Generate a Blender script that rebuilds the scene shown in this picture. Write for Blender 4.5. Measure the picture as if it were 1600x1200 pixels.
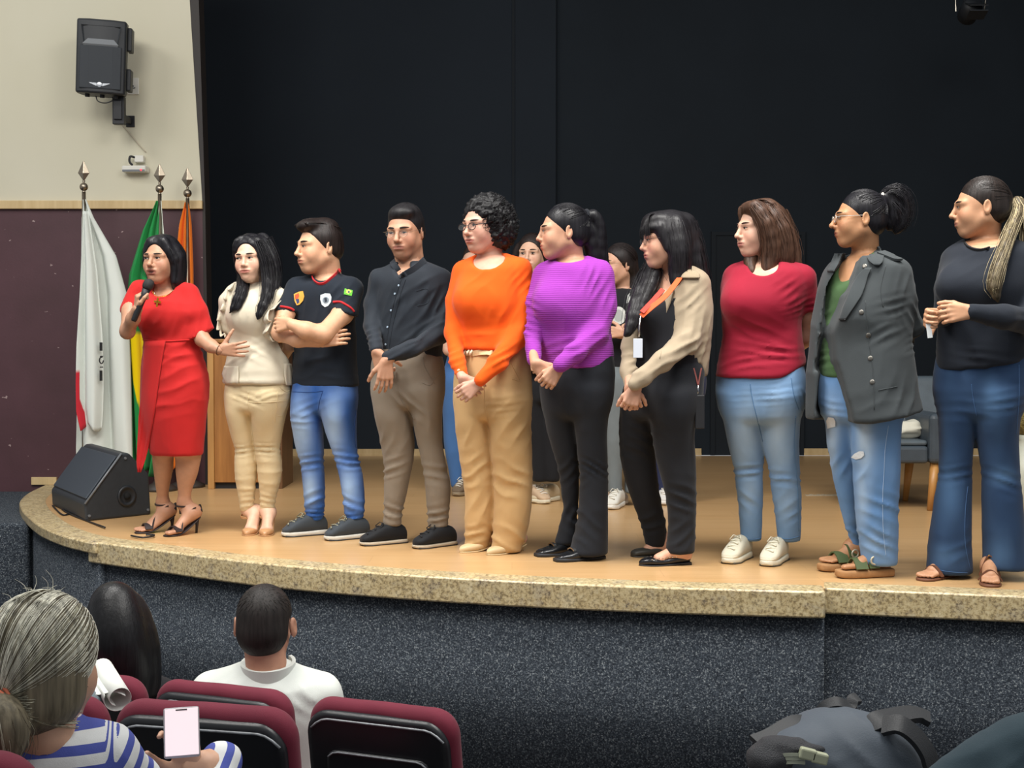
import bpy, math, random
import numpy as np
from mathutils import Vector, Matrix

# ---------------------------------------------------------------- camera, world, lights, exposure
S = bpy.context.scene
for o in list(bpy.data.objects):
    bpy.data.objects.remove(o)
COL = S.collection
FPX = 2100.0                       # focal length in pixels of the 1600x1200 frame
STAGE = 0.95                       # stage floor height over the hall floor
CAMZ = STAGE + 0.985
PITCH = math.atan(60.0 / FPX)

cam_d = bpy.data.cameras.new('camera')
cam_d.sensor_width = 36.0
cam_d.lens = FPX / 1600.0 * 36.0
cam_d.clip_start = 0.05
cam_d.clip_end = 200
cam = bpy.data.objects.new('camera', cam_d)
cam.location = (0, 0, CAMZ)
cam.rotation_euler = (math.pi / 2 - PITCH, 0, 0)
COL.objects.link(cam)
S.camera = cam

S.view_settings.view_transform = 'Standard'
S.view_settings.look = 'None'
S.view_settings.gamma = 1.0
S.view_settings.use_curve_mapping = False
S.view_settings.exposure = -0.15

W = bpy.data.worlds.new('hall_ambient')
S.world = W
W.use_nodes = True
W.node_tree.nodes['Background'].inputs[0].default_value = (0.95, 0.97, 1.0, 1)
W.node_tree.nodes['Background'].inputs[1].default_value = 0.50


def area(name, loc, target, size, size_y, power, col=(1, 0.975, 0.93), spread=180):
    l = bpy.data.lights.new(name, 'AREA')
    l.shape = 'RECTANGLE'
    l.size = size
    l.size_y = size_y
    l.energy = power
    l.color = col
    l.spread = math.radians(spread)
    o = bpy.data.objects.new(name, l)
    o.location = loc
    d = Vector(target) - Vector(loc)
    o.rotation_euler = d.to_track_quat('-Z', 'Y').to_euler()
    COL.objects.link(o)
    return o


# ceiling lamps of the hall, above the front rows and above the stage lip
area('ceiling_lamp', (-2.6, 3.2, 5.4), (-0.8, 7.0, 1.6), 2.2, 1.6, 165)
area('ceiling_lamp', (1.6, 3.0, 5.4), (1.4, 6.4, 1.6), 2.2, 1.6, 140)
area('ceiling_lamp', (-1.6, 5.3, 5.3), (-1.5, 6.2, 0.9), 1.6, 0.7, 78, spread=110)
area('ceiling_lamp', (1.4, 4.9, 5.3), (1.4, 5.6, 0.9), 1.6, 0.7, 78, spread=110)
area('ceiling_lamp', (-4.2, 6.6, 5.2), (-3.6, 9.3, 2.2), 1.0, 0.6, 32)

R_ = math.radians


def ray(x, y):
    xc = (x - 800.0) / FPX
    yc = (600.0 - y) / FPX
    c, s = math.cos(PITCH), math.sin(PITCH)
    return np.array([xc, c + yc * s, -s + yc * c])


def P(x, y, D):
    """world point seen at pixel (x, y) at depth Y = D"""
    r = ray(x, y)
    t = D / r[1]
    return np.array([r[0] * t, D, CAMZ + r[2] * t])


def PZ(x, y, z):
    """world point seen at pixel (x, y) at height z"""
    r = ray(x, y)
    t = (z - CAMZ) / r[2]
    return np.array([r[0] * t, r[1] * t, z])


def floor_pt(x, y):
    return PZ(x, y, STAGE)


# ---------------------------------------------------------------- materials
def lin(c):
    if isinstance(c, str):
        c = c.lstrip('#')
        c = [int(c[i:i + 2], 16) / 255 for i in (0, 2, 4)]
        c = [(v / 12.92 if v <= .04045 else ((v + .055) / 1.055) ** 2.4) for v in c]
    return tuple(c)


MATS = {}


def mat(name, col, rough=0.7, metal=0.0, noise=None, bump=None, vcol=False, spec=0.5, streak=None,
        sss=0.0, emit=None, sheen=0.0, coat=0.0, wave=None, alpha=None):
    if name in MATS:
        return MATS[name]
    m = bpy.data.materials.new(name)
    m.use_nodes = True
    nt = m.node_tree
    b = nt.nodes['Principled BSDF']
    col = lin(col)
    b.inputs['Base Color'].default_value = (*col, 1)
    b.inputs['Roughness'].default_value = rough
    b.inputs['Metallic'].default_value = metal
    b.inputs['Specular IOR Level'].default_value = spec
    if sheen:
        b.inputs['Sheen Weight'].default_value = sheen
    if coat:
        b.inputs['Coat Weight'].default_value = coat
    if sss:
        b.inputs['Subsurface Weight'].default_value = sss
        b.inputs['Subsurface Radius'].default_value = (0.01, 0.004, 0.002)
    if emit:
        b.inputs['Emission Color'].default_value = (*lin(emit[0]), 1)
        b.inputs['Emission Strength'].default_value = emit[1]
    if alpha is not None:
        b.inputs['Alpha'].default_value = alpha
    tc = nt.nodes.new('ShaderNodeTexCoord')
    src = None
    if vcol:
        a = nt.nodes.new('ShaderNodeVertexColor')
        a.layer_name = 'Col'
        src = a.outputs['Color']
    if noise or streak:
        n = nt.nodes.new('ShaderNodeTexNoise')
        n.inputs['Detail'].default_value = 4
        mp = nt.nodes.new('ShaderNodeMapping')
        nt.links.new(tc.outputs['Object'], mp.inputs['Vector'])
        nt.links.new(mp.outputs['Vector'], n.inputs['Vector'])
        if streak:
            mp.inputs['Scale'].default_value = streak[0]
            n.inputs['Scale'].default_value = 1.0
            amt = streak[1]
        else:
            n.inputs['Scale'].default_value = noise[0]
            amt = noise[1]
        mr = nt.nodes.new('ShaderNodeMapRange')
        mr.inputs['From Min'].default_value = 0.3
        mr.inputs['From Max'].default_value = 0.7
        mr.inputs['To Min'].default_value = 1 - amt
        mr.inputs['To Max'].default_value = 1 + amt
        nt.links.new(n.outputs['Fac'], mr.inputs['Value'])
        vm = nt.nodes.new('ShaderNodeVectorMath')
        vm.operation = 'SCALE'
        if src is not None:
            nt.links.new(src, vm.inputs[0])
        else:
            vm.inputs[0].default_value = col
        nt.links.new(mr.outputs['Result'], vm.inputs['Scale'])
        src = vm.outputs['Vector']
    if src is not None:
        nt.links.new(src, b.inputs['Base Color'])
    hsock = None
    if bump:
        n2 = nt.nodes.new('ShaderNodeTexNoise')
        n2.inputs['Scale'].default_value = bump[0]
        n2.inputs['Detail'].default_value = 3
        if len(bump) > 3:
            mp2 = nt.nodes.new('ShaderNodeMapping')
            mp2.inputs['Scale'].default_value = bump[3]
            nt.links.new(tc.outputs['Object'], mp2.inputs['Vector'])
            nt.links.new(mp2.outputs['Vector'], n2.inputs['Vector'])
        else:
            nt.links.new(tc.outputs['Object'], n2.inputs['Vector'])
        bp = nt.nodes.new('ShaderNodeBump')
        bp.inputs['Strength'].default_value = bump[1]
        bp.inputs['Distance'].default_value = bump[2]
        nt.links.new(n2.outputs['Fac'], bp.inputs['Height'])
        nt.links.new(bp.outputs['Normal'], b.inputs['Normal'])
        hsock = bp
    if wave:      # (bands scale, strength, distance): knitted ribs across z
        w = nt.nodes.new('ShaderNodeTexWave')
        w.wave_type = 'BANDS'
        w.bands_direction = 'Z'
        w.inputs['Scale'].default_value = wave[0]
        w.inputs['Distortion'].default_value = 0.6
        nt.links.new(tc.outputs['Object'], w.inputs['Vector'])
        bp2 = nt.nodes.new('ShaderNodeBump')
        bp2.inputs['Strength'].default_value = wave[1]
        bp2.inputs['Distance'].default_value = wave[2]
        nt.links.new(w.outputs['Fac'], bp2.inputs['Height'])
        if hsock:
            nt.links.new(hsock.outputs['Normal'], bp2.inputs['Normal'])
        nt.links.new(bp2.outputs['Normal'], b.inputs['Normal'])
    MATS[name] = m
    return m


def cloth(name, col, rough=0.85, weave=420, amt=0.05, vcol=False, **kw):
    return mat(name, col, rough, noise=(9.0, amt), bump=(weave, 0.35, 0.0015), vcol=vcol, spec=0.25, sheen=0.08, **kw)


def skin_mat():
    return mat('skin', '#c89a80', 0.48, noise=(45.0, 0.05), bump=(260, 0.12, 0.001), vcol=True, spec=0.4, sss=0.06)


def hair_mat(name, col, rough=0.5, dirs=(160, 160, 14)):
    return mat(name, col, rough, streak=((90, 90, 7), 0.45), bump=(1.0, 0.4, 0.003, dirs), spec=0.3)


# ---------------------------------------------------------------- object helpers
def link(o, parent=None):
    COL.objects.link(o)
    if parent is not None:
        o.parent = parent
    return o


def empty(name, loc, label=None, cat=None, group=None):
    o = bpy.data.objects.new(name, None)
    o.empty_display_size = 0.1
    o.location = tuple(loc)
    tag(o, label, cat, group)
    return link(o)


def tag(o, label=None, cat=None, group=None, kind=None):
    if label:
        o['label'] = label
    if cat:
        o['category'] = cat
    if group:
        o['group'] = group
    if kind:
        o['kind'] = kind
    return o


def world_loc(o):
    v = Vector((0, 0, 0))
    while o is not None:
        v = v + Vector(o.location)
        o = o.parent
    return np.array(v)


def mesh_obj(name, verts, faces, m, parent=None, smooth=True, colors=None, fmat=None, mats=None, base=None, auto=None):
    """verts in world space; parented meshes are stored relative to their parent's base"""
    verts = np.asarray(verts, dtype=np.float64).reshape(-1, 3)
    off = world_loc(parent) if parent is not None else (np.asarray(base, float) if base is not None else np.zeros(3))
    me = bpy.data.meshes.new(name)
    v = verts - off
    if isinstance(faces, np.ndarray):
        nf, k = faces.shape
        me.vertices.add(len(v))
        me.vertices.foreach_set('co', v.ravel())
        me.loops.add(nf * k)
        me.loops.foreach_set('vertex_index', faces.ravel().astype(np.int32))
        me.polygons.add(nf)
        me.polygons.foreach_set('loop_start', np.arange(0, nf * k, k, dtype=np.int32))
        me.polygons.foreach_set('loop_total', np.full(nf, k, dtype=np.int32))
        me.update(calc_edges=True)
        me.validate()
    else:
        me.from_pydata([tuple(q) for q in v], [], [tuple(f) for f in faces])
        me.update()
    for mm in (mats if mats else [m]):
        me.materials.append(mm)
    if fmat is not None and len(fmat) == len(me.polygons):
        me.polygons.foreach_set('material_index', np.asarray(fmat, dtype=np.int32))
    if smooth:
        me.polygons.foreach_set('use_smooth', np.ones(len(me.polygons), dtype=bool))
    if colors is not None:
        ca = me.color_attributes.new('Col', 'FLOAT_COLOR', 'POINT')
        c4 = np.ones((len(v), 4), dtype=np.float32)
        c4[:, :3] = colors
        ca.data.foreach_set('color', c4.ravel())
    if auto:
        me.set_sharp_from_angle(angle=math.radians(auto))
    o = bpy.data.objects.new(name, me)
    if parent is None and base is not None:
        o.location = tuple(base)
    return link(o, parent)


class MB:
    """collects simple shapes into one mesh"""

    def __init__(s):
        s.v = []
        s.f = []
        s.mi = []

    def add(s, verts, faces, mi=0):
        n = len(s.v)
        s.v.extend([tuple(q) for q in verts])
        s.f.extend([tuple(i + n for i in f) for f in faces])
        s.mi.extend([mi] * len(faces))
        return s

    def box(s, lo, hi, M=None, c=None, mi=0):
        x0, y0, z0 = lo
        x1, y1, z1 = hi
        v = np.array([(x0, y0, z0), (x1, y0, z0), (x1, y1, z0), (x0, y1, z0), (x0, y0, z1), (x1, y0, z1), (x1, y1, z1), (x0, y1, z1)], float)
        if M is not None:
            v = v @ np.asarray(M).T
        if c is not None:
            v = v + np.asarray(c)
        return s.add(v, [(0, 3, 2, 1), (4, 5, 6, 7), (0, 1, 5, 4), (1, 2, 6, 5), (2, 3, 7, 6), (3, 0, 4, 7)], mi)

    def tube(s, pts, r, n=8, mi=0, caps=True):
        pts = np.asarray(pts, float)
        m = len(pts)
        r = np.broadcast_to(np.asarray(r, float), (m,))
        t = np.gradient(pts, axis=0)
        t /= np.linalg.norm(t, axis=1)[:, None] + 1e-9
        up = np.array([0, 0, 1.0]) if abs(t[0][2]) < .9 else np.array([1.0, 0, 0])
        a = np.cross(t[0], up)
        a /= np.linalg.norm(a)
        vs = []
        for i in range(m):
            a = a - t[i] * np.dot(a, t[i])
            a /= np.linalg.norm(a) + 1e-9
            b = np.cross(t[i], a)
            for k in range(n):
                th = 2 * math.pi * k / n
                vs.append(pts[i] + r[i] * (math.cos(th) * a + math.sin(th) * b))
        fs = []
        for i in range(m - 1):
            for k in range(n):
                k2 = (k + 1) % n
                fs.append((i * n + k, i * n + k2, (i + 1) * n + k2, (i + 1) * n + k))
        if caps:
            fs.append(tuple(range(n - 1, -1, -1)))
            fs.append(tuple((m - 1) * n + k for k in range(n)))
        return s.add(vs, fs, mi)

    def lathe(s, prof, c, M=None, n=20, mi=0):
        """prof: list of (radius, height) around local z"""
        vs = []
        for (r, z) in prof:
            for k in range(n):
                th = 2 * math.pi * k / n
                vs.append((r * math.cos(th), r * math.sin(th), z))
        vs = np.array(vs)
        if M is not None:
            vs = vs @ np.asarray(M).T
        vs = vs + np.asarray(c)
        fs = []
        for i in range(len(prof) - 1):
            for k in range(n):
                k2 = (k + 1) % n
                fs.append((i * n + k, i * n + k2, (i + 1) * n + k2, (i + 1) * n + k))
        fs.append(tuple(range(n - 1, -1, -1)))
        fs.append(tuple((len(prof) - 1) * n + k for k in range(n)))
        return s.add(vs, fs, mi)

    def prism(s, poly, y0, y1, mi=0, plane='xz', M=None, c=None):
        """poly in two axes, extruded along the third"""
        n = len(poly)
        if plane == 'xz':
            v = [(x, y0, z) for x, z in poly] + [(x, y1, z) for x, z in poly]
        elif plane == 'xy':
            v = [(x, y, y0) for x, y in poly] + [(x, y, y1) for x, y in poly]
        else:
            v = [(y0, y, z) for y, z in poly] + [(y1, y, z) for y, z in poly]
        v = np.array(v, float)
        if M is not None:
            v = v @ np.asarray(M).T
        if c is not None:
            v = v + np.asarray(c)
        f = [tuple(range(n - 1, -1, -1)), tuple(range(n, 2 * n))]
        for i in range(n):
            j = (i + 1) % n
            f.append((i, j, n + j, n + i))
        return s.add(v, f, mi)

    def build(s, name, m, parent=None, smooth=False, bevel=0, seg=2, sub=0, base=None, mats=None, auto=None):
        import bmesh
        o = mesh_obj(name, np.array(s.v), s.f, m, parent, smooth, base=base, mats=mats, fmat=s.mi if mats else None)
        bm = bmesh.new()
        bm.from_mesh(o.data)
        bmesh.ops.recalc_face_normals(bm, faces=bm.faces)
        bm.to_mesh(o.data)
        bm.free()
        if bevel:
            md = o.modifiers.new('bevel', 'BEVEL')
            md.width = bevel
            md.segments = seg
            md.limit_method = 'ANGLE'
        if sub:
            md = o.modifiers.new('subdivision', 'SUBSURF')
            md.levels = sub
            md.render_levels = sub
        if auto:
            o.data.polygons.foreach_set('use_smooth', np.ones(len(o.data.polygons), dtype=bool))
            o.data.set_sharp_from_angle(angle=math.radians(auto))
        return o


def rotz(a):
    c, s = math.cos(a), math.sin(a)
    return np.array([[c, -s, 0], [s, c, 0], [0, 0, 1.0]])


def rotx(a):
    c, s = math.cos(a), math.sin(a)
    return np.array([[1.0, 0, 0], [0, c, -s], [0, s, c]])


def roty(a):
    c, s = math.cos(a), math.sin(a)
    return np.array([[c, 0, s], [0, 1.0, 0], [-s, 0, c]])


# ---------------------------------------------------------------- value noise
_rng = np.random.RandomState(7)
_LAT = _rng.rand(32, 32, 32).astype(np.float32) * 2 - 1


def noise3(p):
    i = np.floor(p).astype(int)
    f = p - i
    f = f * f * (3 - 2 * f)
    i0 = i & 31
    i1 = (i + 1) & 31
    x0, y0, z0 = i0.T
    x1, y1, z1 = i1.T
    fx, fy, fz = f.T
    L = _LAT
    a = (L[x0, y0, z0] * (1 - fx) + L[x1, y0, z0] * fx) * (1 - fy) + (L[x0, y1, z0] * (1 - fx) + L[x1, y1, z0] * fx) * fy
    b = (L[x0, y0, z1] * (1 - fx) + L[x1, y0, z1] * fx) * (1 - fy) + (L[x0, y1, z1] * (1 - fx) + L[x1, y1, z1] * fx) * fy
    return a * (1 - fz) + b * fz


# ---------------------------------------------------------------- implicit surfaces
class Pr:
    __slots__ = ('f', 'lo', 'hi', 'k', 'op')

    def __init__(s, f, lo, hi, k, op='u'):
        s.f, s.lo, s.hi, s.k, s.op = f, np.asarray(lo, float), np.asarray(hi, float), k, op


def cone(a, b, ra, rb=None, k=0.02, op='u', flat=None):
    """tapered capsule; flat = (unit axis, ratio) squashes the section along that axis"""
    a = np.asarray(a, float)
    b = np.asarray(b, float)
    rb = ra if rb is None else rb
    ab = b - a
    L2 = float(ab @ ab) + 1e-12
    if flat is not None:
        fn = np.asarray(flat[0], float)
        fn = fn / np.linalg.norm(fn)
        fq = flat[1]

    def f(X, Y, Z):
        px, py, pz = X - a[0], Y - a[1], Z - a[2]
        t = np.clip((px * ab[0] + py * ab[1] + pz * ab[2]) / L2, 0, 1)
        dx, dy, dz = px - t * ab[0], py - t * ab[1], pz - t * ab[2]
        d2 = dx * dx + dy * dy + dz * dz
        if flat is not None:
            q = dx * fn[0] + dy * fn[1] + dz * fn[2]
            d2 = d2 + q * q * (1 / fq ** 2 - 1)
            return (np.sqrt(np.maximum(d2, 1e-12)) - (ra + t * (rb - ra))) * min(1.0, fq * 1.2)
        return np.sqrt(d2) - (ra + t * (rb - ra))
    m = max(ra, rb) * (max(1.0, flat[1]) if flat is not None else 1.0)
    return Pr(f, np.minimum(a, b) - m, np.maximum(a, b) + m, k, op)


def chain(pts, rs, k=0.02, flat=None):
    return [cone(pts[i], pts[i + 1], rs[i], rs[i + 1], k, 'u', flat) for i in range(len(pts) - 1)]


def ell(c, r, M=None, k=0.02, op='u'):
    c = np.asarray(c, float)
    r = np.asarray(r, float)
    M = np.eye(3) if M is None else np.asarray(M)
    Mi = M.T

    def f(X, Y, Z):
        px, py, pz = X - c[0], Y - c[1], Z - c[2]
        qx = (Mi[0, 0] * px + Mi[0, 1] * py + Mi[0, 2] * pz) / r[0]
        qy = (Mi[1, 0] * px + Mi[1, 1] * py + Mi[1, 2] * pz) / r[1]
        qz = (Mi[2, 0] * px + Mi[2, 1] * py + Mi[2, 2] * pz) / r[2]
        k0 = np.sqrt(qx * qx + qy * qy + qz * qz)
        k1 = np.sqrt((qx / r[0]) ** 2 + (qy / r[1]) ** 2 + (qz / r[2]) ** 2) + 1e-9
        return k0 * (k0 - 1) / k1
    e = np.sqrt(((M * r[None, :]) ** 2).sum(1))
    return Pr(f, c - e, c + e, k, op)


def loft(st, k=0.03, p=2.3, op='u', cap=0.012):
    """st: rows (z, cx, cy, a, b, theta) - horizontal rotated superellipse sections"""
    st = np.array(sorted([tuple(s) for s in st]), float)
    z0, z1 = st[0, 0], st[-1, 0]
    n = 90
    zz = np.linspace(z0, z1, n)
    # smooth interpolation (Catmull-Rom like: interpolate, then small blur)
    tab = np.stack([np.interp(zz, st[:, 0], st[:, j]) for j in range(1, 6)], 1)
    for _ in range(10):
        t2 = tab.copy()
        t2[1:-1] = 0.25 * tab[:-2] + 0.5 * tab[1:-1] + 0.25 * tab[2:]
        tab = t2

    def f(X, Y, Z):
        zc = np.clip(Z, z0, z1)
        cx, cy, a, b, th = [np.interp(zc.ravel(), zz, tab[:, j]).reshape(zc.shape) for j in range(5)]
        c, s = np.cos(th), np.sin(th)
        dx, dy = X - cx, Y - cy
        u = np.abs((dx * c + dy * s) / a)
        v = np.abs((-dx * s + dy * c) / b)
        g = (u ** p + v ** p + 1e-9) ** (1 / p)
        d = (g - 1) * np.minimum(a, b)
        dz = np.maximum(z0 - Z, Z - z1) + cap
        q = np.sqrt(np.maximum(d + cap, 0) ** 2 + np.maximum(dz, 0) ** 2) + np.minimum(np.maximum(d + cap, dz), 0) - cap
        return np.maximum(d, q)
    m = st[:, 3:5].max(1)
    lo = [(st[:, 1] - m).min(), (st[:, 2] - m).min(), z0]
    hi = [(st[:, 1] + m).max(), (st[:, 2] + m).max(), z1]
    return Pr(f, lo, hi, k, op)


def rbox(c, half, M=None, r=0.01, k=0.01, op='u'):
    c = np.asarray(c, float)
    half = np.asarray(half, float)
    M = np.eye(3) if M is None else np.asarray(M)
    Mi = M.T

    def f(X, Y, Z):
        px, py, pz = X - c[0], Y - c[1], Z - c[2]
        q = [np.abs(Mi[i, 0] * px + Mi[i, 1] * py + Mi[i, 2] * pz) - half[i] + r for i in range(3)]
        o = np.sqrt(np.maximum(q[0], 0) ** 2 + np.maximum(q[1], 0) ** 2 + np.maximum(q[2], 0) ** 2)
        return o + np.minimum(np.maximum(np.maximum(q[0], q[1]), q[2]), 0) - r
    e = (np.abs(M) * half[None, :]).sum(1)
    return Pr(f, c - e, c + e, k, op)


def half(pt, n, k=0.004):
    """keep the side the normal points away from"""
    pt = np.asarray(pt, float)
    n = np.asarray(n, float)
    n = n / np.linalg.norm(n)

    def f(X, Y, Z):
        return (X - pt[0]) * n[0] + (Y - pt[1]) * n[1] + (Z - pt[2]) * n[2]
    return Pr(f, [-99] * 3, [99] * 3, k, 'i')


def field(prims, lo, hi, h):
    lo = np.asarray(lo, float)
    n = np.ceil((np.asarray(hi) - lo) / h).astype(int) + 1
    ax = [(lo[i] + h * np.arange(n[i])).astype(np.float32) for i in range(3)]
    F = np.full(tuple(n), 0.25, np.float32)
    for p in prims:
        pad = p.k + 2.5 * h
        i0 = np.clip(np.floor((p.lo - pad - lo) / h).astype(int), 0, n)
        i1 = np.clip(np.ceil((p.hi + pad - lo) / h).astype(int) + 1, 0, n)
        if (i1 <= i0).any():
            continue
        sl = tuple(slice(a, b) for a, b in zip(i0, i1))
        X = ax[0][sl[0]][:, None, None]
        Y = ax[1][sl[1]][None, :, None]
        Z = ax[2][sl[2]][None, None, :]
        d = p.f(X, Y, Z).astype(np.float32)
        A = F[sl]
        k = max(p.k, 1e-4)
        if p.op == 'u':
            hh = np.clip(.5 + .5 * (A - d) / k, 0, 1)
            F[sl] = A * (1 - hh) + d * hh - k * hh * (1 - hh)
        else:
            if p.op == 's':
                d = -d
            hh = np.clip(.5 - .5 * (A - d) / k, 0, 1)
            F[sl] = A * (1 - hh) + d * hh + k * hh * (1 - hh)
    return F


def surface_nets(F, lo, h):
    s = F < 0
    nx, ny, nz = F.shape
    c = np.zeros((nx - 1, ny - 1, nz - 1), np.int8)
    for dx in (0, 1):
        for dy in (0, 1):
            for dz in (0, 1):
                c += s[dx:nx - 1 + dx, dy:ny - 1 + dy, dz:nz - 1 + dz]
    act = (c > 0) & (c < 8)
    idx = np.argwhere(act)
    if len(idx) == 0:
        return np.zeros((0, 3)), np.zeros((0, 4), int)
    vid = np.full(act.shape, -1, np.int32)
    vid[act] = np.arange(len(idx))
    i, j, k = idx.T
    acc = np.zeros((len(idx), 3))
    cnt = np.zeros(len(idx))
    corners = [(0, 0, 0), (1, 0, 0), (0, 1, 0), (1, 1, 0), (0, 0, 1), (1, 0, 1), (0, 1, 1), (1, 1, 1)]
    val = [F[i + a, j + b, k + d] for a, b, d in corners]
    for a in range(8):
        for b in range(a + 1, 8):
            ca, cb = np.array(corners[a]), np.array(corners[b])
            if np.abs(ca - cb).sum() != 1:
                continue
            va, vb = val[a], val[b]
            m = (va < 0) != (vb < 0)
            t = np.where(m, va / np.where(m, va - vb, 1), 0)
            acc += m[:, None] * (ca + t[:, None] * (cb - ca))
            cnt += m
    v = np.asarray(lo) + h * (idx + acc / cnt[:, None])
    faces = []
    for axis in range(3):
        a = np.swapaxes(s, 0, axis)
        e = a[:-1] != a[1:]
        inner = a[:-1]
        e = e.copy()
        e[:, 0, :] = False
        e[:, :, 0] = False
        e[:, -1, :] = False
        e[:, :, -1] = False
        q = np.argwhere(e)
        if len(q) == 0:
            continue
        fl = inner[tuple(q.T)]
        V = np.swapaxes(vid, 0, axis)
        u, y, z = q.T
        quad = np.stack([V[u, y - 1, z - 1], V[u, y, z - 1], V[u, y, z], V[u, y - 1, z]], 1)
        flip = fl if axis == 0 else ~fl
        quad[~flip] = quad[~flip][:, ::-1]
        faces.append(quad)
    f = np.concatenate(faces)
    f = f[(f >= 0).all(1)]
    used = np.unique(f)
    remap = np.zeros(len(v), np.int64)
    remap[used] = np.arange(len(used))
    return v[used], remap[f]


def bounds(prims, pad=0.03):
    us = [p for p in prims if p.op == 'u']
    lo = np.min([p.lo for p in us], 0) - pad
    hi = np.max([p.hi for p in us], 0) + pad
    return lo, hi


def sdf_mesh(prims, h, lo=None, hi=None):
    a, b = bounds(prims)
    lo = a if lo is None else np.maximum(a, lo)
    hi = b if hi is None else np.minimum(b, hi)
    F = field(prims, lo, hi, h)
    return surface_nets(F, lo, h)


def vnormals(v, f):
    a, b, c, d = v[f[:, 0]], v[f[:, 1]], v[f[:, 2]], v[f[:, 3]]
    n = np.cross(c - a, d - b)
    N = np.zeros_like(v)
    for i in range(4):
        for ax in range(3):
            N[:, ax] += np.bincount(f[:, i], n[:, ax], len(v))
    return N / (np.linalg.norm(N, axis=1)[:, None] + 1e-9)


def relax(v, f, it=1, w=0.5):
    for _ in range(it):
        acc = np.zeros_like(v)
        cnt = np.zeros(len(v))
        for i in range(4):
            for j in ((i + 1) % 4, (i - 1) % 4):
                for ax in range(3):
                    acc[:, ax] += np.bincount(f[:, i], v[f[:, j], ax], len(v))
                cnt += np.bincount(f[:, i], minlength=len(v))
        v = v * (1 - w) + w * acc / np.maximum(cnt, 1)[:, None]
    return v


def strands(paths, radius, name, m, parent, taper=0.3):
    """many thin three-sided hairs in one mesh"""
    vs, fs = [], []
    n0 = 0
    for pts in paths:
        pts = np.asarray(pts)
        mth = len(pts)
        t = np.gradient(pts, axis=0)
        t /= np.linalg.norm(t, axis=1)[:, None] + 1e-9
        a = np.cross(t, np.array([0.31, 0.87, 0.38]))
        a /= np.linalg.norm(a, axis=1)[:, None] + 1e-9
        b = np.cross(t, a)
        r = radius * np.linspace(1, taper, mth)[:, None]
        ring = np.stack([pts + r * a, pts + r * (-.5 * a + .866 * b), pts + r * (-.5 * a - .866 * b)], 1).reshape(-1, 3)
        vs.append(ring)
        i = np.arange(mth - 1)
        for k in range(3):
            k2 = (k + 1) % 3
            fs.append(np.stack([n0 + i * 3 + k, n0 + i * 3 + k2, n0 + (i + 1) * 3 + k2, n0 + (i + 1) * 3 + k], 1))
        n0 += mth * 3
    return mesh_obj(name, np.concatenate(vs), np.concatenate(fs), m, parent)


def smooth_path(pts, n):
    pts = np.asarray(pts, float)
    t = np.linspace(0, len(pts) - 1, n)
    out = np.empty((n, pts.shape[1]))
    for i, u in enumerate(t):
        k = min(int(u), len(pts) - 2)
        f = u - k
        p0 = pts[max(k - 1, 0)]
        p1, p2 = pts[k], pts[k + 1]
        p3 = pts[min(k + 2, len(pts) - 1)]
        out[i] = 0.5 * (2 * p1 + (p2 - p0) * f + (2 * p0 - 5 * p1 + 4 * p2 - p3) * f * f + (3 * p1 - p0 - 3 * p2 + p3) * f ** 3)
    return out


def bundle(pts, rs, n, seed=0, jit=0.15, m=14, flat=1.0, inner=0.55):
    """strand paths that follow a guide, each at its own place in the lock's section"""
    rg = np.random.RandomState(seed)
    g = smooth_path(np.c_[np.asarray(pts), np.asarray(rs)], m)
    t = np.gradient(g[:, :3], axis=0)
    t /= np.linalg.norm(t, axis=1)[:, None] + 1e-9
    a = np.cross(t, np.array([0.0, 1.0, 0.12]))
    a /= np.linalg.norm(a, axis=1)[:, None] + 1e-9
    b = np.cross(t, a)
    out = []
    for _ in range(n):
        ph = rg.rand() * 2 * math.pi
        rho = inner + (1.06 - inner) * rg.rand()
        wob = 1 + jit * np.cumsum(rg.randn(m)) / math.sqrt(m)
        e = max(4, int(m * (0.75 + 0.25 * rg.rand())))
        o = g[:, :3] + (g[:, 3] * rho * wob)[:, None] * (math.cos(ph) * a + flat * math.sin(ph) * b)
        out.append(o[:e])
    return out
# ---------------------------------------------------------------- people
LIP = '#b06a60'


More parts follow.
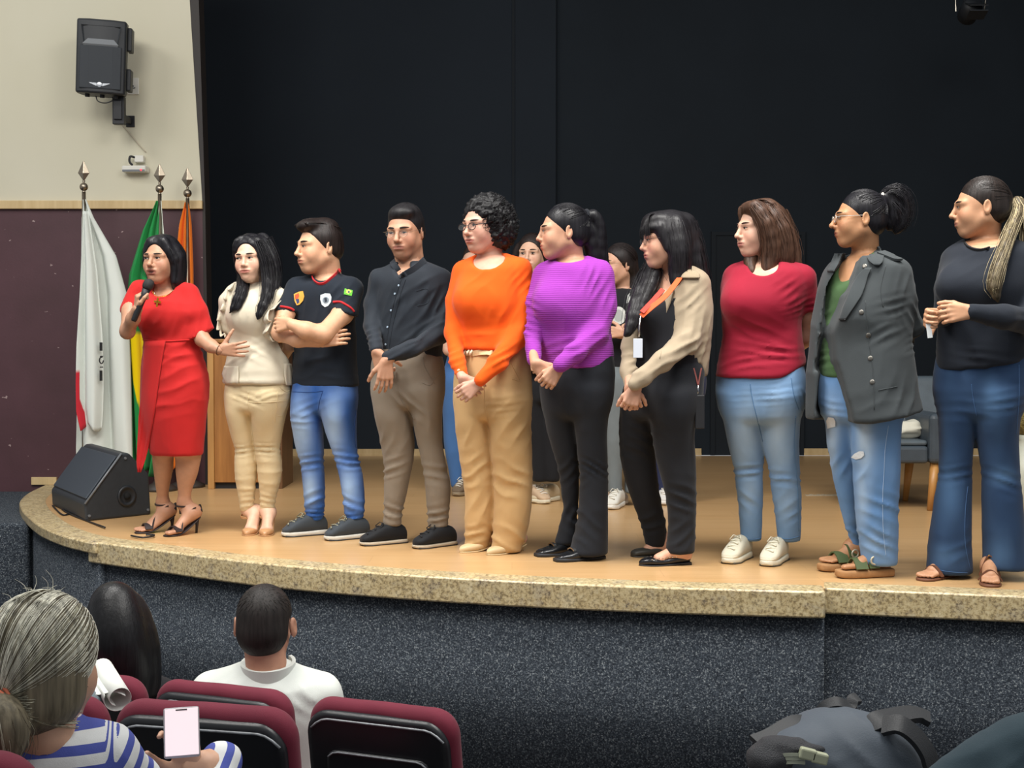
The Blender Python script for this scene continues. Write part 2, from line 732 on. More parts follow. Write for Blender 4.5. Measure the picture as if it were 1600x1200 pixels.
class Person:
    def __init__(s, label, x, foot_y, skin, D=None, seed=1, z0=STAGE, cat='person', lip=LIP):
        s.D = D if D is not None else PZ(x, foot_y, z0)[1]
        b = P(x, foot_y, s.D)
        s.base = np.array([b[0], s.D, z0])
        s.root = empty('person', s.base, label, cat)
        s.skin = np.array(lin(skin))
        s.lip = np.array(lin(lip))
        s.bp = []
        s.fine = []
        s.hprims = None
        s.stubble = 0
        s.seed = seed
        s.rg = np.random.RandomState(seed)

    def pt(s, x, y, dy=0.0):
        return P(x, y, s.D + dy)

    def px(s, n):
        return n * s.D / FPX

    def sec(s, y, xl, xr, dy=0.0, th=0.0, q=0.7, grow=0.0):
        c = s.pt((xl + xr) / 2, y, dy)
        w = s.px((xr - xl) / 2) + grow
        t = R_(th)
        a = w / math.sqrt(math.cos(t) ** 2 + (q * math.sin(t)) ** 2)
        return (c[2], c[0], c[1], a, a * q, t)

    def rows(s, st, th=0.0, q=0.7, dy=(0, 0), grow=0.0):
        """st rows (y, xl, xr[, dy][, q])"""
        n = len(st)
        ys = [r[0] for r in st]
        out = []
        for r in st:
            f = (r[0] - ys[0]) / (ys[-1] - ys[0] + 1e-9)
            d = dy[0] + (dy[1] - dy[0]) * f + (r[3] if len(r) > 3 else 0)
            out.append(s.sec(r[0], r[1], r[2], d, th, r[4] if len(r) > 4 else q, grow))
        return out

    def loft(s, st, th=0.0, q=0.7, dy=(0, 0), k=0.03, p=2.3, body=0.018, grow=0.0, cap=0.012):
        rw = s.rows(st, th, q, dy, grow)
        if body is not None:
            s.bp.append(loft([(z, cx, cy, max(a - body, .02), max(b - body, .02), t) for z, cx, cy, a, b, t in rw], min(k, .015), p))
        return loft(rw, k, p, cap=cap)

    def leg(s, st, dy=(0, 0), q=1.0, k=0.02, q0=1.5, body=.016):
        y0, y1 = st[0][0], st[-1][0]
        r = st[0]
        c, w = (r[1] + r[2]) / 2, (r[2] - r[1]) / 2
        rw = [(y0 - 30, c - w * .45, c + w * .45, 0.0, 1.0), (y0 - 14, c - w * .80, c + w * .80, 0.0, 1.0 + (q0 - 1) * .35)]
        for r in st:
            u = (r[0] - y0) / (y1 - y0)
            f = .7 + .3 * min(1, u / .10) if u < .10 else 1 - min(1.0, (u - .10) / .32)
            rw.append((r[0], r[1], r[2], 0.0, q + (q0 - q) * f))
        return s.loft(rw, 0, q, dy, k, 2.15, body)

    def hip(s, st, th=0.0, q=.66, k=.06):
        st = [(st[0][0] - 24, st[0][1] + 7, st[0][2] - 7)] + list(st)
        return s.loft(st, th, q, k=k, p=2.2, cap=.04, body=.03)

    def yoke(s, pts, k=.035):
        """shoulder line under and in a garment: rows (x, y, dy, radius px)"""
        return s.limb(pts, k, .016)

    def limb(s, pts, k=0.025, body=0.013, flat=None):
        """pts rows (x, y, dy, radius px) -> sleeve cones, with the bare limb inside added to the body"""
        w = [s.pt(a[0], a[1], a[2]) for a in pts]
        r = [s.px(a[3]) for a in pts]
        if body is not None:
            s.bp += chain(w, [max(q - body, .014) for q in r], min(k, .015) if body > 0 else k)
        return chain(w, r, k, flat)

    # ---- head
    def head(s, x, y, hpx, yaw, pitch=0, roll=0, dy=0.0, neck=None, neck_r=(0.054, 0.056), ears=True, jaw=1.0, open_=0.0,
             brow='#1c1412', eye_open=1.0, nose=1.0, wide=1.0, chin=1.0, gaze=0.0, brow_w=1.0, ear_out=1.0):
        s.hc = s.pt(x, y, dy)
        if abs(yaw) < 110:                 # yaw is read from the picture: add the bearing of the sight line
            yaw = yaw - math.degrees(math.atan((x - 800) / FPX))
        s.hR = rotz(R_(yaw)) @ rotx(R_(pitch)) @ roty(R_(roll))
        s.hs = s.px(hpx) / 0.224
        e, c = s.he, s.hcn
        H = [
            e((0, .016, .030), (.073 * wide, .090, .081), .01),
            e((0, -.020, -.018), (.061 * wide, .068, .086), .03),
            e((0, -.052, -.090), (.024 * jaw, .026, .020 * chin), .03),
            c((-.047 * jaw * wide, .006, -.050), (-.014 * jaw, -.058, -.092), .018, .014, .035),
            c((.047 * jaw * wide, .006, -.050), (.014 * jaw, -.058, -.092), .018, .014, .035),
            e((-.034, -.058, -.034), (.026, .024, .030), .03), e((.034, -.058, -.034), (.026, .024, .030), .03),
            c((-.046, -.066, .018), (-.010, -.084, .019), .0105, .0105, .014),
            c((.010, -.084, .019), (.046, -.066, .018), .0105, .0105, .014),
            # eye sockets
            e((-.031, -.098, .001), (.019, .016, .011), .012, 's'), e((.031, -.098, .001), (.019, .016, .011), .012, 's'),
            # nose
            c((0, -.086, .014), (0, -.104 * (.5 + .5 * nose), -.026), .0065, .0095 * nose, .010),
            e((0, -.107 * (.6 + .4 * nose), -.029), (.0105 * nose, .0095 * nose, .0085), .006),
            e((-.0115, -.094, -.034), (.0075, .010, .0075), .006), e((.0115, -.094, -.034), (.0075, .010, .0075), .006),
            # mouth
            e((0, -.076, -.062), (.030, .020, .022), .02),
            e((0, -.0915, -.0555 + .003 * open_), (.026, .0065, .0050), .007),
            e((0, -.0900, -.0670 - .008 * open_), (.022, .0070, .0058), .007),
            e((0, -.0990, -.0613 - .003 * open_), (.023, .0075, .0014 + .006 * open_), .003, 's'),
            e((0, -.0965, -.080), (.016, .008, .006), .010, 's'),
        ]
        if ears:
            for sg in (-1, 1):
                Me = s.hR @ rotz(R_(22 * sg)) @ rotx(R_(-12))
                H += [ell(s.hl((.074 * wide * sg * ear_out, .016, -.006)), np.array((.0075, .0185, .0315)) * s.hs, Me, .006 * s.hs),
                      ell(s.hl((.082 * wide * sg * ear_out, .013, -.003)), np.array((.006, .0105, .020)) * s.hs, Me, .004 * s.hs, 's')]
        # neck
        n0 = s.hl((0, .026, -.045))
        if neck is None:
            n1 = s.hc + np.array([0, .03, -.19 * s.hs])
        else:
            n1 = s.pt(neck[0], neck[1], neck[2] if len(neck) > 2 else .02)
        s.neck0, s.neck1 = n0, n1
        nk = cone(n0, n1, neck_r[0] * s.hs, neck_r[1] * s.hs, .025)
        s.bp.append(nk)
        s.hprims = H
        s.brow = brow
        s.eye_open = eye_open
        s.open_ = open_
        s.gaze = gaze
        s.brow_w = brow_w
        return s

    def hl(s, p):
        return s.hc + s.hR @ (np.asarray(p, float) * s.hs)

    def he(s, c, r, k=.01, op='u', M=None):
        return ell(s.hl(c), np.asarray(r, float) * s.hs, s.hR if M is None else s.hR @ M, k * s.hs, op)

    def hcn(s, a, b, ra, rb=None, k=.01, op='u', flat=None):
        fl = None if flat is None else (s.hR @ np.asarray(flat[0], float), flat[1])
        return cone(s.hl(a), s.hl(b), ra * s.hs, (ra if rb is None else rb) * s.hs, k * s.hs, op, fl)

    # ---- hand: wrist point, finger direction, palm normal, thumb side (+1/-1 along n x f)
    def hand(s, w, f, n, thumb=1, size=0.172, curl=(25, 35, 25), spread=4, tcurl=(20, 15), tout=45, arm=None, r=1.0, fine=0.0035, kfing=.004):
        f = np.asarray(f, float)
        f /= np.linalg.norm(f)
        n = np.asarray(n, float)
        n = n - f * (n @ f)
        n /= np.linalg.norm(n)
        l = np.cross(n, f)
        sc = size / .18
        pr = []
        if arm is not None:
            pr.append(cone(arm, w, .0225 * sc * r, .0235 * sc * r, .02))
        ln = [.070, .079, .074, .058]
        off = [.030, .0105, -.0095, -.0285]
        for i in range(4):
            lo = off[i] * sc * thumb
            kn = w + f * (.088 - .004 * abs(i - 1.2)) * sc + l * lo
            pr.append(cone(w + f * .012 * sc + l * lo * .55, kn, .0145 * sc * r, .0108 * sc * r, .010))
            a = 0.0
            p = kn
            sp = R_(spread) * (1.5 - i) * thumb
            d0 = f * math.cos(sp) + l * math.sin(sp)
            cur = curl[i] if isinstance(curl[0], (tuple, list)) else curl
            for j, fr in enumerate((.46, .30, .24)):
                a += R_(cur[j])
                d = d0 * math.cos(a) + n * math.sin(a)
                q = p + d * ln[i] * sc * fr
                pr.append(cone(p, q, (.0088 - .0008 * j) * sc * r, (.0082 - .0010 * j) * sc * r, kfing))
                p = q
        tb = w + f * .026 * sc + l * .026 * sc * thumb + n * .006 * sc
        t1 = R_(tout)
        d = f * math.cos(t1) + l * thumb * math.sin(t1) + n * .25
        d /= np.linalg.norm(d)
        m = tb + d * .040 * sc
        pr.append(cone(w + f * .014 * sc + l * .012 * sc * thumb, m, .0155 * sc * r, .0112 * sc * r, .010))
        for j, L in enumerate((.032, .026)):
            ax = R_(tcurl[j])
            d = d * math.cos(ax) + (n * .6 - l * thumb * .6 + f * .3) * math.sin(ax)
            d /= np.linalg.norm(d)
            q = m + d * L * sc
            pr.append(cone(m, q, (.0105 - .001 * j) * sc * r, (.0096 - .0015 * j) * sc * r, .004))
            m = q
        lo, hi = bounds(pr, .01)
        s.fine.append((pr, lo, hi, fine))
        return pr

    def hand_px(s, wx, f, n, dy=0.0, arm=None, **kw):
        """wrist pixel (x, y) + direction given as image (dx, dy_down, depth)"""
        w = s.pt(wx[0], wx[1], dy)
        fv = (f[0], f[2], -f[1])
        nv = (n[0], n[2], -n[1])
        a = None if arm is None else s.pt(arm[0], arm[1], arm[2])
        return s.hand(w, fv, nv, arm=a, **kw)

    # ---- assemble the continuous body surface
    def finish(s, h=0.013, hh=0.0037, brows=True):
        V, Fc, Cc = [], [], []
        n0 = 0

        def put(v, f, col):
            nonlocal n0
            V.append(v)
            Fc.append(f + n0)
            Cc.append(col)
            n0 += len(v)
        if s.bp:
            v, f = sdf_mesh(s.bp, h)
            v = relax(v, f, 1, .4)
            put(v, f, np.tile(s.skin, (len(v), 1)))
        if s.hprims:
            allp = s.hprims + s.bp
            lo, hi = bounds(s.hprims, .02)
            lo = lo.copy()
            lo[2] = min(lo[2] - .01, s.neck1[2] - .015)
            lo[:2] -= .008
            hi = hi.copy()
            hi[:2] += .008
            F = field(allp, lo, hi, hh)
            v, f = surface_nets(F, lo, hh)
            v = relax(v, f, 1, .35)
            L = ((v - s.hc) @ s.hR) / s.hs
            col = np.tile(s.skin, (len(v), 1)).astype(float)
            x, y, z = L.T
            front = y < -.055
            zm = -.0615 - .003 * s.open_
            lipw = np.clip(1.2 - ((x / .0275) ** 2 + ((z - zm) / (.0095 + .008 * s.open_)) ** 2), 0, 1) * front
            lipw = np.clip(lipw * 2.2, 0, 1)[:, None] * .8
            col = col * (1 - lipw) + s.lip * lipw
            if s.open_ > .3:
                mw = np.clip(1.2 - ((x / .015) ** 2 + ((z - zm) / (.006 * s.open_)) ** 2), 0, 1) * front
                mw = np.clip(mw * 3, 0, 1)[:, None] * .85
                col = col * (1 - mw) + np.array([.05, .015, .012]) * mw
            ck = np.exp(-(((np.abs(x) - .040) / .020) ** 2 + ((z + .030) / .020) ** 2)) * front * .16
            col = col * (1 - ck[:, None] * np.array([.1, .9, .8]))
            if s.stubble:
                sw = np.clip((-.045 - z) / .02, 0, 1) * (y < .01) * s.stubble
                ms = np.exp(-((x / .026) ** 2 + ((z + .047) / .007) ** 2)) * front * s.stubble
                sw = np.clip(sw + ms, 0, 1) * (1 - lipw[:, 0])
                col = col * (1 - sw[:, None] * .45)
            put(v, f, col)
        for pr, lo, hi, fh in s.fine:
            v, f = sdf_mesh(pr, fh, lo, hi)
            if len(v):
                v = relax(v, f, 1, .3)
                put(v, f, np.tile(s.skin, (len(v), 1)))
        s.body = mesh_obj('body', np.concatenate(V), np.concatenate(Fc), skin_mat(), s.root, colors=np.concatenate(Cc))
        if s.hprims:
            s._eyes()

    def _eyes(s):
        br = np.array(lin(s.brow))
        for sg in (-1, 1):
            nu, nv = 17, 9
            vs, cs = [], []
            c = np.array((.031 * sg, -.0765, .002))
            r = .0150
            for a in range(nu):
                u = -1 + 2 * a / (nu - 1)
                top = (.0056 * (1 - abs(u) ** 2.2)) * s.eye_open
                bot = -.0042 * (1 - abs(u) ** 2.0)
                for b in range(nv):
                    t = b / (nv - 1)
                    zz = bot + (top - bot) * t - .0012 * u * sg * -1
                    xx = u * .0138
                    yy = -math.sqrt(max(r * r - xx * xx - zz * zz, 1e-8))
                    vs.append(s.hl(c + np.array((xx, yy, zz))))
                    d = math.hypot(xx - .004 * s.gaze, zz - .0005)
                    col = (.40, .36, .33) if d > .0062 else ((.035, .02, .012) if d > .0028 else (.004, .004, .004))
                    if b == nv - 1:
                        col = (.012, .008, .007)
                    cs.append(col)
            fs = [(a * nv + b, (a + 1) * nv + b, (a + 1) * nv + b + 1, a * nv + b + 1) for a in range(nu - 1) for b in range(nv - 1)]
            # upper lash line
            mb = [s.hl(c + np.array((-.0145 + .029 * i / 8, -math.sqrt(max(r * r - (-.0145 + .029 * i / 8) ** 2, 1e-8)) - .0012,
                                    .0060 * (1 - abs(-1 + i / 4) ** 2.2) * s.eye_open + .0004))) for i in range(9)]
            t = MB().tube(mb, [.0007] + [.0013] * 7 + [.0006], 5)
            n = len(vs)
            vs2 = vs + [np.array(q) for q in t.v]
            fs2 = fs + [tuple(i + n for i in f) for f in t.f]
            cs2 = cs + [(.01, .007, .006)] * len(t.v)
            mesh_obj('eye', np.array(vs2), fs2, mat('eye', '#ffffff', .25, vcol=True), s.body, colors=np.array(cs2))
            # eyebrow
            pb = [s.hl((sg * (.012 + .040 * t_), -.0915 + .020 * t_ ** 2, .0215 + .0040 * math.sin(min(1, t_ * 1.1) * 2.5) - .0015 * t_)) for t_ in np.linspace(0, 1, 9)]
            rr = np.array([.0022, .0030, .0033, .0033, .0030, .0027, .0022, .0016, .0008]) * s.hs * s.brow_w
            q = MB().tube(pb, rr, 6)
            mesh_obj('eyebrow', np.array(q.v), q.f, mat('brow_' + s.brow[1:], s.brow, .8), s.body)

    # ---- garments
    def garment(s, name, prims, m, h=0.0085, wr=(), fold=(), colf=None, relaxn=1, label=None, parent=None):
        v, f = sdf_mesh(prims, h * 1.13)
        v = relax(v, f, relaxn, .5)
        v = s.wrinkle(v, f, wr, list(fold) + ([(15, 15, 8, .0016)] if h < .0095 else []))
        c = colf(v) if colf is not None else None
        o = mesh_obj(name, v, f, m, parent or s.root, colors=c)
        if label:
            o['label'] = label
        return o

    def wrinkle(s, v, f, wr, fold):
        if not len(wr) and not len(fold):
            return v
        N = vnormals(v, f)
        d = np.zeros(len(v))
        for i, w in enumerate(wr):
            x, y, rx, ry, ang, lam, amp = w[:7]
            c = s.pt(x, y, 0)
            dx, dz = v[:, 0] - c[0], v[:, 2] - c[2]
            a = R_(ang)
            al = math.cos(a) * dx + math.sin(a) * dz
            pe = -math.sin(a) * dx + math.cos(a) * dz
            g = np.exp(-(al / s.px(rx)) ** 2 - (pe / s.px(ry)) ** 2)
            nz = noise3(v * 9.0 + 3.7 * i + s.seed)
            ph = 2 * math.pi * pe / s.px(lam) + 2.6 * nz + i
            sh = 1 - 2 * np.abs(np.sin(ph / 2)) ** 0.7
            d += 2.1 * s.px(amp) * g * sh * (.65 + .5 * noise3(v * 14.0 + i * 1.3))
        for i, (fx, fy, fz, amp) in enumerate(fold):
            nz = noise3(v * np.array([fx, fy, fz]) + s.seed * 1.7 + 5.1 * i)
            d += amp * (1 - 2 * np.abs(nz) ** .8)
        return v + N * d[:, None]

    def tube(s, name, pts, r, m, n=8, parent=None, smooth=True):
        """pts rows (x, y, dy)"""
        w = smooth_path([s.pt(*p) for p in pts], max(len(pts) * 4, 8))
        rr = r if np.isscalar(r) else np.interp(np.linspace(0, 1, len(w)), np.linspace(0, 1, len(r)), r)
        q = MB().tube(w, rr, n)
        return mesh_obj(name, np.array(q.v), q.f, m, parent or s.root, smooth)

    # ---- hair
    def hair(s, prims, m, h=0.005, strand=(), sr=0.0011, sm=None, curl=None, wave_=None, name='hair', relaxn=1):
        v, f = sdf_mesh(prims, h * 1.12)
        v = relax(v, f, relaxn, .5)
        N = vnormals(v, f)
        if curl:
            g = np.abs(noise3(v * curl[0] + s.seed)) + .5 * np.abs(noise3(v * curl[0] * 1.9 + 3))
            v = v + N * (curl[1] * (g - .45))[:, None]
        if wave_:
            g = noise3(v * np.array(wave_[:3]) + s.seed)
            v = v + N * (wave_[3] * g)[:, None]
        o = mesh_obj(name, v, f, m, s.root)
        if len(strand):
            strands(list(strand), sr, 'strand', sm or m, o)
        return o

    def cap(s, up=0.0, back=0.0, grow=.009, line=.066, side=.030, wide=1.0, low=-.055, fx=.064):
        """scalp hair: cranium shell cut open for the face and the neck"""
        g = grow
        return [s.he((0, .020 + back, .032 + up), (.073 * wide + g, .088 + g, .083 + g), .01),
                s.he((0, .050, -.020), (.062 * wide + g, .055 + g, .055), .03),
                s.he((0, -.110, line - .130), (fx + .020, .100 + side, .130), .008, 's'),
                s.he((0, -.02, low - .09), (.16, .16, .09), .012, 's')]

    def scalp_strands(s, n, start, end, seed=0, grow=.012, m=12, wide=1.0, jit=.03):
        """strands over the cranium from start directions to one gather point (head local)"""
        rg = np.random.RandomState(seed)
        c = np.array((0, .020, .030))
        rr = np.array((.073 * wide + grow, .088 + grow, .083 + grow))
        out = []
        e = (np.asarray(end, float) - c) / rr
        el = np.linalg.norm(e)
        e = e / el
        for _ in range(n):
            a, b = start(rg)
            d = np.array((math.sin(a) * math.cos(b), -math.cos(a) * math.cos(b), math.sin(b)))
            om = math.acos(np.clip(d @ e, -1, 1)) + 1e-6
            ps = []
            for t in np.linspace(0, 1, m):
                q = (math.sin((1 - t) * om) * d + math.sin(t * om) * e) / math.sin(om)
                q = q * (1 + (el - 1) * t ** 3 + jit * .3 * math.sin(t * math.pi) * rg.randn() * .3)
                ps.append(s.hl(c + q * rr))
            out.append(np.array(ps))
        return out

    def glasses(s, m, lens_m=None, r=.019, drop=0.0, thick=.0011, round_=1.0, rim=True):
        """rims, bridge and temples in the head frame"""
        q = MB()
        for sg in (-1, 1):
            if rim:
                ps = []
                for k in range(25):
                    t = 2 * math.pi * k / 24
                    ps.append(s.hl((sg * .031 + r * 1.12 * math.cos(t), -.1015 + .10 * abs(r * math.cos(t) + sg * .0) ** 1.2, -.002 - drop + r * .82 * round_ * math.sin(t))))
                q.tube(ps, thick * s.hs, 6, caps=False)
            q.tube([s.hl((sg * (.031 + r * 1.1), -.099, .004 - drop)), s.hl((sg * .071, -.080, .006 - drop)), s.hl((sg * .0795, .010, .008))], thick * s.hs, 6)
        q.tube([s.hl((-.012, -.101, .002 - drop)), s.hl((0, -.108, .004 - drop)), s.hl((.012, -.101, .002 - drop))], thick * s.hs, 6)
        o = mesh_obj('glasses', np.array(q.v), q.f, m, s.root)
        for sg in (-1, 1):
            ring = [s.hl((sg * .031, -.102, -.002 - drop))]
            for k in range(20):
                t = 2 * math.pi * k / 20
                ring.append(s.hl((sg * .031 + r * 1.10 * math.cos(t), -.1010, -.002 - drop + r * .80 * round_ * math.sin(t))))
            mesh_obj('lens', np.array(ring), [(0, 1 + k, 1 + (k + 1) % 20) for k in range(20)], lens_m or LENS, o)
        return o

    # ---- feet
    def frame(s, toe, ang, L, z=None):
        T = floor_pt(*toe) if z is None else PZ(toe[0], toe[1], z)
        a = R_(ang)
        d = np.array([math.sin(a), -math.cos(a), 0])
        n = np.array([math.cos(a), math.sin(a), 0])
        return T - d * L, d, n

    def shoe_loft(s, fr, st, p=2.6, n=16):
        """st rows (u, half width, z bottom, z top, lateral offset)"""
        O, d, nn = fr
        vs, fs = [], []
        for (u, hw, zb, zt, off) in st:
            for k in range(n):
                t = 2 * math.pi * k / n
                c, sn = math.cos(t), math.sin(t)
                w = hw * math.copysign(abs(c) ** (2 / p), c) + off
                z = (zb + zt) / 2 + (zt - zb) / 2 * math.copysign(abs(sn) ** (2 / p), sn)
                vs.append(O + d * u + nn * w + np.array([0, 0, z]))
        m = len(st)
        for i in range(m - 1):
            for k in range(n):
                k2 = (k + 1) % n
                fs.append((i * n + k, i * n + k2, (i + 1) * n + k2, (i + 1) * n + k))
        fs.append(tuple(range(n - 1, -1, -1)))
        fs.append(tuple((m - 1) * n + k for k in range(n)))
        return vs, fs

    def _shoe_obj(s, name, fr, st, m, p=2.6, sub=1, parent=None):
        v, f = s.shoe_loft(fr, st, p)
        o = mesh_obj(name, np.array(v), f, m, parent or s.root)
        if sub:
            md = o.modifiers.new('subdivision', 'SUBSURF')
            md.levels = md.render_levels = sub
        return o

    def foot(s, fr, L, hh=0.0, base=0.0, ankle=None, side=1, fine=.0044, toes=True):
        """bare foot inside a pump or sandal; hh raises the heel; ankle = world point"""
        O, d, n = fr
        up = np.array([0, 0, 1.0])

        def q(u, w, z):
            return O + d * u * L + n * w + up * (z + base + hh * max(0.0, 1 - u / .62))
        pr = [cone(q(.10, 0, .030), q(.30, 0, .048), .029, .030, .02), cone(q(.30, 0, .048), q(.66, .004 * side, .024), .030, .022, .02),
              cone(q(.12, 0, .026), q(.62, -.018 * side, .016), .024, .014, .02), cone(q(.62, .016 * side, .018), q(.66, -.022 * side, .014), .017, .013, .015)]
        tl = [.335, .35, .325, .29, .25]
        for i in range(5 if toes else 0):
            w = (.026 - .0138 * i) * side
            r = [.0105, .0080, .0076, .0072, .0070][i]
            pr.append(cone(q(.64, w * .9, .015), q(.64 + tl[i] * .92, w, r), r * 1.15, r, .006))
        if ankle is not None:
            pr += [cone(q(.20, 0, .055), ankle, .034, .036, .03)]
            s.bp.append(cone(q(.20, 0, .055), ankle, .033, .036, .03))
        lo, hi = bounds(pr, .01)
        s.fine.append((pr, lo, hi, fine))
        return q

    def sneaker(s, toe, ang, L=.27, W=.047, up='#3a3f45', sole='#d8d6cf', lace='#8a8a80', thick=.026, high=1.0, cap=None, name='sneaker', under=None, z=None):
        fr = s.frame(toe, ang, L, z)
        O, d, n = fr
        mu = cloth('upper_' + up[1:], up, .7)
        o = s._shoe_obj(name, fr, [(.002, W * .50, thick * .6, .060 * high, 0), (.010, W * .70, thick * .6, .092 * high, 0), (.04, W * .80, thick * .6, .112 * high, 0),
                                   (.095, W * .84, thick * .6, .116 * high, 0), (.135, W * .88, thick * .6, .104 * high, 0), (.175, W * .96, thick * .6, .084 * high, 0),
                                   (.215, W * .98, thick * .6, .064 * high, 0), (L - .028, W * .86, thick * .6, .055, 0), (L - .010, W * .66, thick * .65, .048, 0), (L - .001, W * .40, thick * .7, .038, 0)], mu)
        so = s._shoe_obj('sole', fr, [(-.004, W * .5, 0, thick, 0), (.015, W * .80, 0, thick * 1.15, 0), (.08, W * .84, .001, thick, 0), (.13, W * .86, .003, thick * .95, 0),
                                      (.19, W * 1.03, 0, thick, 0), (L - .05, W * 1.02, 0, thick, 0), (L - .012, W * .75, .003, thick * 1.05, 0), (L + .004, W * .40, .008, thick * .95, 0)],
                         mat('sole_' + sole[1:], sole, .6), 5, 1, o)
        if under:
            s._shoe_obj('outsole', fr, [(-.002, W * .5, -.001, .007, 0), (.015, W * .82, -.001, .007, 0), (.13, W * .87, 0, .007, 0), (.19, W * 1.04, -.001, .007, 0), (L - .05, W * 1.03, -.001, .007, 0),
                                        (L - .010, W * .72, 0, .010, 0)], mat('outsole_' + under[1:], under, .6), 5, 0, o)
        if cap:
            s._shoe_obj('toe_cap', fr, [(L - .062, W * .99, thick * .7, .052, 0), (L - .03, W * .90, thick * .7, .050, 0), (L - .012, W * .72, thick * .7, .044, 0), (L + .001, W * .42, thick * .75, .036, 0)],
                        mat('rubber_' + cap[1:], cap, .5), 2.6, 1, o)
        ml = mat('lace_' + lace[1:], lace, .8)
        lb = MB()
        for i in range(5):
            u = .128 + i * .021
            zt = np.interp(u, [.10, .135, .175, .215], [.117 * high, .106 * high, .087 * high, .067 * high])
            w0 = .020
            sg = 1 if i % 2 else -1
            lb.tube([O + d * (u - .008 * sg * e) + n * w0 * e + np.array([0, 0, zt - .004 * abs(e)]) for e in (-1.05, -.5, 0, .5, 1.05)], .0036, 5)
        u = .126
        for e in (-1, 1):
            lb.tube([O + d * u + np.array([0, 0, .110 * high]), O + d * (u + .012) + n * e * .016 + np.array([0, 0, .118 * high]),
                     O + d * (u + .03) + n * e * .028 + np.array([0, 0, .098 * high])], .0024, 5)
        mesh_obj('laces', np.array(lb.v), lb.f, ml, o)
        return o

    def oxford(s, toe, ang, L=.285, W=.046, up='#15171b', sole='#b5a893', name='shoe'):
        return s.sneaker(toe, ang, L, W, up, sole, '#1c1d20', .020, .92, None, name, '#2a2623')

    def pump(s, toe, ang, L=.235, W=.040, col='#c39a72', hh=.07, ankle=None, point=.4, rough=.4, strap=None, side=1, base=.008, name='pump', solem=None, low=.022, foot=True, heel=True):
        fr = s.frame(toe, ang, L)
        O, d, n = fr
        Lf = L * .95
        if foot:
            s.foot((O, d, n), Lf, hh, base, ankle, side, toes=False)
        m = mat('leather_' + col[1:], col, rough)

        def zb(u):
            return hh * max(0.0, 1 - (u / L) / .62) ** 1.25 + .003
        st = []
        for t, hw, top in [(0, .45, .052), (.05, .68, .056), (.2, .74, .040), (.4, .80, low + .014), (.6, 1.0, low + .006), (.74, 1.0, .036), (.86, .80, .034), (.95, point, .026), (1.0, point * .25, .016)]:
            u = t * L
            st.append((u, W * hw, zb(u), zb(u) + top, 0))
        o = s._shoe_obj(name, fr, st, m, 2.8)
        sl = s._shoe_obj('sole', fr, [(u, hw + .001, z0 - .004, z0 + .004, 0) for u, hw, z0, z1, _ in st], mat('sole_' + (solem or col)[1:], solem or col, .5), 4, 1, o)
        if heel and hh > .02:
            hb = MB().tube([O + d * .022 + np.array([0, 0, hh + .006]), O + d * .018 + np.array([0, 0, hh * .45]), O + d * .022 + np.array([0, 0, 0.0])], [.019, .009, .0075], 10)
            mesh_obj('heel', np.array(hb.v), hb.f, m, o)
        elif heel:
            hb = MB().box((0, -.024, -.001), (.05, .024, .012), np.stack([d, n, (0, 0, 1)], 1), O)
            hb.build('heel', m, o)
        return o, fr, zb

    def band(s, name, pts, wdt, m, parent, th=.0022, up=None):
        """a flat strap along world points; wdt across the strap"""
        pts = smooth_path(pts, max(12, len(pts) * 4))
        t = np.gradient(pts, axis=0)
        t /= np.linalg.norm(t, axis=1)[:, None]
        c = pts.mean(0)
        vs, fs = [], []
        for i, p in enumerate(pts):
            o = p - c if up is None else np.asarray(up, float)
            o = o - t[i] * (o @ t[i])
            o /= np.linalg.norm(o) + 1e-9
            b = np.cross(t[i], o)
            for e, g in ((-1, -1), (1, -1), (1, 1), (-1, 1)):
                vs.append(p + b * wdt / 2 * e + o * th * g)
        for i in range(len(pts) - 1):
            for k in range(4):
                k2 = (k + 1) % 4
                fs.append((i * 4 + k, i * 4 + k2, i * 4 + 4 + k2, i * 4 + 4 + k))
        fs += [(3, 2, 1, 0), tuple(len(vs) - 4 + k for k in range(4))]
        return mesh_obj(name, np.array(vs), fs, m, parent, True, auto=40)


def glass_mat(name, tint=(1, 1, 1), alpha=.12, rough=.05):
    m = bpy.data.materials.new(name)
    m.use_nodes = True
    nt = m.node_tree
    b = nt.nodes['Principled BSDF']
    b.inputs['Base Color'].default_value = (*tint, 1)
    b.inputs['Roughness'].default_value = rough
    b.inputs['Alpha'].default_value = alpha
    return m


LENS = glass_mat('lens_glass', (1, 1, 1), .05, .1)
# ---------------------------------------------------------------- more person helpers
from mathutils.bvhtree import BVHTree


def topx(v):
    v = np.asarray(v)
    c, s = math.cos(PITCH), math.sin(PITCH)
    z = v[:, 2] - CAMZ
    fw = v[:, 1] * c - z * s
    up = v[:, 1] * s + z * c
    return 800 + FPX * v[:, 0] / fw, 600 - FPX * up / fw


def hairline_start(g):
    """start direction for pulled back hair: high over the forehead, low behind the ears"""
    a = g.uniform(-1.9, 1.9)
    lo = .95 if abs(a) < .7 else max(.0, .95 - (abs(a) - .7) * .95)
    return a, g.uniform(lo, 1.3)


_bvh = {}


def hit(o, x, y, fallback=None):
    """first point of object o on the sight line through a pixel: position, normal"""
    if o.name not in _bvh:
        off = Vector(world_loc(o))
        _bvh[o.name] = BVHTree.FromPolygons([v.co + off for v in o.data.vertices], [tuple(p.vertices) for p in o.data.polygons])
    r = ray(x, y)
    loc, nor, i, d = _bvh[o.name].ray_cast(Vector((0, 0, CAMZ)), Vector(r).normalized())
    if loc is None:
        return None, None
    nor = np.array(nor)
    if nor @ r > 0:
        nor = -nor
    return np.array(loc), nor


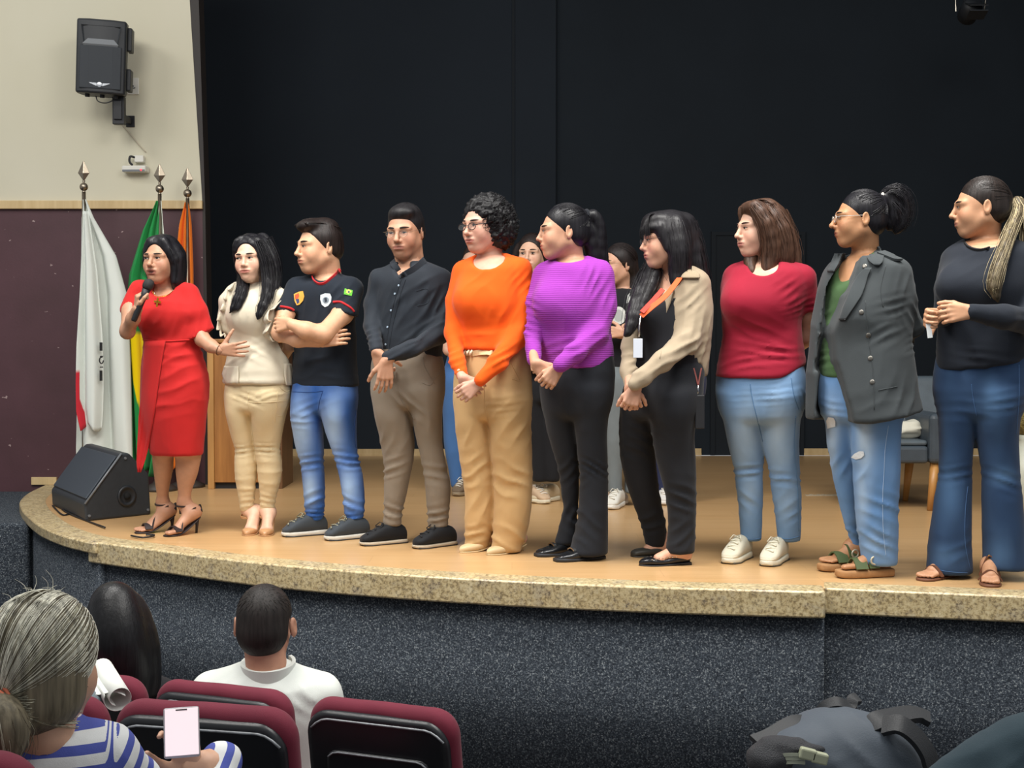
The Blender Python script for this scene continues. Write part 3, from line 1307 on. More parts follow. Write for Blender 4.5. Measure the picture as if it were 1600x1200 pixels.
def seam(o, pts, r, m, name='seam', n=None, lift=.001, parent=None):
    """thin raised line along pixels lying on a garment"""
    p2 = smooth_path(pts, n or max(8, len(pts) * 6))
    w = []
    for x, y in p2:
        h, nn = hit(o, x, y)
        if h is not None:
            w.append(h + nn * lift)
    if len(w) < 3:
        return None
    q = MB().tube(w, r, 5)
    return mesh_obj(name, np.array(q.v), q.f, m, parent or o)


def patch(o, outline, m, name='print', lift=.003, parent=None, nsub=5):
    """flat printed shape laid on a garment; outline in pixels around its centre"""
    outline = np.asarray(outline, float)
    c = outline.mean(0)
    n = len(outline)
    vs, fs = [], []
    for k in range(nsub + 1):
        t = k / nsub
        for q in outline:
            p = c + (q - c) * max(t, .02)
            h, nn = hit(o, *p)
            if h is None:
                h, nn = hit(o, *(c + (q - c) * .8 * t))
            if h is None:
                return None
            vs.append(h + nn * lift)
    for k in range(nsub):
        for i in range(n):
            j = (i + 1) % n
            fs.append((k * n + i, (k + 1) * n + i, (k + 1) * n + j, k * n + j))
    fs.append(tuple(range(n)))
    return mesh_obj(name, np.array(vs), fs, m, parent or o)


def disc(cx, cy, rx, ry=None, n=18):
    ry = rx if ry is None else ry
    return [(cx + rx * math.cos(t), cy + ry * math.sin(t)) for t in np.linspace(0, 2 * math.pi, n, endpoint=False)]


def button(o, x, y, r, m, name='button', parent=None):
    h, nn = hit(o, x, y)
    if h is None:
        return
    up = np.array([0, 0, 1.0])
    a = np.cross(up, nn)
    a /= np.linalg.norm(a)
    M = np.stack([a, np.cross(nn, a), nn], 1)
    q = MB().lathe([(r, -.001), (r, .002), (r * .8, .0035), (0, .003)], h, M, 14)
    return mesh_obj(name, np.array(q.v), q.f, m, parent or o, True, auto=40)


def sheet(o, rows, m, name, lift=.006, th=.003, nu=14, nv=24, dyf=None, parent=None, D=None, wob=0.0):
    """overlapping cloth panel: rows (y, xl, xr) laid just in front of garment o (or of depth D where o is missed)"""
    ys = np.array([r[0] for r in rows], float)
    G = np.full((nv, nu, 3), np.nan)
    for j in range(nv):
        y = ys[0] + (ys[-1] - ys[0]) * j / (nv - 1)
        xl, xr = np.interp(y, ys, [r[1] for r in rows]), np.interp(y, ys, [r[2] for r in rows])
        for i in range(nu):
            x = xl + (xr - xl) * i / (nu - 1)
            h, nn = hit(o, x, y) if o is not None else (None, None)
            if h is not None:
                d = h[1] - lift
            else:
                d = np.nan
            G[j, i] = (x, y, d)
    d = G[:, :, 2]
    if np.isnan(d).any():
        good = np.argwhere(~np.isnan(d))
        for j, i in np.argwhere(np.isnan(d)):
            if len(good):
                k = np.argmin((good[:, 0] - j) ** 2 * .6 + (good[:, 1] - i) ** 2)
                d[j, i] = d[tuple(good[k])]
            else:
                d[j, i] = D
    for _ in range(2):
        e = d.copy()
        e[1:-1, :] = (d[:-2] + 2 * d[1:-1] + d[2:]) / 4
        e[:, 1:-1] = np.minimum(e[:, 1:-1], (e[:, :-2] + 2 * e[:, 1:-1] + e[:, 2:]) / 4 + .002)
        d = np.minimum(e, d + .004)
    vs = []
    for j in range(nv):
        for i in range(nu):
            t = j / (nv - 1)
            dd = d[j, i] + (dyf(i / (nu - 1), t) if dyf else 0) + wob * math.sin(i * 1.1 + j * .4)
            vs.append(P(G[j, i, 0], G[j, i, 1], dd))
    fs = [(j * nu + i, (j + 1) * nu + i, (j + 1) * nu + i + 1, j * nu + i + 1) for j in range(nv - 1) for i in range(nu - 1)]
    ob = mesh_obj(name, np.array(vs), fs, m, parent or o)
    md = ob.modifiers.new('solidify', 'SOLIDIFY')
    md.thickness = th
    return ob


def denim(base, light, spots, seed=0):
    """washed denim colours: spots (x, y, rx, ry, amount) in pixels"""
    b, l = np.array(lin(base)), np.array(lin(light))

    def f(v):
        x, y = topx(v)
        w = np.zeros(len(v))
        for cx, cy, rx, ry, am in spots:
            w = np.maximum(w, am * np.exp(-((x - cx) / rx) ** 2 - ((y - cy) / ry) ** 2))
        w = np.clip(w + .14 * noise3(v * np.array([22, 22, 7.]) + seed), 0, 1)[:, None]
        return b * (1 - w) + l * w
    return f


def legs_dy(s, fr, L, t=.2):
    O, d, n = fr
    return (O + d * L * t)[1] - s.D


def heeled_sandal(s, toe, ang, L, hh, col, ankle_px, side):
    fr = s.frame(toe, ang, L)
    O, d, n = fr
    ank = s.pt(ankle_px[0], ankle_px[1], legs_dy(s, fr, L))
    q = s.foot(fr, L, hh, .010, ank, side)
    m = mat('sandal_' + col[1:], col, .5)

    def zb(u):
        return hh * max(0.0, 1 - (u / L) / .62) ** 1.2 + .004
    o = s._shoe_obj('sandal', fr, [(t * L, .040 * w, zb(t * L) - .004, zb(t * L) + .006, 0) for t, w in [(0, .45), (.06, .7), (.25, .68), (.45, .78), (.65, 1), (.85, .95), (.96, .6), (1.01, .3)]], m, 4)
    hb = MB().tube([O + d * .020 + np.array([0, 0, hh + .004]), O + d * .016 + np.array([0, 0, hh * .5]), O + d * .020], [.018, .008, .006], 10)
    mesh_obj('heel', np.array(hb.v), hb.f, m, o)
    # toe band, crossing straps, ankle strap
    s.band('toe_band', [q(.70, .043 * e, .010 + .030 * math.cos(e * 1.45)) for e in (-1, -.6, -.2, .2, .6, 1)], .040, m, o, .003)
    s.band('strap', [q(.64, .040, .012), q(.52, .012, .062), q(.36, -.020, .080), q(.22, -.038, .075)], .008, m, o, .002)
    s.band('strap', [q(.64, -.040, .012), q(.52, -.012, .062), q(.36, .020, .080), q(.22, .038, .075)], .008, m, o, .002)
    s.band('ankle_strap', [ank + np.array([.039 * math.cos(t), .039 * math.sin(t), -.004 + .004 * math.sin(t)]) for t in np.linspace(0, 2 * math.pi, 13)], .008, m, o, .002)
    hc = MB().tube([q(.06, .030, .03), q(-.01, 0, .045), q(.06, -.030, .03)], .010, 8)
    mesh_obj('heel_counter', np.array(hc.v), hc.f, m, o)
    return o


def clasped(s, w1, w2, c, dy, size=.168, r=1.0, arm1=None, arm2=None, curl1=(35, 45, 30), curl2=(30, 45, 30), gap=.022):
    """two folded hands: w1 = wrist px at image left (behind), w2 = wrist px at image right (in front), c = meeting px"""
    f1 = (c[0] - w1[0], c[1] - w1[1])
    f2 = (c[0] - w2[0], c[1] - w2[1])
    l1, l2 = math.hypot(*f1), math.hypot(*f2)
    s.hand_px(w1, (f1[0] / l1, f1[1] / l1, .05), (0.15, 0.1, 1), dy=dy, thumb=-1, size=size, curl=curl1, arm=arm1, r=r, tout=30)
    s.hand_px(w2, (f2[0] / l2, f2[1] / l2, -.05), (-0.15, 0.1, 1), dy=dy - gap, thumb=1, size=size, curl=curl2, arm=arm2, r=r, tout=25)
# ---------------------------------------------------------------- the setting
def node_mat(name, build):
    m = bpy.data.materials.new(name)
    m.use_nodes = True
    nt = m.node_tree
    build(nt, nt.nodes['Principled BSDF'])
    return m


def _ramp(nt, stops, src):
    r = nt.nodes.new('ShaderNodeValToRGB')
    els = r.color_ramp.elements
    while len(els) < len(stops):
        els.new(0.5)
    for e, (p, c) in zip(els, stops):
        e.position = p
        e.color = (*lin(c), 1)
    nt.links.new(src, r.inputs['Fac'])
    return r.outputs['Color']


def _noise(nt, scale, detail=4, vec=None, rough=.5):
    n = nt.nodes.new('ShaderNodeTexNoise')
    n.inputs['Scale'].default_value = scale
    n.inputs['Detail'].default_value = detail
    n.inputs['Roughness'].default_value = rough
    if vec is None:
        tc = nt.nodes.new('ShaderNodeTexCoord')
        vec = tc.outputs['Object']
    nt.links.new(vec, n.inputs['Vector'])
    return n.outputs['Fac']


def _map(nt, scale):
    tc = nt.nodes.new('ShaderNodeTexCoord')
    mp = nt.nodes.new('ShaderNodeMapping')
    mp.inputs['Scale'].default_value = scale
    nt.links.new(tc.outputs['Object'], mp.inputs['Vector'])
    return mp.outputs['Vector']


def _bump(nt, b, src, st, dist):
    bp = nt.nodes.new('ShaderNodeBump')
    bp.inputs['Strength'].default_value = st
    bp.inputs['Distance'].default_value = dist
    nt.links.new(src, bp.inputs['Height'])
    nt.links.new(bp.outputs['Normal'], b.inputs['Normal'])


def _mix(nt, a, b, fac, blend='MIX'):
    m = nt.nodes.new('ShaderNodeMixRGB')
    m.blend_type = blend
    for s, i in ((fac, 0), (a, 1), (b, 2)):
        if isinstance(s, (int, float)):
            m.inputs[i].default_value = s
        elif isinstance(s, str):
            m.inputs[i].default_value = (*lin(s), 1)
        else:
            nt.links.new(s, m.inputs[i])
    return m.outputs['Color']


def _floor(nt, b):
    br = nt.nodes.new('ShaderNodeTexBrick')
    nt.links.new(_map(nt, (1, 1, 1)), br.inputs['Vector'])
    br.inputs['Scale'].default_value = 1.0
    br.inputs['Brick Width'].default_value = 1.3
    br.inputs['Row Height'].default_value = 0.19
    br.inputs['Mortar Size'].default_value = 0.002
    br.inputs['Color1'].default_value = (*lin('#c49f70'), 1)
    br.inputs['Color2'].default_value = (*lin('#be9767'), 1)
    br.inputs['Mortar'].default_value = (*lin('#a8845a'), 1)
    g = _ramp(nt, [(.3, '#bb9463'), (.7, '#cfa97b')], _noise(nt, 2.2, 6, _map(nt, (.9, 14, 1))))
    c = _mix(nt, br.outputs['Color'], g, .45)
    nt.links.new(c, b.inputs['Base Color'])
    b.inputs['Roughness'].default_value = .30
    b.inputs['Specular IOR Level'].default_value = .45
    _bump(nt, b, _noise(nt, 3.0, 3, _map(nt, (1, 9, 1))), .04, .01)


def _granite(nt, b):
    c1 = _ramp(nt, [(.41, '#4a3c30'), (.46, '#9c8660'), (.53, '#c8b68e'), (.70, '#d8ccaa')], _noise(nt, 70, 6, None, .75))
    c2 = _ramp(nt, [(.36, '#8d8678'), (.50, '#bda877'), (.64, '#d6c9a4')], _noise(nt, 14, 5, None, .7))
    c = _mix(nt, c1, c2, .38)
    nt.links.new(c, b.inputs['Base Color'])
    b.inputs['Roughness'].default_value = .32


def _carpet(nt, b):
    n = _noise(nt, 135, 2, None, .8)
    c = _ramp(nt, [(.40, '#1d2127'), (.50, '#383e46'), (.58, '#565d65'), (.69, '#a8adad')], n)
    c = _mix(nt, c, _ramp(nt, [(.35, '#30353c'), (.65, '#474e56')], _noise(nt, 42, 3)), .35)
    nt.links.new(c, b.inputs['Base Color'])
    b.inputs['Roughness'].default_value = .95
    b.inputs['Specular IOR Level'].default_value = .1
    _bump(nt, b, _noise(nt, 240, 2), .7, .006)


def _maroon(nt, b):
    c = _ramp(nt, [(.3, '#472b30'), (.7, '#52333a')], _noise(nt, 3.0, 5))
    sp = _ramp(nt, [(.74, '#000000'), (.755, '#ffffff')], _noise(nt, 17, 2, _map(nt, (1, 1, 1.4))))
    rg = nt.nodes.new('ShaderNodeTexCoord')
    sep = nt.nodes.new('ShaderNodeSeparateXYZ')
    nt.links.new(rg.outputs['Object'], sep.inputs['Vector'])
    c = _mix(nt, c, '#a08a88', sp)
    nt.links.new(c, b.inputs['Base Color'])
    b.inputs['Roughness'].default_value = .55
    _bump(nt, b, _noise(nt, 60, 3), .15, .003)


def _cream(nt, b):
    c = _ramp(nt, [(.3, '#cac5ae'), (.7, '#d1ccb7')], _noise(nt, 1.1, 4))
    nt.links.new(c, b.inputs['Base Color'])
    b.inputs['Roughness'].default_value = .85
    _bump(nt, b, _noise(nt, 90, 3), .1, .003)


def _wood(nt, b, c0='#8a5a2c', c1='#a9743d'):
    c = _ramp(nt, [(.3, c0), (.7, c1)], _noise(nt, 3.5, 6, _map(nt, (7, 7, .7))))
    nt.links.new(c, b.inputs['Base Color'])
    b.inputs['Roughness'].default_value = .4


M_FLOOR = node_mat('stage_floor_wood', _floor)
M_GRAN = node_mat('granite', _granite)
M_CARPET = node_mat('speckled_carpet', _carpet)
M_MAROON = node_mat('maroon_paint', _maroon)
M_CREAM = node_mat('cream_paint', _cream)
M_WOOD = node_mat('lectern_wood', _wood)
M_PALEWOOD = node_mat('pale_wood', lambda nt, b: _wood(nt, b, '#c4a878', '#d6bd8e'))
M_BLACKWALL = mat('black_wall', '#1f262d', .8, noise=(1.2, .10), bump=(50, .1, .003), spec=.2)
M_BLACKWALL2 = mat('black_curtain_wall', '#222931', .8, noise=(1.0, .08), bump=(50, .1, .003), spec=.2)
M_BLACKDOOR = mat('black_door_paint', '#1b2127', .8, noise=(2, .06), spec=.3)
M_DARKEDGE = mat('dark_brown_edge', '#2a2421', .6, noise=(5, .1))
M_HALL = mat('hall_floor', '#3c3a3a', .8, noise=(20, .1))
M_CEIL = mat('ceiling_paint', '#3a3c3e', .9, noise=(3, .05))


def struct(o, label=None):
    o['kind'] = 'structure'
    if label:
        o['label'] = label
    return o


# --- curved stage lip: outer edge from the photograph's floor line
left_px = [(70, 758), (45, 770), (31, 783), (33, 795), (41, 805), (62, 822), (94, 836), (120, 843), (146, 849)]
main_px = [(137, 846), (180, 852), (250, 861), (340, 873), (450, 885), (600, 897), (760, 907), (930, 915), (1100, 921), (1290, 926)]
right_px = [(1285, 919), (1400, 924), (1500, 928), (1600, 932)]
LE = smooth_path([floor_pt(*p) for p in left_px], 40)
ME = smooth_path([floor_pt(*p) for p in main_px], 60)
RE = smooth_path([floor_pt(*p) for p in right_px], 20)
ext = RE[-1] + np.array([[.7, -.10, 0], [1.6, -.2, 0], [2.8, -.25, 0]])
RE = np.concatenate([RE, ext])


def offset(E, d):
    t = np.gradient(E, axis=0)
    t /= np.linalg.norm(t, axis=1)[:, None]
    n = np.stack([-t[:, 1], t[:, 0], t[:, 2] * 0], 1)     # towards the stage interior
    return E + n * d


def lip(name, E, th, wd, lab, up=.004):
    I = offset(E, wd)
    n = len(E)
    v = []
    for a in (E, I):
        for z in (STAGE + up, STAGE - th):
            q = a.copy()
            q[:, 2] = z
            v.append(q)
    v = np.concatenate(v)
    o0, o1, i0, i1 = 0, n, 2 * n, 3 * n
    f = []
    for k in range(n - 1):
        f += [(o0 + k, o0 + k + 1, i0 + k + 1, i0 + k), (o1 + k, o1 + k + 1, o0 + k + 1, o0 + k), (i1 + k, i1 + k + 1, o1 + k + 1, o1 + k), (i0 + k, i0 + k + 1, i1 + k + 1, i1 + k)]
    f += [(o0, i0, i1, o1), (o0 + n - 1, o1 + n - 1, i1 + n - 1, i0 + n - 1)]
    o = mesh_obj(name, v, f, M_GRAN, None, True, auto=35)
    b = o.modifiers.new('bevel', 'BEVEL')
    b.width = .008
    b.segments = 2
    b.limit_method = 'ANGLE'
    return struct(o, lab)


lip('trim_1', LE, .056, .16, 'thinner granite edging at the far left end of the stage', .0015)
lip('trim_2', ME, .105, .15, 'long curved granite edging along the stage front')
lip('trim_3', RE, .105, .15, 'granite edging set slightly back at the right end', .0015)


def skirt(name, E, ins, z1, lab):
    I = offset(E, ins)
    n = len(I)
    a, b = I.copy(), I.copy()
    a[:, 2] = 0
    b[:, 2] = z1
    v = np.concatenate([a, b])
    f = [(k, k + 1, n + k + 1, n + k) for k in range(n - 1)]
    o = mesh_obj(name, v, f, M_CARPET, None, True)
    md = o.modifiers.new('solidify', 'SOLIDIFY')
    md.thickness = .05
    md.offset = -1
    return struct(o, lab)


skirt('wall_stage_left_end', LE, .035, STAGE - .05, 'grey carpet clad stage front, left end')
skirt('wall_stage_front', ME, .045, STAGE - .10, 'grey carpet clad curved stage front')
skirt('wall_stage_right_end', RE, .045, STAGE - .10, 'grey carpet clad stage front, right end')

# stage floor inside the lips
li, mi_, ri = offset(LE, .03), offset(ME, .03), offset(RE, .03)
poly = list(li[:-2]) + list(mi_[1:-1]) + list(ri[1:]) + [np.array([5.2, 12.0, 0]), np.array([-3.4, 12.0, 0])]
fl = MB()
fl.prism([(q[0], q[1]) for q in poly], STAGE - .05, STAGE, plane='xy')
struct(fl.build('floor_stage', M_FLOOR), 'honey coloured wooden stage floor')

hf = MB().box((-7, -1.5, -.1), (7, 9.5, 0))
struct(hf.build('floor', M_HALL), 'hall floor')

# proscenium wall on the left
YW = 9.5


def xw(px, D=YW):
    return (px - 800) / FPX * D


def zw(py, D=YW):
    return P(800, py, D)[2]


xr_top, xr_mid, xr_low = xw(303), xw(318), xw(324)
zt = zw(-190)
w = MB().prism([(-7.0, zw(321)), (xr_mid, zw(321)), (xr_top - .06, zt), (-7.0, zt)], YW, YW + .12)
struct(w.build('wall_left_upper', M_CREAM), 'cream painted upper wall left of the stage')
w = MB().prism([(-7.0, 0), (xw(320), 0), (xw(318), zw(321)), (-7.0, zw(321))], YW, YW + .12)
struct(w.build('wall_left_lower', M_MAROON), 'maroon painted lower wall behind the flags')
tb = MB().box((-7.0, YW - .035, zw(327)), (xw(319), YW, zw(314)))
struct(tb.build('trim_4', M_PALEWOOD, bevel=.004), 'pale wooden rail between cream and maroon wall')
w = MB().prism([(xw(318), STAGE), (xw(327), STAGE), (xw(322), zw(321)), (xr_top + .03, zt), (xr_top - .06, zt), (xr_mid, zw(321))], YW + .002, YW + .16)
struct(w.build('trim_5', M_DARKEDGE), 'dark edging of the stage opening')
mp = MB().tube([P(324.5, 740, YW + .15), P(323.5, 560, YW + .15), P(322.5, 345, YW + .15)], .012, 8)
struct(mp.build('trim_6', mat('grey_pipe', '#4c4a48', .5), smooth=True), 'thin grey conduit on the opening edge')
bb = MB().box((-3.4, YW - .022, STAGE), (xw(88), YW, STAGE + .055))
struct(bb.build('baseboard_left', M_PALEWOOD, bevel=.003), 'short pale skirting behind the floor speaker')

# black stage box
YB = 12.0
w = MB().box((-3.4, YB, STAGE), (xw(868, YB), YB + .1, 6.5))
struct(w.build('wall_back_left', M_BLACKWALL2), 'black back wall of the stage, left half')
w = MB().box((xw(868, YB), YB + .06, STAGE), (5.2, YB + .16, 6.5))
struct(w.build('wall_back_right', M_BLACKWALL), 'black back wall of the stage, right half')
w = MB().box((xw(800, YB), YB - .012, STAGE), (xw(804, YB), YB, 6.5))
struct(w.build('trim_7', M_BLACKDOOR), 'thin dark seam on the black back wall')
w = MB().box((-3.4, YW + .12, STAGE), (-3.3, YB, 6.5))
struct(w.build('wall_stage_left', M_BLACKWALL), 'black side wall of the stage')
w = MB().box((5.1, 6.2, STAGE), (5.2, YB, 6.5))
struct(w.build('wall_stage_right', M_BLACKWALL), 'black right side wall of the stage')
w = MB().box((-3.4, YW + .12, 6.4), (5.2, YB + .2, 6.5))
struct(w.build('ceiling_stage', M_BLACKWALL), 'black ceiling above the stage')
for i, (xa, xb, yd) in enumerate([(-3.3, xw(868, YB), YB), (xw(868, YB), xw(1096, YB + .06), YB + .06), (xw(1252, YB + .06), 5.1, YB + .06)]):
    b = MB().box((xa, yd - .02, STAGE), (xb, yd, STAGE + .062))
    b.box((xa, yd - .028, STAGE), (xb, yd - .02, STAGE + .02))
    struct(b.build(['baseboard_back_left', 'baseboard_back', 'baseboard_back_right'][i], M_PALEWOOD), 'pale wooden skirting of the black back wall')
dY = YB + .06
d = MB().box((xw(1117, dY), dY - .018, STAGE), (xw(1250, dY), dY, zw(368, dY)))
do = struct(d.build('door_1', M_BLACKDOOR), 'black door in the back wall behind the red shirt')
f = MB()
f.box((xw(1110, dY), dY - .03, STAGE), (xw(1117, dY), dY, zw(362, dY)))
f.box((xw(1250, dY), dY - .03, STAGE), (xw(1256, dY), dY, zw(362, dY)))
f.box((xw(1117, dY), dY - .03, zw(368, dY)), (xw(1250, dY), dY, zw(362, dY)))
f.build('door_frame', M_BLACKDOOR, do)
kn = MB().lathe([(.0, -.0), (.022, 0), (.022, .01), (.010, .014), (.010, .03), (.024, .04), (.024, .055), (.0, .06)], (xw(1240, dY), dY - .018, STAGE + 1.0), rotx(R_(90)), 14)
kn.build('door_handle', mat('dull_metal', '#55585c', .35, 1.0), do, smooth=True)

# worn strip of tape on the stage floor
t = PZ(1258, 774, STAGE)
tp = MB()
n = 14
rg = random.Random(4)
for k in range(n):
    x0 = t[0] + k * .017
    dy = rg.uniform(-.006, .006)
    tp.box((x0, t[1] - .035 + dy, STAGE + .0005), (x0 + .0175, t[1] + .03 + dy + rg.uniform(-.012, .012), STAGE + .002 + rg.uniform(0, .002)))
tag(tp.build('floor_tape', mat('worn_tape', '#b3a58c', .7, noise=(60, .3))), 'worn pale tape strip stuck on the stage floor near back', 'tape')

# carpeted block beside the stage
sb = MB().prism([(-7.0, 0), (xw(41, 7.75), 0), (xw(41, 7.75), .875), (xw(34, 7.75), .905), (-7.0, .905)], 7.75, 9.48)
struct(sb.build('wall_side_block', M_CARPET, bevel=.02), 'grey carpeted block left of the stage end')

# raked hall steps under the seats
for i, (y0, y1, z) in enumerate([(2.55, 3.75, .17), (-1.5, 2.55, .42)]):
    st = MB().box((-5, y0, 0), (-.1, y1, z))
    struct(st.build(['floor_step_1', 'floor_step_2'][i], M_HALL), 'raked step of the hall floor')
# ---------------------------------------------------------------- wall speaker, router, socket
M_BLK = mat('black_plastic', '#23262a', .5, noise=(40, .06), bump=(300, .25, .001))
M_BLK2 = mat('dark_grille', '#2b3036', .6, bump=(700, .6, .002))
M_GREYP = mat('grey_plastic', '#6f7377', .45)
M_WHITEP = mat('white_plastic', '#d8d6cc', .4)
M_STEEL = mat('brushed_steel', '#9a948a', .3, 1.0)
M_SILVER = mat('silver_finial', '#978c7c', .34, 1.0, noise=(18, .15))
M_BLKRUB = mat('black_rubber', '#15161a', .55)


def wall_speaker():
    D = 9.18
    c = P(161, 92, D)
    root = empty('wall_speaker', (c[0], D, P(161, 150, D)[2]), 'black loudspeaker hung high on the cream wall', 'speaker')
    M = rotz(R_(9)) @ rotx(R_(4)) @ roty(R_(2.5))
    s = D / FPX
    wd, ht, dp = 74 * s, 112 * s, .27
    b = MB()
    # cabinet: trapezoid in plan, front convex
    pl = [(-wd / 2, -.10), (-wd * .25, -.125), (wd * .25, -.125), (wd / 2, -.10), (wd / 2, 0), (wd * .40, .15), (-wd * .40, .15), (-wd / 2, 0)]
    b.prism(pl, -ht / 2, ht / 2, plane='xy', M=M, c=c)
    b.build('cabinet', M_BLK, root, bevel=.014, seg=3, auto=40)
    g = MB().prism([(-wd * .42, -.124), (-wd * .24, -.131), (wd * .24, -.131), (wd * .42, -.124), (wd * .42, -.11), (-wd * .42, -.11)], -ht * .44, ht * .14, plane='xy', M=M, c=c)
    g.build('grille', M_BLK2, root, bevel=.006)
    # horn mouth: a recess frame with a sloping lower lip
    h = MB()
    zt, zb = ht * .41, ht * .16
    A = [(-wd * .40, -.128, zt), (wd * .40, -.128, zt), (wd * .34, -.128, zb), (-wd * .34, -.128, zb)]
    Bq = [(-wd * .20, -.05, zt - .05), (wd * .20, -.05, zt - .05), (wd * .16, -.05, zb + .075), (-wd * .16, -.05, zb + .075)]
    v = np.array(A + Bq) @ M.T + c
    h.add(v, [(0, 1, 5, 4), (1, 2, 6, 5), (2, 3, 7, 6), (3, 0, 4, 7), (4, 5, 6, 7)])
    h.build('horn', mat('horn_plastic', '#3a3e42', .4), root)
    lp = MB()
    v = np.array([(-wd * .36, -.134, zb), (wd * .36, -.134, zb), (wd * .34, -.126, zb - .012), (-wd * .34, -.126, zb - .012), (-wd * .18, -.118, zb + .062), (wd * .18, -.118, zb + .062)]) @ M.T + c
    lp.add(v, [(0, 1, 5, 4), (3, 2, 1, 0)])
    lp.build('horn_lip', M_GREYP, root)
    # emblem: round boss with two wings
    e = MB()
    cz = -ht * .385
    e.lathe([(0, 0), (.016, 0), (.016, .006), (0, .007)], np.array((0, -.131, cz)) @ M.T + c, M @ rotx(R_(90)), 14)
    for sg in (-1, 1):
        e.prism([(sg * .018, -.010), (sg * .060, .006), (sg * .070, .012), (sg * .018, .010)], -.136, -.130, M=M, c=c + M @ np.array((0, 0, cz)))
    e.build('emblem', mat('chrome', '#c9ccd0', .2, 1.0), root)
    # side fins
    for z0, z1 in ((.12, .44), (-.42, -.12)):
        MB().box((wd / 2 - .005, -.03, ht * z0), (wd / 2 + .028, .10, ht * z1), M, c).build('side_handle', M_BLK, root, bevel=.008)
    for x in (-.28, .02, .30):
        MB().lathe([(.016, -.02), (.016, .01)], c + M @ np.array((wd * x, -.04, -ht / 2)), M, 10).build('rubber_foot', M_BLKRUB, root)
    # bracket
    p0 = P(183, 150, D)
    p1 = P(183, 193, D)
    bk = MB()
    bk.box((-.040, -.02, p1[2] - p0[2]), (.040, .03, 0.0), None, p0 + np.array((0, .04, 0)))
    bk.box((-.028, -.035, p1[2] - p0[2] + .03), (.028, -.02, -.03), None, p0 + np.array((0, .04, 0)))
    bk.box((-.012, .03, -.14), (.012, YW - D - .04, -.10), None, p0 + np.array((0, .04, 0)))
    bk.box((-.03, YW - D - .05, -.16), (.03, YW - D - .04, -.08), None, p0 + np.array((0, .04, 0)))
    bk.build('bracket', M_BLKRUB, root, bevel=.003)
    cb = MB().tube(smooth_path([P(150, 150, D), P(153, 158, D), P(165, 161, D + .05), P(178, 156, D + .05), P(200, 142, YW - .02), P(211, 137, YW - .02)], 30), .004, 6)
    cb.build('cable', mat('grey_cable', '#57585a', .6), root, smooth=True)


wall_speaker()

so = MB().box((xw(203), YW - .012, zw(148)), (xw(221), YW, zw(122)))
sock = tag(so.build('wall_socket', M_WHITEP, bevel=.004), 'white wall socket right of the hung loudspeaker', 'socket')
MB().lathe([(.006, 0), (.006, .02)], (xw(212), YW - .012, zw(135)), rotx(R_(90)), 10).build('plug', M_BLKRUB, sock)
cb = MB().tube(smooth_path([(xw(188), YW - .01, zw(190)), (xw(203), YW - .01, zw(205)), (xw(220), YW - .01, zw(226)), (xw(231), YW - .01, zw(238))], 20), .004, 6)
tag(cb.build('wall_cable', mat('beige_cable', '#b9ad98', .7), smooth=True), 'beige cable running down the cream wall to the router', 'cable')

# router with a red light under a small power plug
r0 = np.array((xw(217), YW - .06, zw(266)))
rr = empty('wifi_router', r0, 'small white router with a red light on the cream wall', 'router')
b = MB().box((-.085, -.03, -.022), (.085, .06, .022), rotz(R_(-4)), r0)
b.build('case', M_WHITEP, rr, bevel=.008)
b = MB().box((-.08, -.031, -.020), (.08, -.026, -.006), rotz(R_(-4)), r0)
b.build('front_edge', M_GREYP, rr)
MB().lathe([(.007, 0), (.007, .004), (0, .006)], r0 + np.array((.052, -.031, -.010)), rotx(R_(90)), 10).build('status_light', mat('red_led', '#ff2a3a', .4, emit=('#ff3040', 2.2)), rr)
p0 = np.array((xw(222), YW - .03, zw(250)))
pp = empty('power_adapter', p0, 'white power adapter with black cord above the router', 'adapter')
MB().box((-.03, -.025, -.022), (.035, .03, .026), None, p0).build('case', M_WHITEP, pp, bevel=.006)
cb = MB().tube(smooth_path([p0 + np.array((-.025, -.02, .01)), p0 + np.array((-.055, -.03, .015)), p0 + np.array((-.06, -.03, -.02)), p0 + np.array((-.04, -.03, -.045))], 16), .008, 7)
cb.build('cord', M_BLKRUB, pp, smooth=True)

# ---------------------------------------------------------------- flags


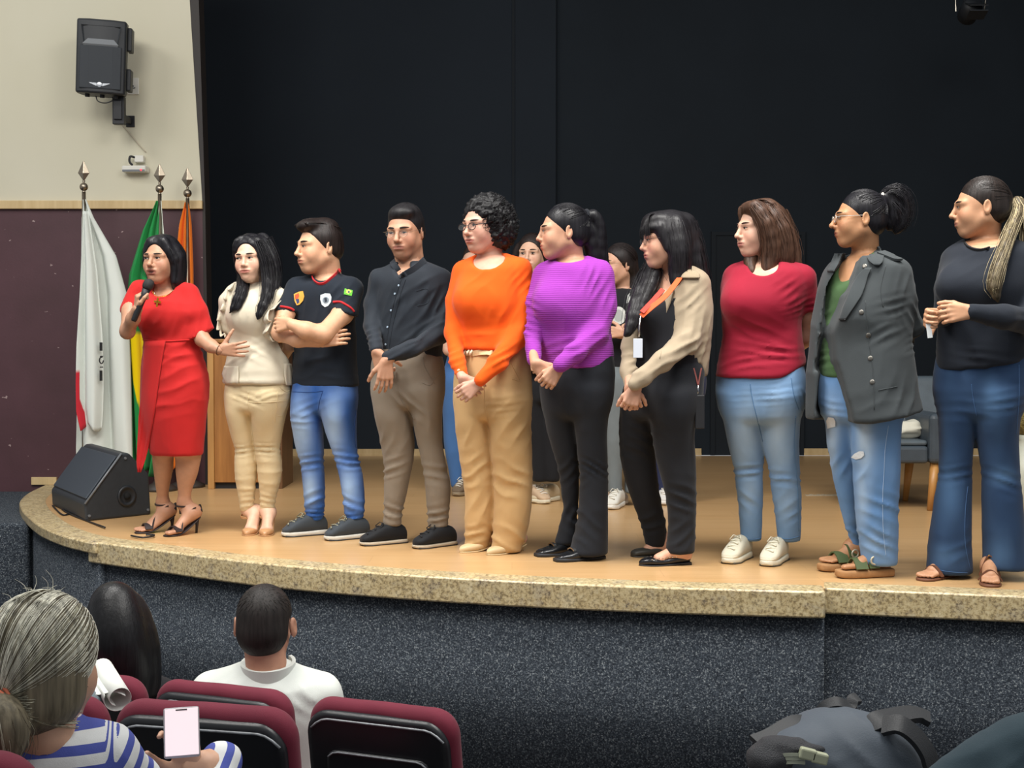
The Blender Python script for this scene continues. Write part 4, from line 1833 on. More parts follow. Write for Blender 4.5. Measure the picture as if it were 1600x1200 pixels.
def flag(label, px, top, D, ball, tip, cloth_fn, mats_):
    """ball/tip: pixel y of ball centre and spear tip; px: pole pixel x at the top"""
    b = P(px, 740, D)
    root = empty('flag', (b[0], D, STAGE), label, 'flag', 'flags on poles beside the stage')
    ptop = P(px, ball + 8, D)
    MB().tube([(b[0] + (ptop[0] - b[0]) * 0, D, STAGE + .02), ptop], .013, 10).build('pole', M_SILVER, root, smooth=True)
    MB().lathe([(.12, 0), (.12, .02), (.05, .05), (.022, .09), (.018, .18)], (b[0], D, STAGE), None, 20).build('base', mat('flag_base', '#3a3430', .5), root, smooth=True)
    bc = P(px, ball, D)
    r = 6.5 * D / FPX
    MB().lathe([(.006, -r * 1.5), (.012, -r * 1.1)] + [(r * math.sin(t), -r * math.cos(t)) for t in np.linspace(.25, 2.9, 10)] + [(.008, r * 1.2), (.010, r * 1.5)], bc, None, 16).build('ball', M_SILVER, root, smooth=True)
    tz = P(px, tip, D)[2]
    h0 = bc[2] + r * 1.2
    H = tz - h0
    w = 9.5 * D / FPX
    v = []
    prof = [(0.012, 0, .012), (.30, .95, .016), (.42, 1.0, .018), (.98, .02, .004)]
    m = MB()
    ring = [np.array((bc[0], D - .016, h0 + H * .38)), np.array((bc[0], D + .016, h0 + H * .38)), np.array((bc[0] - w, D, h0 + H * .40)), np.array((bc[0] + w, D, h0 + H * .40)),
            np.array((bc[0], D, h0)), np.array((bc[0], D, h0 + H))]
    m.add(ring, [(0, 2, 5), (3, 0, 5), (1, 3, 5), (2, 1, 5), (2, 0, 4), (0, 3, 4), (3, 1, 4), (1, 2, 4)])
    m.build('spear', M_SILVER, root, bevel=.003)
    cloth_fn(root, D)
    return root


def draped(root, D, rows, colf, name='cloth', folds=5, amp=.05, seed=0, th=.004, dy=0.0, phase=0.0):
    """hanging cloth: rows (y, xl, xr) give its outline; gathered into vertical folds with real depth"""
    nu, nv = 64, 60
    ys = np.array([r[0] for r in rows], float)
    vs, cs = [], []
    for j in range(nv):
        t = j / (nv - 1)
        y = ys[0] + (ys[-1] - ys[0]) * t
        xl = np.interp(y, ys, [r[1] for r in rows])
        xr = np.interp(y, ys, [r[2] for r in rows])
        for i in range(nu):
            u = i / (nu - 1)
            ph = 2 * math.pi * folds * (u + .06 * math.sin(3 * t + seed)) + phase
            g = min(1.0, .25 + t * 1.4)
            a = amp * g * (math.sin(ph) + .16 * math.sin(2.3 * ph + seed + t * 2))
            b = .35 * math.cos(ph) * (xr - xl) / (folds * 7)
            yy = y + (r_hem(u, seed) * t ** 6)
            q = P(xl + (xr - xl) * u + b, yy, D)
            q[1] += a + dy
            vs.append(q)
            cs.append(colf(u, t, xl + (xr - xl) * u, y))
    fs = [(j * nu + i, (j + 1) * nu + i, (j + 1) * nu + i + 1, j * nu + i + 1) for j in range(nv - 1) for i in range(nu - 1)]
    o = mesh_obj(name, np.array(vs), fs, mat('flag_cloth', '#ffffff', .75, vcol=True, bump=(500, .2, .001), spec=.25, sheen=.1), root, colors=np.array(cs))
    md = o.modifiers.new('solidify', 'SOLIDIFY')
    md.thickness = th
    return o


def r_hem(u, seed):
    return 6 * math.sin(7 * u + seed)


WHITEF, GREENF, YELF, ORF = lin('#d5dad3'), lin('#1f8a45'), lin('#efd400'), lin('#ee7a1f')


def white_cloth(root, D):
    def cf(u, t, x, y):
        return WHITEF
    o = draped(root, D, [(312, 129, 135), (340, 126, 146), (400, 125, 180), (460, 122, 196), (560, 118, 201), (700, 115, 206), (742, 116, 208)], cf, folds=1.8, amp=.055, seed=.4, phase=1.0)
    # front fold with the red corner showing at its edge
    draped(root, D - .09, [(330, 129, 137), (420, 126, 150), (540, 119, 158), (600, 118, 159), (640, 119, 158), (668, 126, 156)],
           lambda u, t, x, y: lin('#c22634') if (u < .10 + .25 * max(0, (t - .86) / .14) and t > .74) else WHITEF, 'front_fold', folds=1.3, amp=.035, seed=2.0)
    mk = MB()
    for (x0, y0, x1, y1) in [(156, 535, 158, 548), (156.5, 556, 159, 557.5), (156.5, 573, 159, 574.5), (156, 579, 157.8, 595)]:
        a, b = P(x0, y1, D - .125), P(x1, y0, D - .125)
        MB().box((a[0], a[1] - .006, a[2]), (b[0], a[1] + .03, b[2])).build('letter_mark', mat('black_print', '#1a1a1c', .8), o)
    q = MB()
    ring = [P(158.5 + 3 * math.cos(t), 563 + 5 * math.sin(t), D - .125) for t in np.linspace(0, 5.2, 14)]
    mk.tube(ring, .004, 6)
    mk.build('letter_mark', mat('black_print', '#1a1a1c', .8), o)


def brazil_cloth(root, D):
    def cf(u, t, x, y):
        if 518 < y < 660 and x > 203 and x < 206 + 30 and (x - 203) > (y - 545) * .16 and y < 670 - (x - 203) * .2:
            return YELF
        if x > 248 + (y - 315) * .06 and y < 420:
            return lin('#dfe6d8')
        return GREENF
    draped(root, D, [(314, 244, 252), (360, 222, 257), (430, 200, 262), (480, 196, 262), (600, 202, 258), (700, 206, 252), (740, 214, 240)], cf, folds=3.5, amp=.045, seed=1.1, phase=.4)


def orange_cloth(root, D):
    draped(root, D, [(316, 289, 295), (350, 280, 299), (420, 272, 302), (520, 270, 304), (640, 268, 304), (735, 266, 302)], lambda u, t, x, y: ORF, folds=2.6, amp=.04, seed=2.3, phase=2.2)


flag('white flag with a red corner and dark lettering hanging from a spear tipped pole', 131, 300, 9.0, 292, 249, white_cloth, None)
flag('green and yellow flag hanging behind the woman in red', 249.5, 300, 9.12, 295, 254, brazil_cloth, None)
flag('plain orange flag nearest the dark stage opening', 293, 310, 9.34, 302, 260, orange_cloth, None)

# ---------------------------------------------------------------- lectern


def lectern():
    D = floor_pt(385, 764)[1]
    x0, x1, x2 = xw(324, D), xw(334, D), xw(412, D)
    zt = zw(536, D)
    root = empty('lectern', ((x0 + x2) / 2, D, STAGE), 'brown wooden lectern cabinet behind the woman in cream', 'lectern')
    MB().box((x1, D, STAGE + .045), (x2, D + .03, zt)).build('front_panel', M_WOOD, root, bevel=.004)
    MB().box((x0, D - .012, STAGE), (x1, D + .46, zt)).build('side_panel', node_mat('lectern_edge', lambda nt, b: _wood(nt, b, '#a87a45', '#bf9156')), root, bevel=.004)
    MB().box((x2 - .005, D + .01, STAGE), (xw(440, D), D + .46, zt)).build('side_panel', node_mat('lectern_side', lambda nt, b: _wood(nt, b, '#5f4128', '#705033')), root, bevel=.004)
    MB().box((x0 - .02, D - .05, zt), (xw(442, D), D + .48, zt + .028)).build('top', M_WOOD, root, bevel=.006)
    MB().box((x1, D + .03, STAGE), (x2 - .005, D + .05, STAGE + .045)).build('plinth', M_BLKRUB, root)
    MB().box((x1, D + .44, STAGE), (x2, D + .46, zt)).build('back_panel', M_WOOD, root)


lectern()

# ---------------------------------------------------------------- floor monitor wedge


def wedge():
    # pixel corners on the side facing the camera, on one vertical plane; the front grille runs away to the left
    A = floor_pt(134, 815)       # front bottom corner
    B = floor_pt(236, 804)       # rear bottom corner
    d = B - A
    L = np.linalg.norm(d[:2])
    d /= np.linalg.norm(d)
    n = np.array([-d[1], d[0], 0])         # away from the camera side

    def sp(u, z):
        return A + d * u * L + np.array([0, 0, z])
    s = A[1] / FPX
    prof = [(.0, .0), (-.015, 28 * s), (.54, 103 * s), (.66, 103 * s), (.97, 66 * s), (1.0, 0.0)]
    wd = .50
    # direction of width: towards pixel (80, 786)
    C = floor_pt(84, 791)
    wv = C - A
    wv /= np.linalg.norm(wv)
    wd = np.linalg.norm(C - A) * 1.05
    root = empty('floor_monitor', (A + B + C) / 3, 'black wedge floor speaker at the left end of the stage', 'speaker')
    v = [sp(u, z) for u, z in prof] + [sp(u, z) + wv * wd for u, z in prof]
    k = len(prof)
    f = [tuple(range(k)), tuple(range(2 * k - 1, k - 1, -1))] + [(i, k + i, k + (i + 1) % k, (i + 1) % k) for i in range(k)]
    MB().add(v, f).build('cabinet', mat('wedge_black', '#2e3338', .55, noise=(30, .08), bump=(250, .3, .0015)), root, bevel=.012, seg=3)
    # grille on the sloped face
    q0, q1 = np.array(sp(.02, 31 * s)), np.array(sp(.52, 100 * s))
    up = q1 - q0
    nn = np.cross(wv, up)
    nn /= np.linalg.norm(nn)
    if nn[2] < 0:
        nn = -nn
    g = MB()
    a0 = q0 + up * .03 + wv * .02 + nn * .004
    v = [a0, a0 + wv * (wd - .04), a0 + wv * (wd - .04) + up * .93, a0 + up * .93]
    v += [p + nn * .010 for p in v]
    g.add(v, [(3, 2, 1, 0), (4, 5, 6, 7), (0, 1, 5, 4), (1, 2, 6, 5), (2, 3, 7, 6), (3, 0, 4, 7)])
    g.build('grille', mat('wedge_grille', '#39414a', .55, bump=(600, .8, .002)), root, bevel=.004)
    # recessed pole cup on the side
    sc = sp(.62, 34 * s)
    out = -n if n[1] > 0 else n
    Mx = np.stack([d, np.cross(out, d), out], 1)
    MB().lathe([(.060, 0), (.060, .006), (.048, .010), (.044, .004), (.030, .003)], sc, Mx, 24).build('cup_ring', M_BLK, root, smooth=True)
    MB().lathe([(.020, .0), (.020, .012), (.0, .013)], sc, Mx, 16).build('socket', mat('void_black', '#050505', .9), root, smooth=True)
    for u, z in ((.05, .03), (.60, 95 * s), (.95, .03)):
        MB().lathe([(.008, 0), (.008, .005), (0, .006)], sp(u, z) + (0.0 if u < .3 else 0), Mx, 10).build('screw', M_GREYP, root)
    ed = MB().tube([sp(-.012, 28 * s) + out * .002, sp(.54, 103 * s) + out * .002], .006, 6)
    ed.build('edge', M_GREYP, root, smooth=True)
    cb = MB().tube(smooth_path([C + np.array((0, -.02, .006)), floor_pt(98, 806) + np.array((0, 0, .006)), floor_pt(112, 801) + np.array((0, 0, .006)), floor_pt(97, 797) + np.array((0, 0, .006)),
                                floor_pt(112, 806) + np.array((0, 0, .006)), floor_pt(140, 817) + np.array((0, 0, .006)), floor_pt(164, 827) + np.array((0, 0, .010))], 50), .005, 7)
    tag(cb.build('speaker_cable', M_BLKRUB, smooth=True), 'black cable coiled beside the wedge floor speaker', 'cable')


wedge()
cb = MB().tube(smooth_path([floor_pt(205, 840) + np.array((0, 0, .010)), floor_pt(222, 843) + np.array((0, 0, .010)), floor_pt(238, 841) + np.array((0, 0, .010)), floor_pt(240, 838.5) + np.array((0, 0, .010)), floor_pt(228, 838.5) + np.array((0, 0, .010))], 30), .005, 7)
tag(cb.build('loose_cable', M_BLKRUB, smooth=True), 'short dark cable loop at the feet of the woman in red', 'cable')
b0 = floor_pt(296, 803)
b = MB().box((-.06, 0, 0), (.045, .09, .042), rotz(R_(6)), b0)
tag(b.build('small_box', mat('dark_box', '#3b2a22', .5), bevel=.004), 'small dark brown box on the floor behind the black heels', 'box')

# ---------------------------------------------------------------- armchair, cushion, vase


def armchair():
    D = 8.0
    x0, x1 = xw(1330, D), xw(1530, D)
    fz = STAGE
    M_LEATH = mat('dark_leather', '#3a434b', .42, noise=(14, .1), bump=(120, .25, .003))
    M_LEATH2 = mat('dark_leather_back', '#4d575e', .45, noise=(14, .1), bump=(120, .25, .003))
    root = empty('armchair', ((x0 + x1) / 2, D + .3, fz), 'dark grey leather armchair with wooden legs behind the dark jeans', 'armchair')

    def z(y, d=D):
        return zw(y, d)
    xa = xw(1451, D)      # inner face of the right arm
    xb = xw(1530, D)
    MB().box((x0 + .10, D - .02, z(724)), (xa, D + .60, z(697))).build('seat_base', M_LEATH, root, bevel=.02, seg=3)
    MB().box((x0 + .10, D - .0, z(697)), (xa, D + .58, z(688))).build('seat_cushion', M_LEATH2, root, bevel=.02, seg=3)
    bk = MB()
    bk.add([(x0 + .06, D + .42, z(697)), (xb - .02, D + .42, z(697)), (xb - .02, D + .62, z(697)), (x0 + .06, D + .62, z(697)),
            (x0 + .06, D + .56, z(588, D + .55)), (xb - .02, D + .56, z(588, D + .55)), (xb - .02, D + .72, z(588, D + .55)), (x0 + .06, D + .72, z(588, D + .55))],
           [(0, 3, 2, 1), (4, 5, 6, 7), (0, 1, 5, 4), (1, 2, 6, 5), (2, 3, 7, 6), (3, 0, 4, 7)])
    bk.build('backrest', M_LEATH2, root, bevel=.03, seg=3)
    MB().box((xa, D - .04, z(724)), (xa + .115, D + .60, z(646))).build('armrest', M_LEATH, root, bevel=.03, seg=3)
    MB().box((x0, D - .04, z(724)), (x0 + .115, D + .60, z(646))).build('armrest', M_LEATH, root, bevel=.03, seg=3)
    for (lx, ly, ox) in ((xa + .05, D + .02, .03), (x0 + .06, D + .02, -.03), (xa + .05, D + .52, .03), (x0 + .06, D + .52, -.03)):
        MB().tube([(lx, ly, z(722)), (lx - ox * 1.2, ly - .02, fz)], [.030, .017], 12).build('leg', node_mat('chair_leg_wood', lambda nt, b: _wood(nt, b, '#a8753d', '#c99858')), root, smooth=True)


armchair()
v, f = sdf_mesh([ell(P(1415, 671, 8.2), (.105, .09, .055), None, .01), ell(P(1426, 669, 8.2), (.05, .08, .047), None, .02)], .007)
N = vnormals(v, f)
v = v + N * (.007 * (1 - 2 * np.abs(noise3(v * np.array([10, 10, 38.])))))[:, None]
tag(mesh_obj('bundle', v, f, cloth('white_bag_cloth', '#c9c6b6', .7), base=v.mean(0)), 'crumpled white bundle lying on the armchair seat', 'bundle')

vz = floor_pt(1612, 806)
vr = empty('vase', vz, 'pale rounded vase at the right edge of the stage', 'vase')
prof = [(.07, 0), (.10, .02), (.15, .12), (.165, .22), (.14, .33), (.09, .40), (.075, .44), (.085, .47)]
MB().lathe(prof, vz, None, 28).build('pot', mat('pale_ceramic', '#b9bcae', .35, noise=(6, .12)), vr, smooth=True)
MB().lathe([(.07, .46), (.12, .52), (.15, .62), (.12, .66), (.04, .67)], vz, None, 18).build('foliage', mat('dry_foliage', '#6b6136', .8, noise=(30, .4), bump=(60, .8, .02)), vr, smooth=True)

# small spot lamp hung high at the back right
l0 = P(1516, 16, 10.5)
lr = empty('stage_lamp', l0, 'small dark spot lamp hanging at the top right', 'lamp')
MB().lathe([(.05, -.10), (.075, -.09), (.08, .06), (.06, .10), (.0, .105)], l0, rotx(R_(70)), 18).build('housing', M_BLK, lr, smooth=True)
MB().tube([l0 + np.array((-.11, 0, -.01)), l0 + np.array((-.12, 0, .12)), l0 + np.array((.12, 0, .12)), l0 + np.array((.11, 0, -.01))], .008, 6).build('yoke', M_STEEL, lr)
MB().tube([l0 + np.array((0, 0, .12)), np.array((l0[0], l0[1], 6.4))], .012, 8).build('hanger', M_BLKRUB, lr)
for sg in (-1, 1):
    MB().box((-.07, -.12, -.004), (.07, 0, .004), rotx(R_(20 * sg)), l0 + np.array((0, -.09, .06 * sg - .03))).build('flap', mat('lamp_flap', '#3d4044', .4, .6), lr)
BLACKHAIR = hair_mat('black_hair', '#17161a', .38)
BROWNBLACK = hair_mat('brown_black_hair', '#221a18', .42)
GOLD = mat('gold', '#d9a93c', .25, 1.0)
SILV = mat('silver', '#c8c8c8', .25, 1.0)


# ================================================================ woman in the red dress
def red_woman():
    s = Person('woman in a red dress and black strappy heels speaking into a microphone', 265, 836, '#b5876c', seed=3, lip='#7e4038')
    red = cloth('red_dress_cloth', '#b51e1d', .8, amt=.04)
    s.head(253, 406, 72, -33, 0, 0, dy=-.02, neck=(261, 456, .03), open_=.8, ears=False, wide=.98, jaw=1.0, eye_open=.85, nose=1.05)
    torso = [(452, 242, 282), (460, 228, 295), (472, 219, 299), (490, 217, 301), (505, 218, 302), (518, 221, 304), (530, 224, 308), (550, 223, 315), (575, 221, 323), (600, 220, 328),
             (625, 219, 326), (650, 221, 322), (680, 228, 319), (711, 236, 317)]
    body = s.loft(torso, -26, .74, k=.03)
    yoke = chain([s.pt(232, 452, -.01), s.pt(262, 446, .03), s.pt(290, 456, -.02)], [s.px(13)] * 3, .04)
    yoke += s.yoke([(222, 456, .02, 12), (260, 452, .035, 14), (296, 465, -.03, 12)])
    bust = [s_bust(s, 236, 492, 17, 17, -.115, .06), s_bust(s, 268, 494, 18, 18, -.125, .06)]
    # sleeves
    slL = [cone(s.pt(217, 450, .02), s.pt(203, 484, -.02), s.px(13), s.px(15), .03)]
    cutL = [rbox(s.pt(196, 514, -.02), (.10, .14, .075), roty(R_(12)), .004, .006, 's')]
    slR = [cone(s.pt(297, 458, -.04), s.pt(303, 490, -.06), s.px(13), s.px(21), .03), cone(s.pt(303, 490, -.06), s.pt(309, 528, -.07), s.px(21), s.px(31), .02, flat=((0, 1, 0), .62))]
    cutR = [rbox(s.pt(323, 556, -.07), (.16, .2, .105), roty(R_(-27)), .004, .005, 's')]
    neckhole = [s_ell(s, 254, 449, 19, 14, -.05, .115, 's', .01)]
    dress = s.garment('dress', slL + cutL + slR + cutR + [body] + yoke + bust + neckhole, red, .0075,
                      wr=[(262, 470, 30, 12, -12, 14, .9), (255, 545, 40, 22, -8, 17, .8), (290, 575, 34, 30, 22, 18, 1.2), (280, 620, 40, 22, 18, 22, 1.0), (245, 500, 30, 25, 60, 16, .7), (302, 510, 25, 30, 75, 15, .9)],
                      fold=[(6, 6, 3, .003), (14, 14, 5, .0012)])
    # wrap panel
    sheet(dress, [(533, 224, 258), (560, 222, 253), (600, 220, 247), (650, 217, 240), (700, 214, 231), (722, 213, 225), (738, 214.5, 219)], red, 'wrap_panel', .012, .004, parent=dress)
    seam(dress, [(224, 531), (245, 533), (270, 533), (307, 530)], .004, red, 'waist_seam')
    # legs and heels
    frL, frR = s.frame((211, 834), -58, .215), s.frame((257, 839), -42, .215)
    for fr, rows in ((frL, [(690, 236, 271), (715, 238, 271), (735, 240, 270), (760, 243, 265), (785, 247, 262)]), (frR, [(690, 273, 316), (715, 274, 314), (740, 275, 309), (765, 278, 300), (787, 279, 296)])):
        s.loft(rows, 0, 1.0, dy=(0, legs_dy(s, fr, .215)), body=0.0, k=.02)
    heeled_sandal(s, (211, 834), -58, .215, .085, '#241a1c', (254, 786), -1)
    heeled_sandal(s, (257, 839), -42, .215, .085, '#241a1c', (287, 788), 1)
    # arms
    s.limb([(215, 456, .02, 13), (203, 486, -.04, 12), (199, 518, -.12, 11), (208, 498, -.20, 10), (215, 482, -.26, 8)], body=0)
    s.limb([(299, 464, -.04, 13), (306, 505, -.07, 12), (316, 530, -.10, 11), (330, 541, -.13, 9.5), (343, 547, -.15, 7.5)], body=0)
    s.hand_px((213, 487), (.10, -1, -.12), (.9, .05, .35), dy=-.245, thumb=1, size=.165, curl=(55, 62, 45), tout=35, tcurl=(30, 30))
    s.hand_px((343, 547), (1, -.02, -.05), (.1, -.15, 1), dy=-.15, thumb=-1, size=.165, curl=(8, 16, 14), spread=7, tout=62, tcurl=(5, 5))
    s.finish()
    # bob hair
    hp = s.cap(grow=.012, line=.078, fx=.054, low=-.12)[:3]
    for sg, x0 in ((1, .0), (-1, -.004)):
        hp += chain(smooth_path([s.hl(q) for q in ((x0, -.030, .108), (x0 + sg * .034, -.044, .088), (x0 * .3 + sg * .060, -.040, .046), (sg * .073, -.020, -.006), (sg * .076, .000, -.060))], 9), np.array([.008, .012, .013, .013, .012, .012, .012, .012, .012]) * s.hs, .012)
    hp += [s.hcn((.070, .005, .040), (.076, -.005, -.105), .026, .022, .02), s.hcn((.060, .045, .02), (.066, .040, -.125), .040, .030, .03), s.hcn((.080, .015, .0), (.074, .022, -.13), .028, .020, .03),
           s.hcn((-.062, .02, .03), (-.072, .01, -.085), .022, .016, .02), s.hcn((0, .075, .02), (.01, .075, -.105), .040, .030, .03), s.hcn((-.040, .06, .0), (-.040, .06, -.10), .034, .024, .03),
           s.hcn((.040, -.045, .085), (.076, -.020, .0), .020, .016, .02), s.hcn((-.030, -.050, .085), (-.070, -.030, .0), .016, .012, .02)]
    st = []
    for k in range(150):
        a = s.rg.rand()
        x0 = -.004 + .01 * s.rg.randn()
        sg = 1 if s.rg.rand() < .75 else -1
        yy = -.055 + .13 * a
        ph = [(x0, yy * .9, .122 - 1.6 * (yy - .02) ** 2 * 4), (sg * .052, yy, .098 - (yy - .02) ** 2 * 5), (sg * .088, yy * .9 + .004, .03), (sg * .097, yy * .8 + .008, -.05), (sg * (.090 if sg > 0 else .08), yy * .7 + .010, -.115 if sg > 0 else -.085)]
        st.append(smooth_path([s.hl(p) for p in ph], 14))
    s.hair(hp, BLACKHAIR, .005, st, .0014)
    # necklace with a cross
    h1, _ = hit(dress, 247, 478)
    s.tube('necklace', [(238, 455, -.09), (243, 462, -.115), (248, 464, -.125), (260, 462, -.12), (270, 455, -.07)], .0016, GOLD)
    c, nn = hit(dress, 247, 474)
    if c is not None:
        cr = MB()
        M = rotz(R_(-20)) @ roty(R_(8))
        cr.box((-.005, -.004, -.036), (.005, .001, .026), M, c + nn * .006)
        cr.box((-.020, -.004, .000), (.020, .001, .010), M, c + nn * .006)
        cr.build('cross_pendant', GOLD, s.root, bevel=.001)
    c, nn = hit(dress, 241, 461)
    if c is not None:
        MB().lathe([(.0, 0), (.011, 0), (.011, .006), (0, .010)], c, np.stack([np.cross((0, 0, 1.), nn), (0, 0, 1.), nn], 1), 12).build('brooch', SILV, s.root, smooth=True)
    # bracelet
    w0, w1 = s.pt(340, 546, -.145), s.pt(346, 548, -.15)
    ax = (w1 - w0) / np.linalg.norm(w1 - w0)
    a = np.cross(ax, (0, 1, 0))
    a /= np.linalg.norm(a)
    b = np.cross(ax, a)
    q = MB().tube([w0 + (w1 - w0) * .4 + .027 * (math.cos(t) * a + math.sin(t) * b) for t in np.linspace(0, 2 * math.pi, 20)], .0022, 6, caps=False)
    mesh_obj('bracelet', np.array(q.v), q.f, mat('brown_cord', '#5a3a20', .6), s.root)
    # microphone held in her right hand
    m0, m1 = s.pt(208.5, 502, -.275), s.pt(229, 452, -.27)
    mr = empty('microphone', m0, 'black handheld microphone raised to the mouth of the woman in red', 'microphone')
    d = m1 - m0
    q = MB().tube([m0, m0 + d * .05, m0 + d * .8, m1], [.011, .014, .017, .021], 14)
    q.build('handle', M_BLKRUB, mr, smooth=True)
    u = d / np.linalg.norm(d)
    a = np.cross(u, (0, 1, 0))
    a /= np.linalg.norm(a)
    M = np.stack([a, np.cross(u, a), u], 1)
    MB().lathe([(.020, 0), (.026, .008), (.028, .022), (.026, .038), (.018, .050), (0, .055)], m1, M, 16).build('grille_head', mat('mic_grille', '#2c2a2a', .6, .4, bump=(900, .8, .002)), mr, smooth=True)


def s_bust(s, x, y, rx, rz, dy, ry):
    return ell(s.pt(x, y, dy + .052), (s.px(rx * 1.15), ry * 1.05, s.px(rz * 1.1)), None, .085)


def s_ell(s, x, y, rx, rz, dy, ry, op='u', k=.035):
    return ell(s.pt(x, y, dy), (s.px(rx), ry, s.px(rz)), None, k, op)


# ================================================================ woman in cream
def cream_woman():
    s = Person('woman in a cream ruffled blouse and beige trousers', 400, 836, '#d8ae94', seed=5, lip='#b0625a')
    cr = cloth('cream_blouse_cloth', '#cbc1ac', .75, amt=.03)
    tr = cloth('beige_trouser_cloth', '#d6c39c', .8, amt=.04)
    s.head(393, 404, 70, -24, 4, -3, dy=-.02, neck=(397, 446, .02), ears=False, jaw=.92, wide=.94, eye_open=.8, gaze=-.6, nose=.95)
    body = s.loft([(443, 386, 410), (450, 380, 418), (458, 366, 432), (470, 359, 438), (490, 357, 438), (510, 357, 434), (530, 358, 432), (545, 357, 438), (560, 354, 450), (580, 350, 457), (600, 348, 459)], -20, .72)
    yk = s.yoke([(366, 458, .01, 13), (397, 450, .02, 13), (430, 458, -.02, 13)])
    bust = [s_bust(s, 378, 490, 18, 18, -.12, .06), s_bust(s, 408, 492, 19, 18, -.125, .06)]
    wings = chain([s.pt(370, 449, .0), s.pt(355, 470, .0), s.pt(351, 496, .01), s.pt(353, 512, .01)], [s.px(9), s.px(12), s.px(11), s.px(8)], .025)
    wings += chain([s.pt(424, 450, -.03), s.pt(438, 466, -.05), s.pt(436, 495, -.06), s.pt(432, 515, -.06)], [s.px(9), s.px(13), s.px(12), s.px(8)], .025)
    bl = s.garment('blouse', [body] + yk + bust + wings, cr, .0078,
                   wr=[(400, 548, 40, 16, -18, 13, 1.2), (380, 555, 30, 14, 22, 12, 1.0), (400, 590, 50, 10, 0, 14, .8), (437, 490, 14, 40, 80, 11, 1.6), (352, 490, 10, 34, 80, 12, 1.2)], fold=[(7, 7, 4, .0035)])
    # ruffles: wavy ribbons down both armholes, flared peplum corners
    for k, pts in enumerate([[(447, 452, -.06), (449, 466, -.10), (432, 478, -.15), (420, 490, -.17), (424, 506, -.17), (417, 520, -.17), (430, 530, -.15), (428, 516, -.16), (434, 500, -.15)],
                             [(366, 444, -.04), (354, 456, -.05), (349, 474, -.05), (342, 492, -.04), (340, 508, -.04), (345, 521, -.05), (353, 524, -.06)]]):
        p = smooth_path([s.pt(*q) for q in pts], 40)
        vs, fs = [], []
        for i, q in enumerate(p):
            t = i / 39
            wv = .020 * math.sin(i * 1.05 + k)
            wd = .052 * math.sin(math.pi * min(1, .15 + t))
            sg = 1 if k == 0 else -1
            for j in range(5):
                e = j / 4
                vs.append(q + np.array([-sg * .7 * wd * (1 - e) * (1 if k == 0 else .8), .035 * (1 - e) + wv * e * .9 - .006, -.35 * wd * (1 - e) + wv * e * .6]))
        for i in range(39):
            for j in range(4):
                fs.append((i * 5 + j, i * 5 + j + 1, i * 5 + 6 + j, i * 5 + 5 + j))
        o = mesh_obj('ruffle', np.array(vs), fs, cr, bl)
        md = o.modifiers.new('solidify', 'SOLIDIFY')
        md.thickness = .004
    sheet(bl, [(572, 350, 372), (585, 346, 372), (600, 352, 372)], cr, 'hem_flare', .014, .004, nv=10, parent=bl, wob=.003)
    sheet(bl, [(568, 444, 455), (585, 444, 459), (602, 447, 461)], cr, 'hem_flare', .014, .004, nv=10, parent=bl, wob=.003)
    # trousers
    frL, frR = s.frame((384, 838), -6, .215), s.frame((413, 839), 2, .215)
    hip = s.hip([(588, 360, 446), (602, 351, 456), (620, 352, 453), (645, 358, 444)], -20)
    lL = s.leg([(615, 351, 394), (645, 353, 394), (680, 361, 396), (700, 367, 397), (725, 366, 401), (745, 367, 401), (770, 371, 399), (785, 374, 398), (799, 375, 397)], (-.01, legs_dy(s, frL, .215)), 1.08)
    lR = s.leg([(615, 392, 455), (645, 393, 447), (680, 396, 440), (700, 398, 437), (725, 402, 441), (745, 403, 440), (770, 406, 433), (785, 406, 430), (799, 406, 429)], (-.03, legs_dy(s, frR, .215)), .95)
    t = s.garment('trousers', [hip, lL, lR], tr, .0078,
                  wr=[(383, 704, 24, 9, 3, 8, 1.5), (418, 703, 28, 9, -4, 8, 1.5), (385, 760, 22, 22, 4, 14, .7), (418, 745, 26, 26, 6, 15, .7), (386, 788, 16, 14, 14, 9, 1.4), (418, 788, 16, 14, -14, 9, 1.4), (390, 620, 26, 10, -18, 10, .9), (430, 618, 30, 8, 12, 9, .8)], fold=[(9, 9, 5, .0014)])
    for pts in ([(388, 612), (389, 640), (396, 690)], [(434, 612), (432, 640), (430, 660)], [(388, 628), (410, 629), (436, 627), (448, 626)], [(437, 605), (447, 612), (456, 608)], [(434, 650), (441, 650)]):
        seam(t, pts, .0016, tr)
    for (toe, ang, an, sd) in (((384, 838), -6, (387, 797), -1), ((413, 839), 2, (417, 797), 1)):
        fr = s.frame(toe, ang, .215)
        ank = s.pt(an[0], an[1], legs_dy(s, fr, .215))
        o, fr2, zb = s.pump(toe, ang, .215, .039, '#b98c62', .075, ank, .42, .4, side=sd, low=.016)
        s.band('ankle_strap', [ank + np.array([.037 * math.cos(t_), .037 * math.sin(t_), -.030 + .008 * math.sin(t_)]) for t_ in np.linspace(0, 2 * math.pi, 13)], .010, mat('leather_b98c62', '#b98c62', .4), o, .002)
    # arms behind the back
    s.limb([(364, 462, .02, 11), (359, 510, .05, 10), (365, 540, .12, 9), (385, 556, .17, 8)], body=0)
    s.limb([(434, 462, -.02, 11), (447, 512, .02, 10.5), (453, 540, .07, 9.5), (442, 560, .19, 8)], body=0)
    s.hand_px((388, 557), (1, .1, .0), (0, 0, -1), dy=.17, thumb=1, size=.155)
    s.hand_px((440, 560), (-.8, .4, .1), (-.3, 0, -.8), dy=.20, thumb=1, size=.155)
    s.finish()
    hp = s.cap(grow=.011, line=.082, fx=.060, low=-.12)[:3]
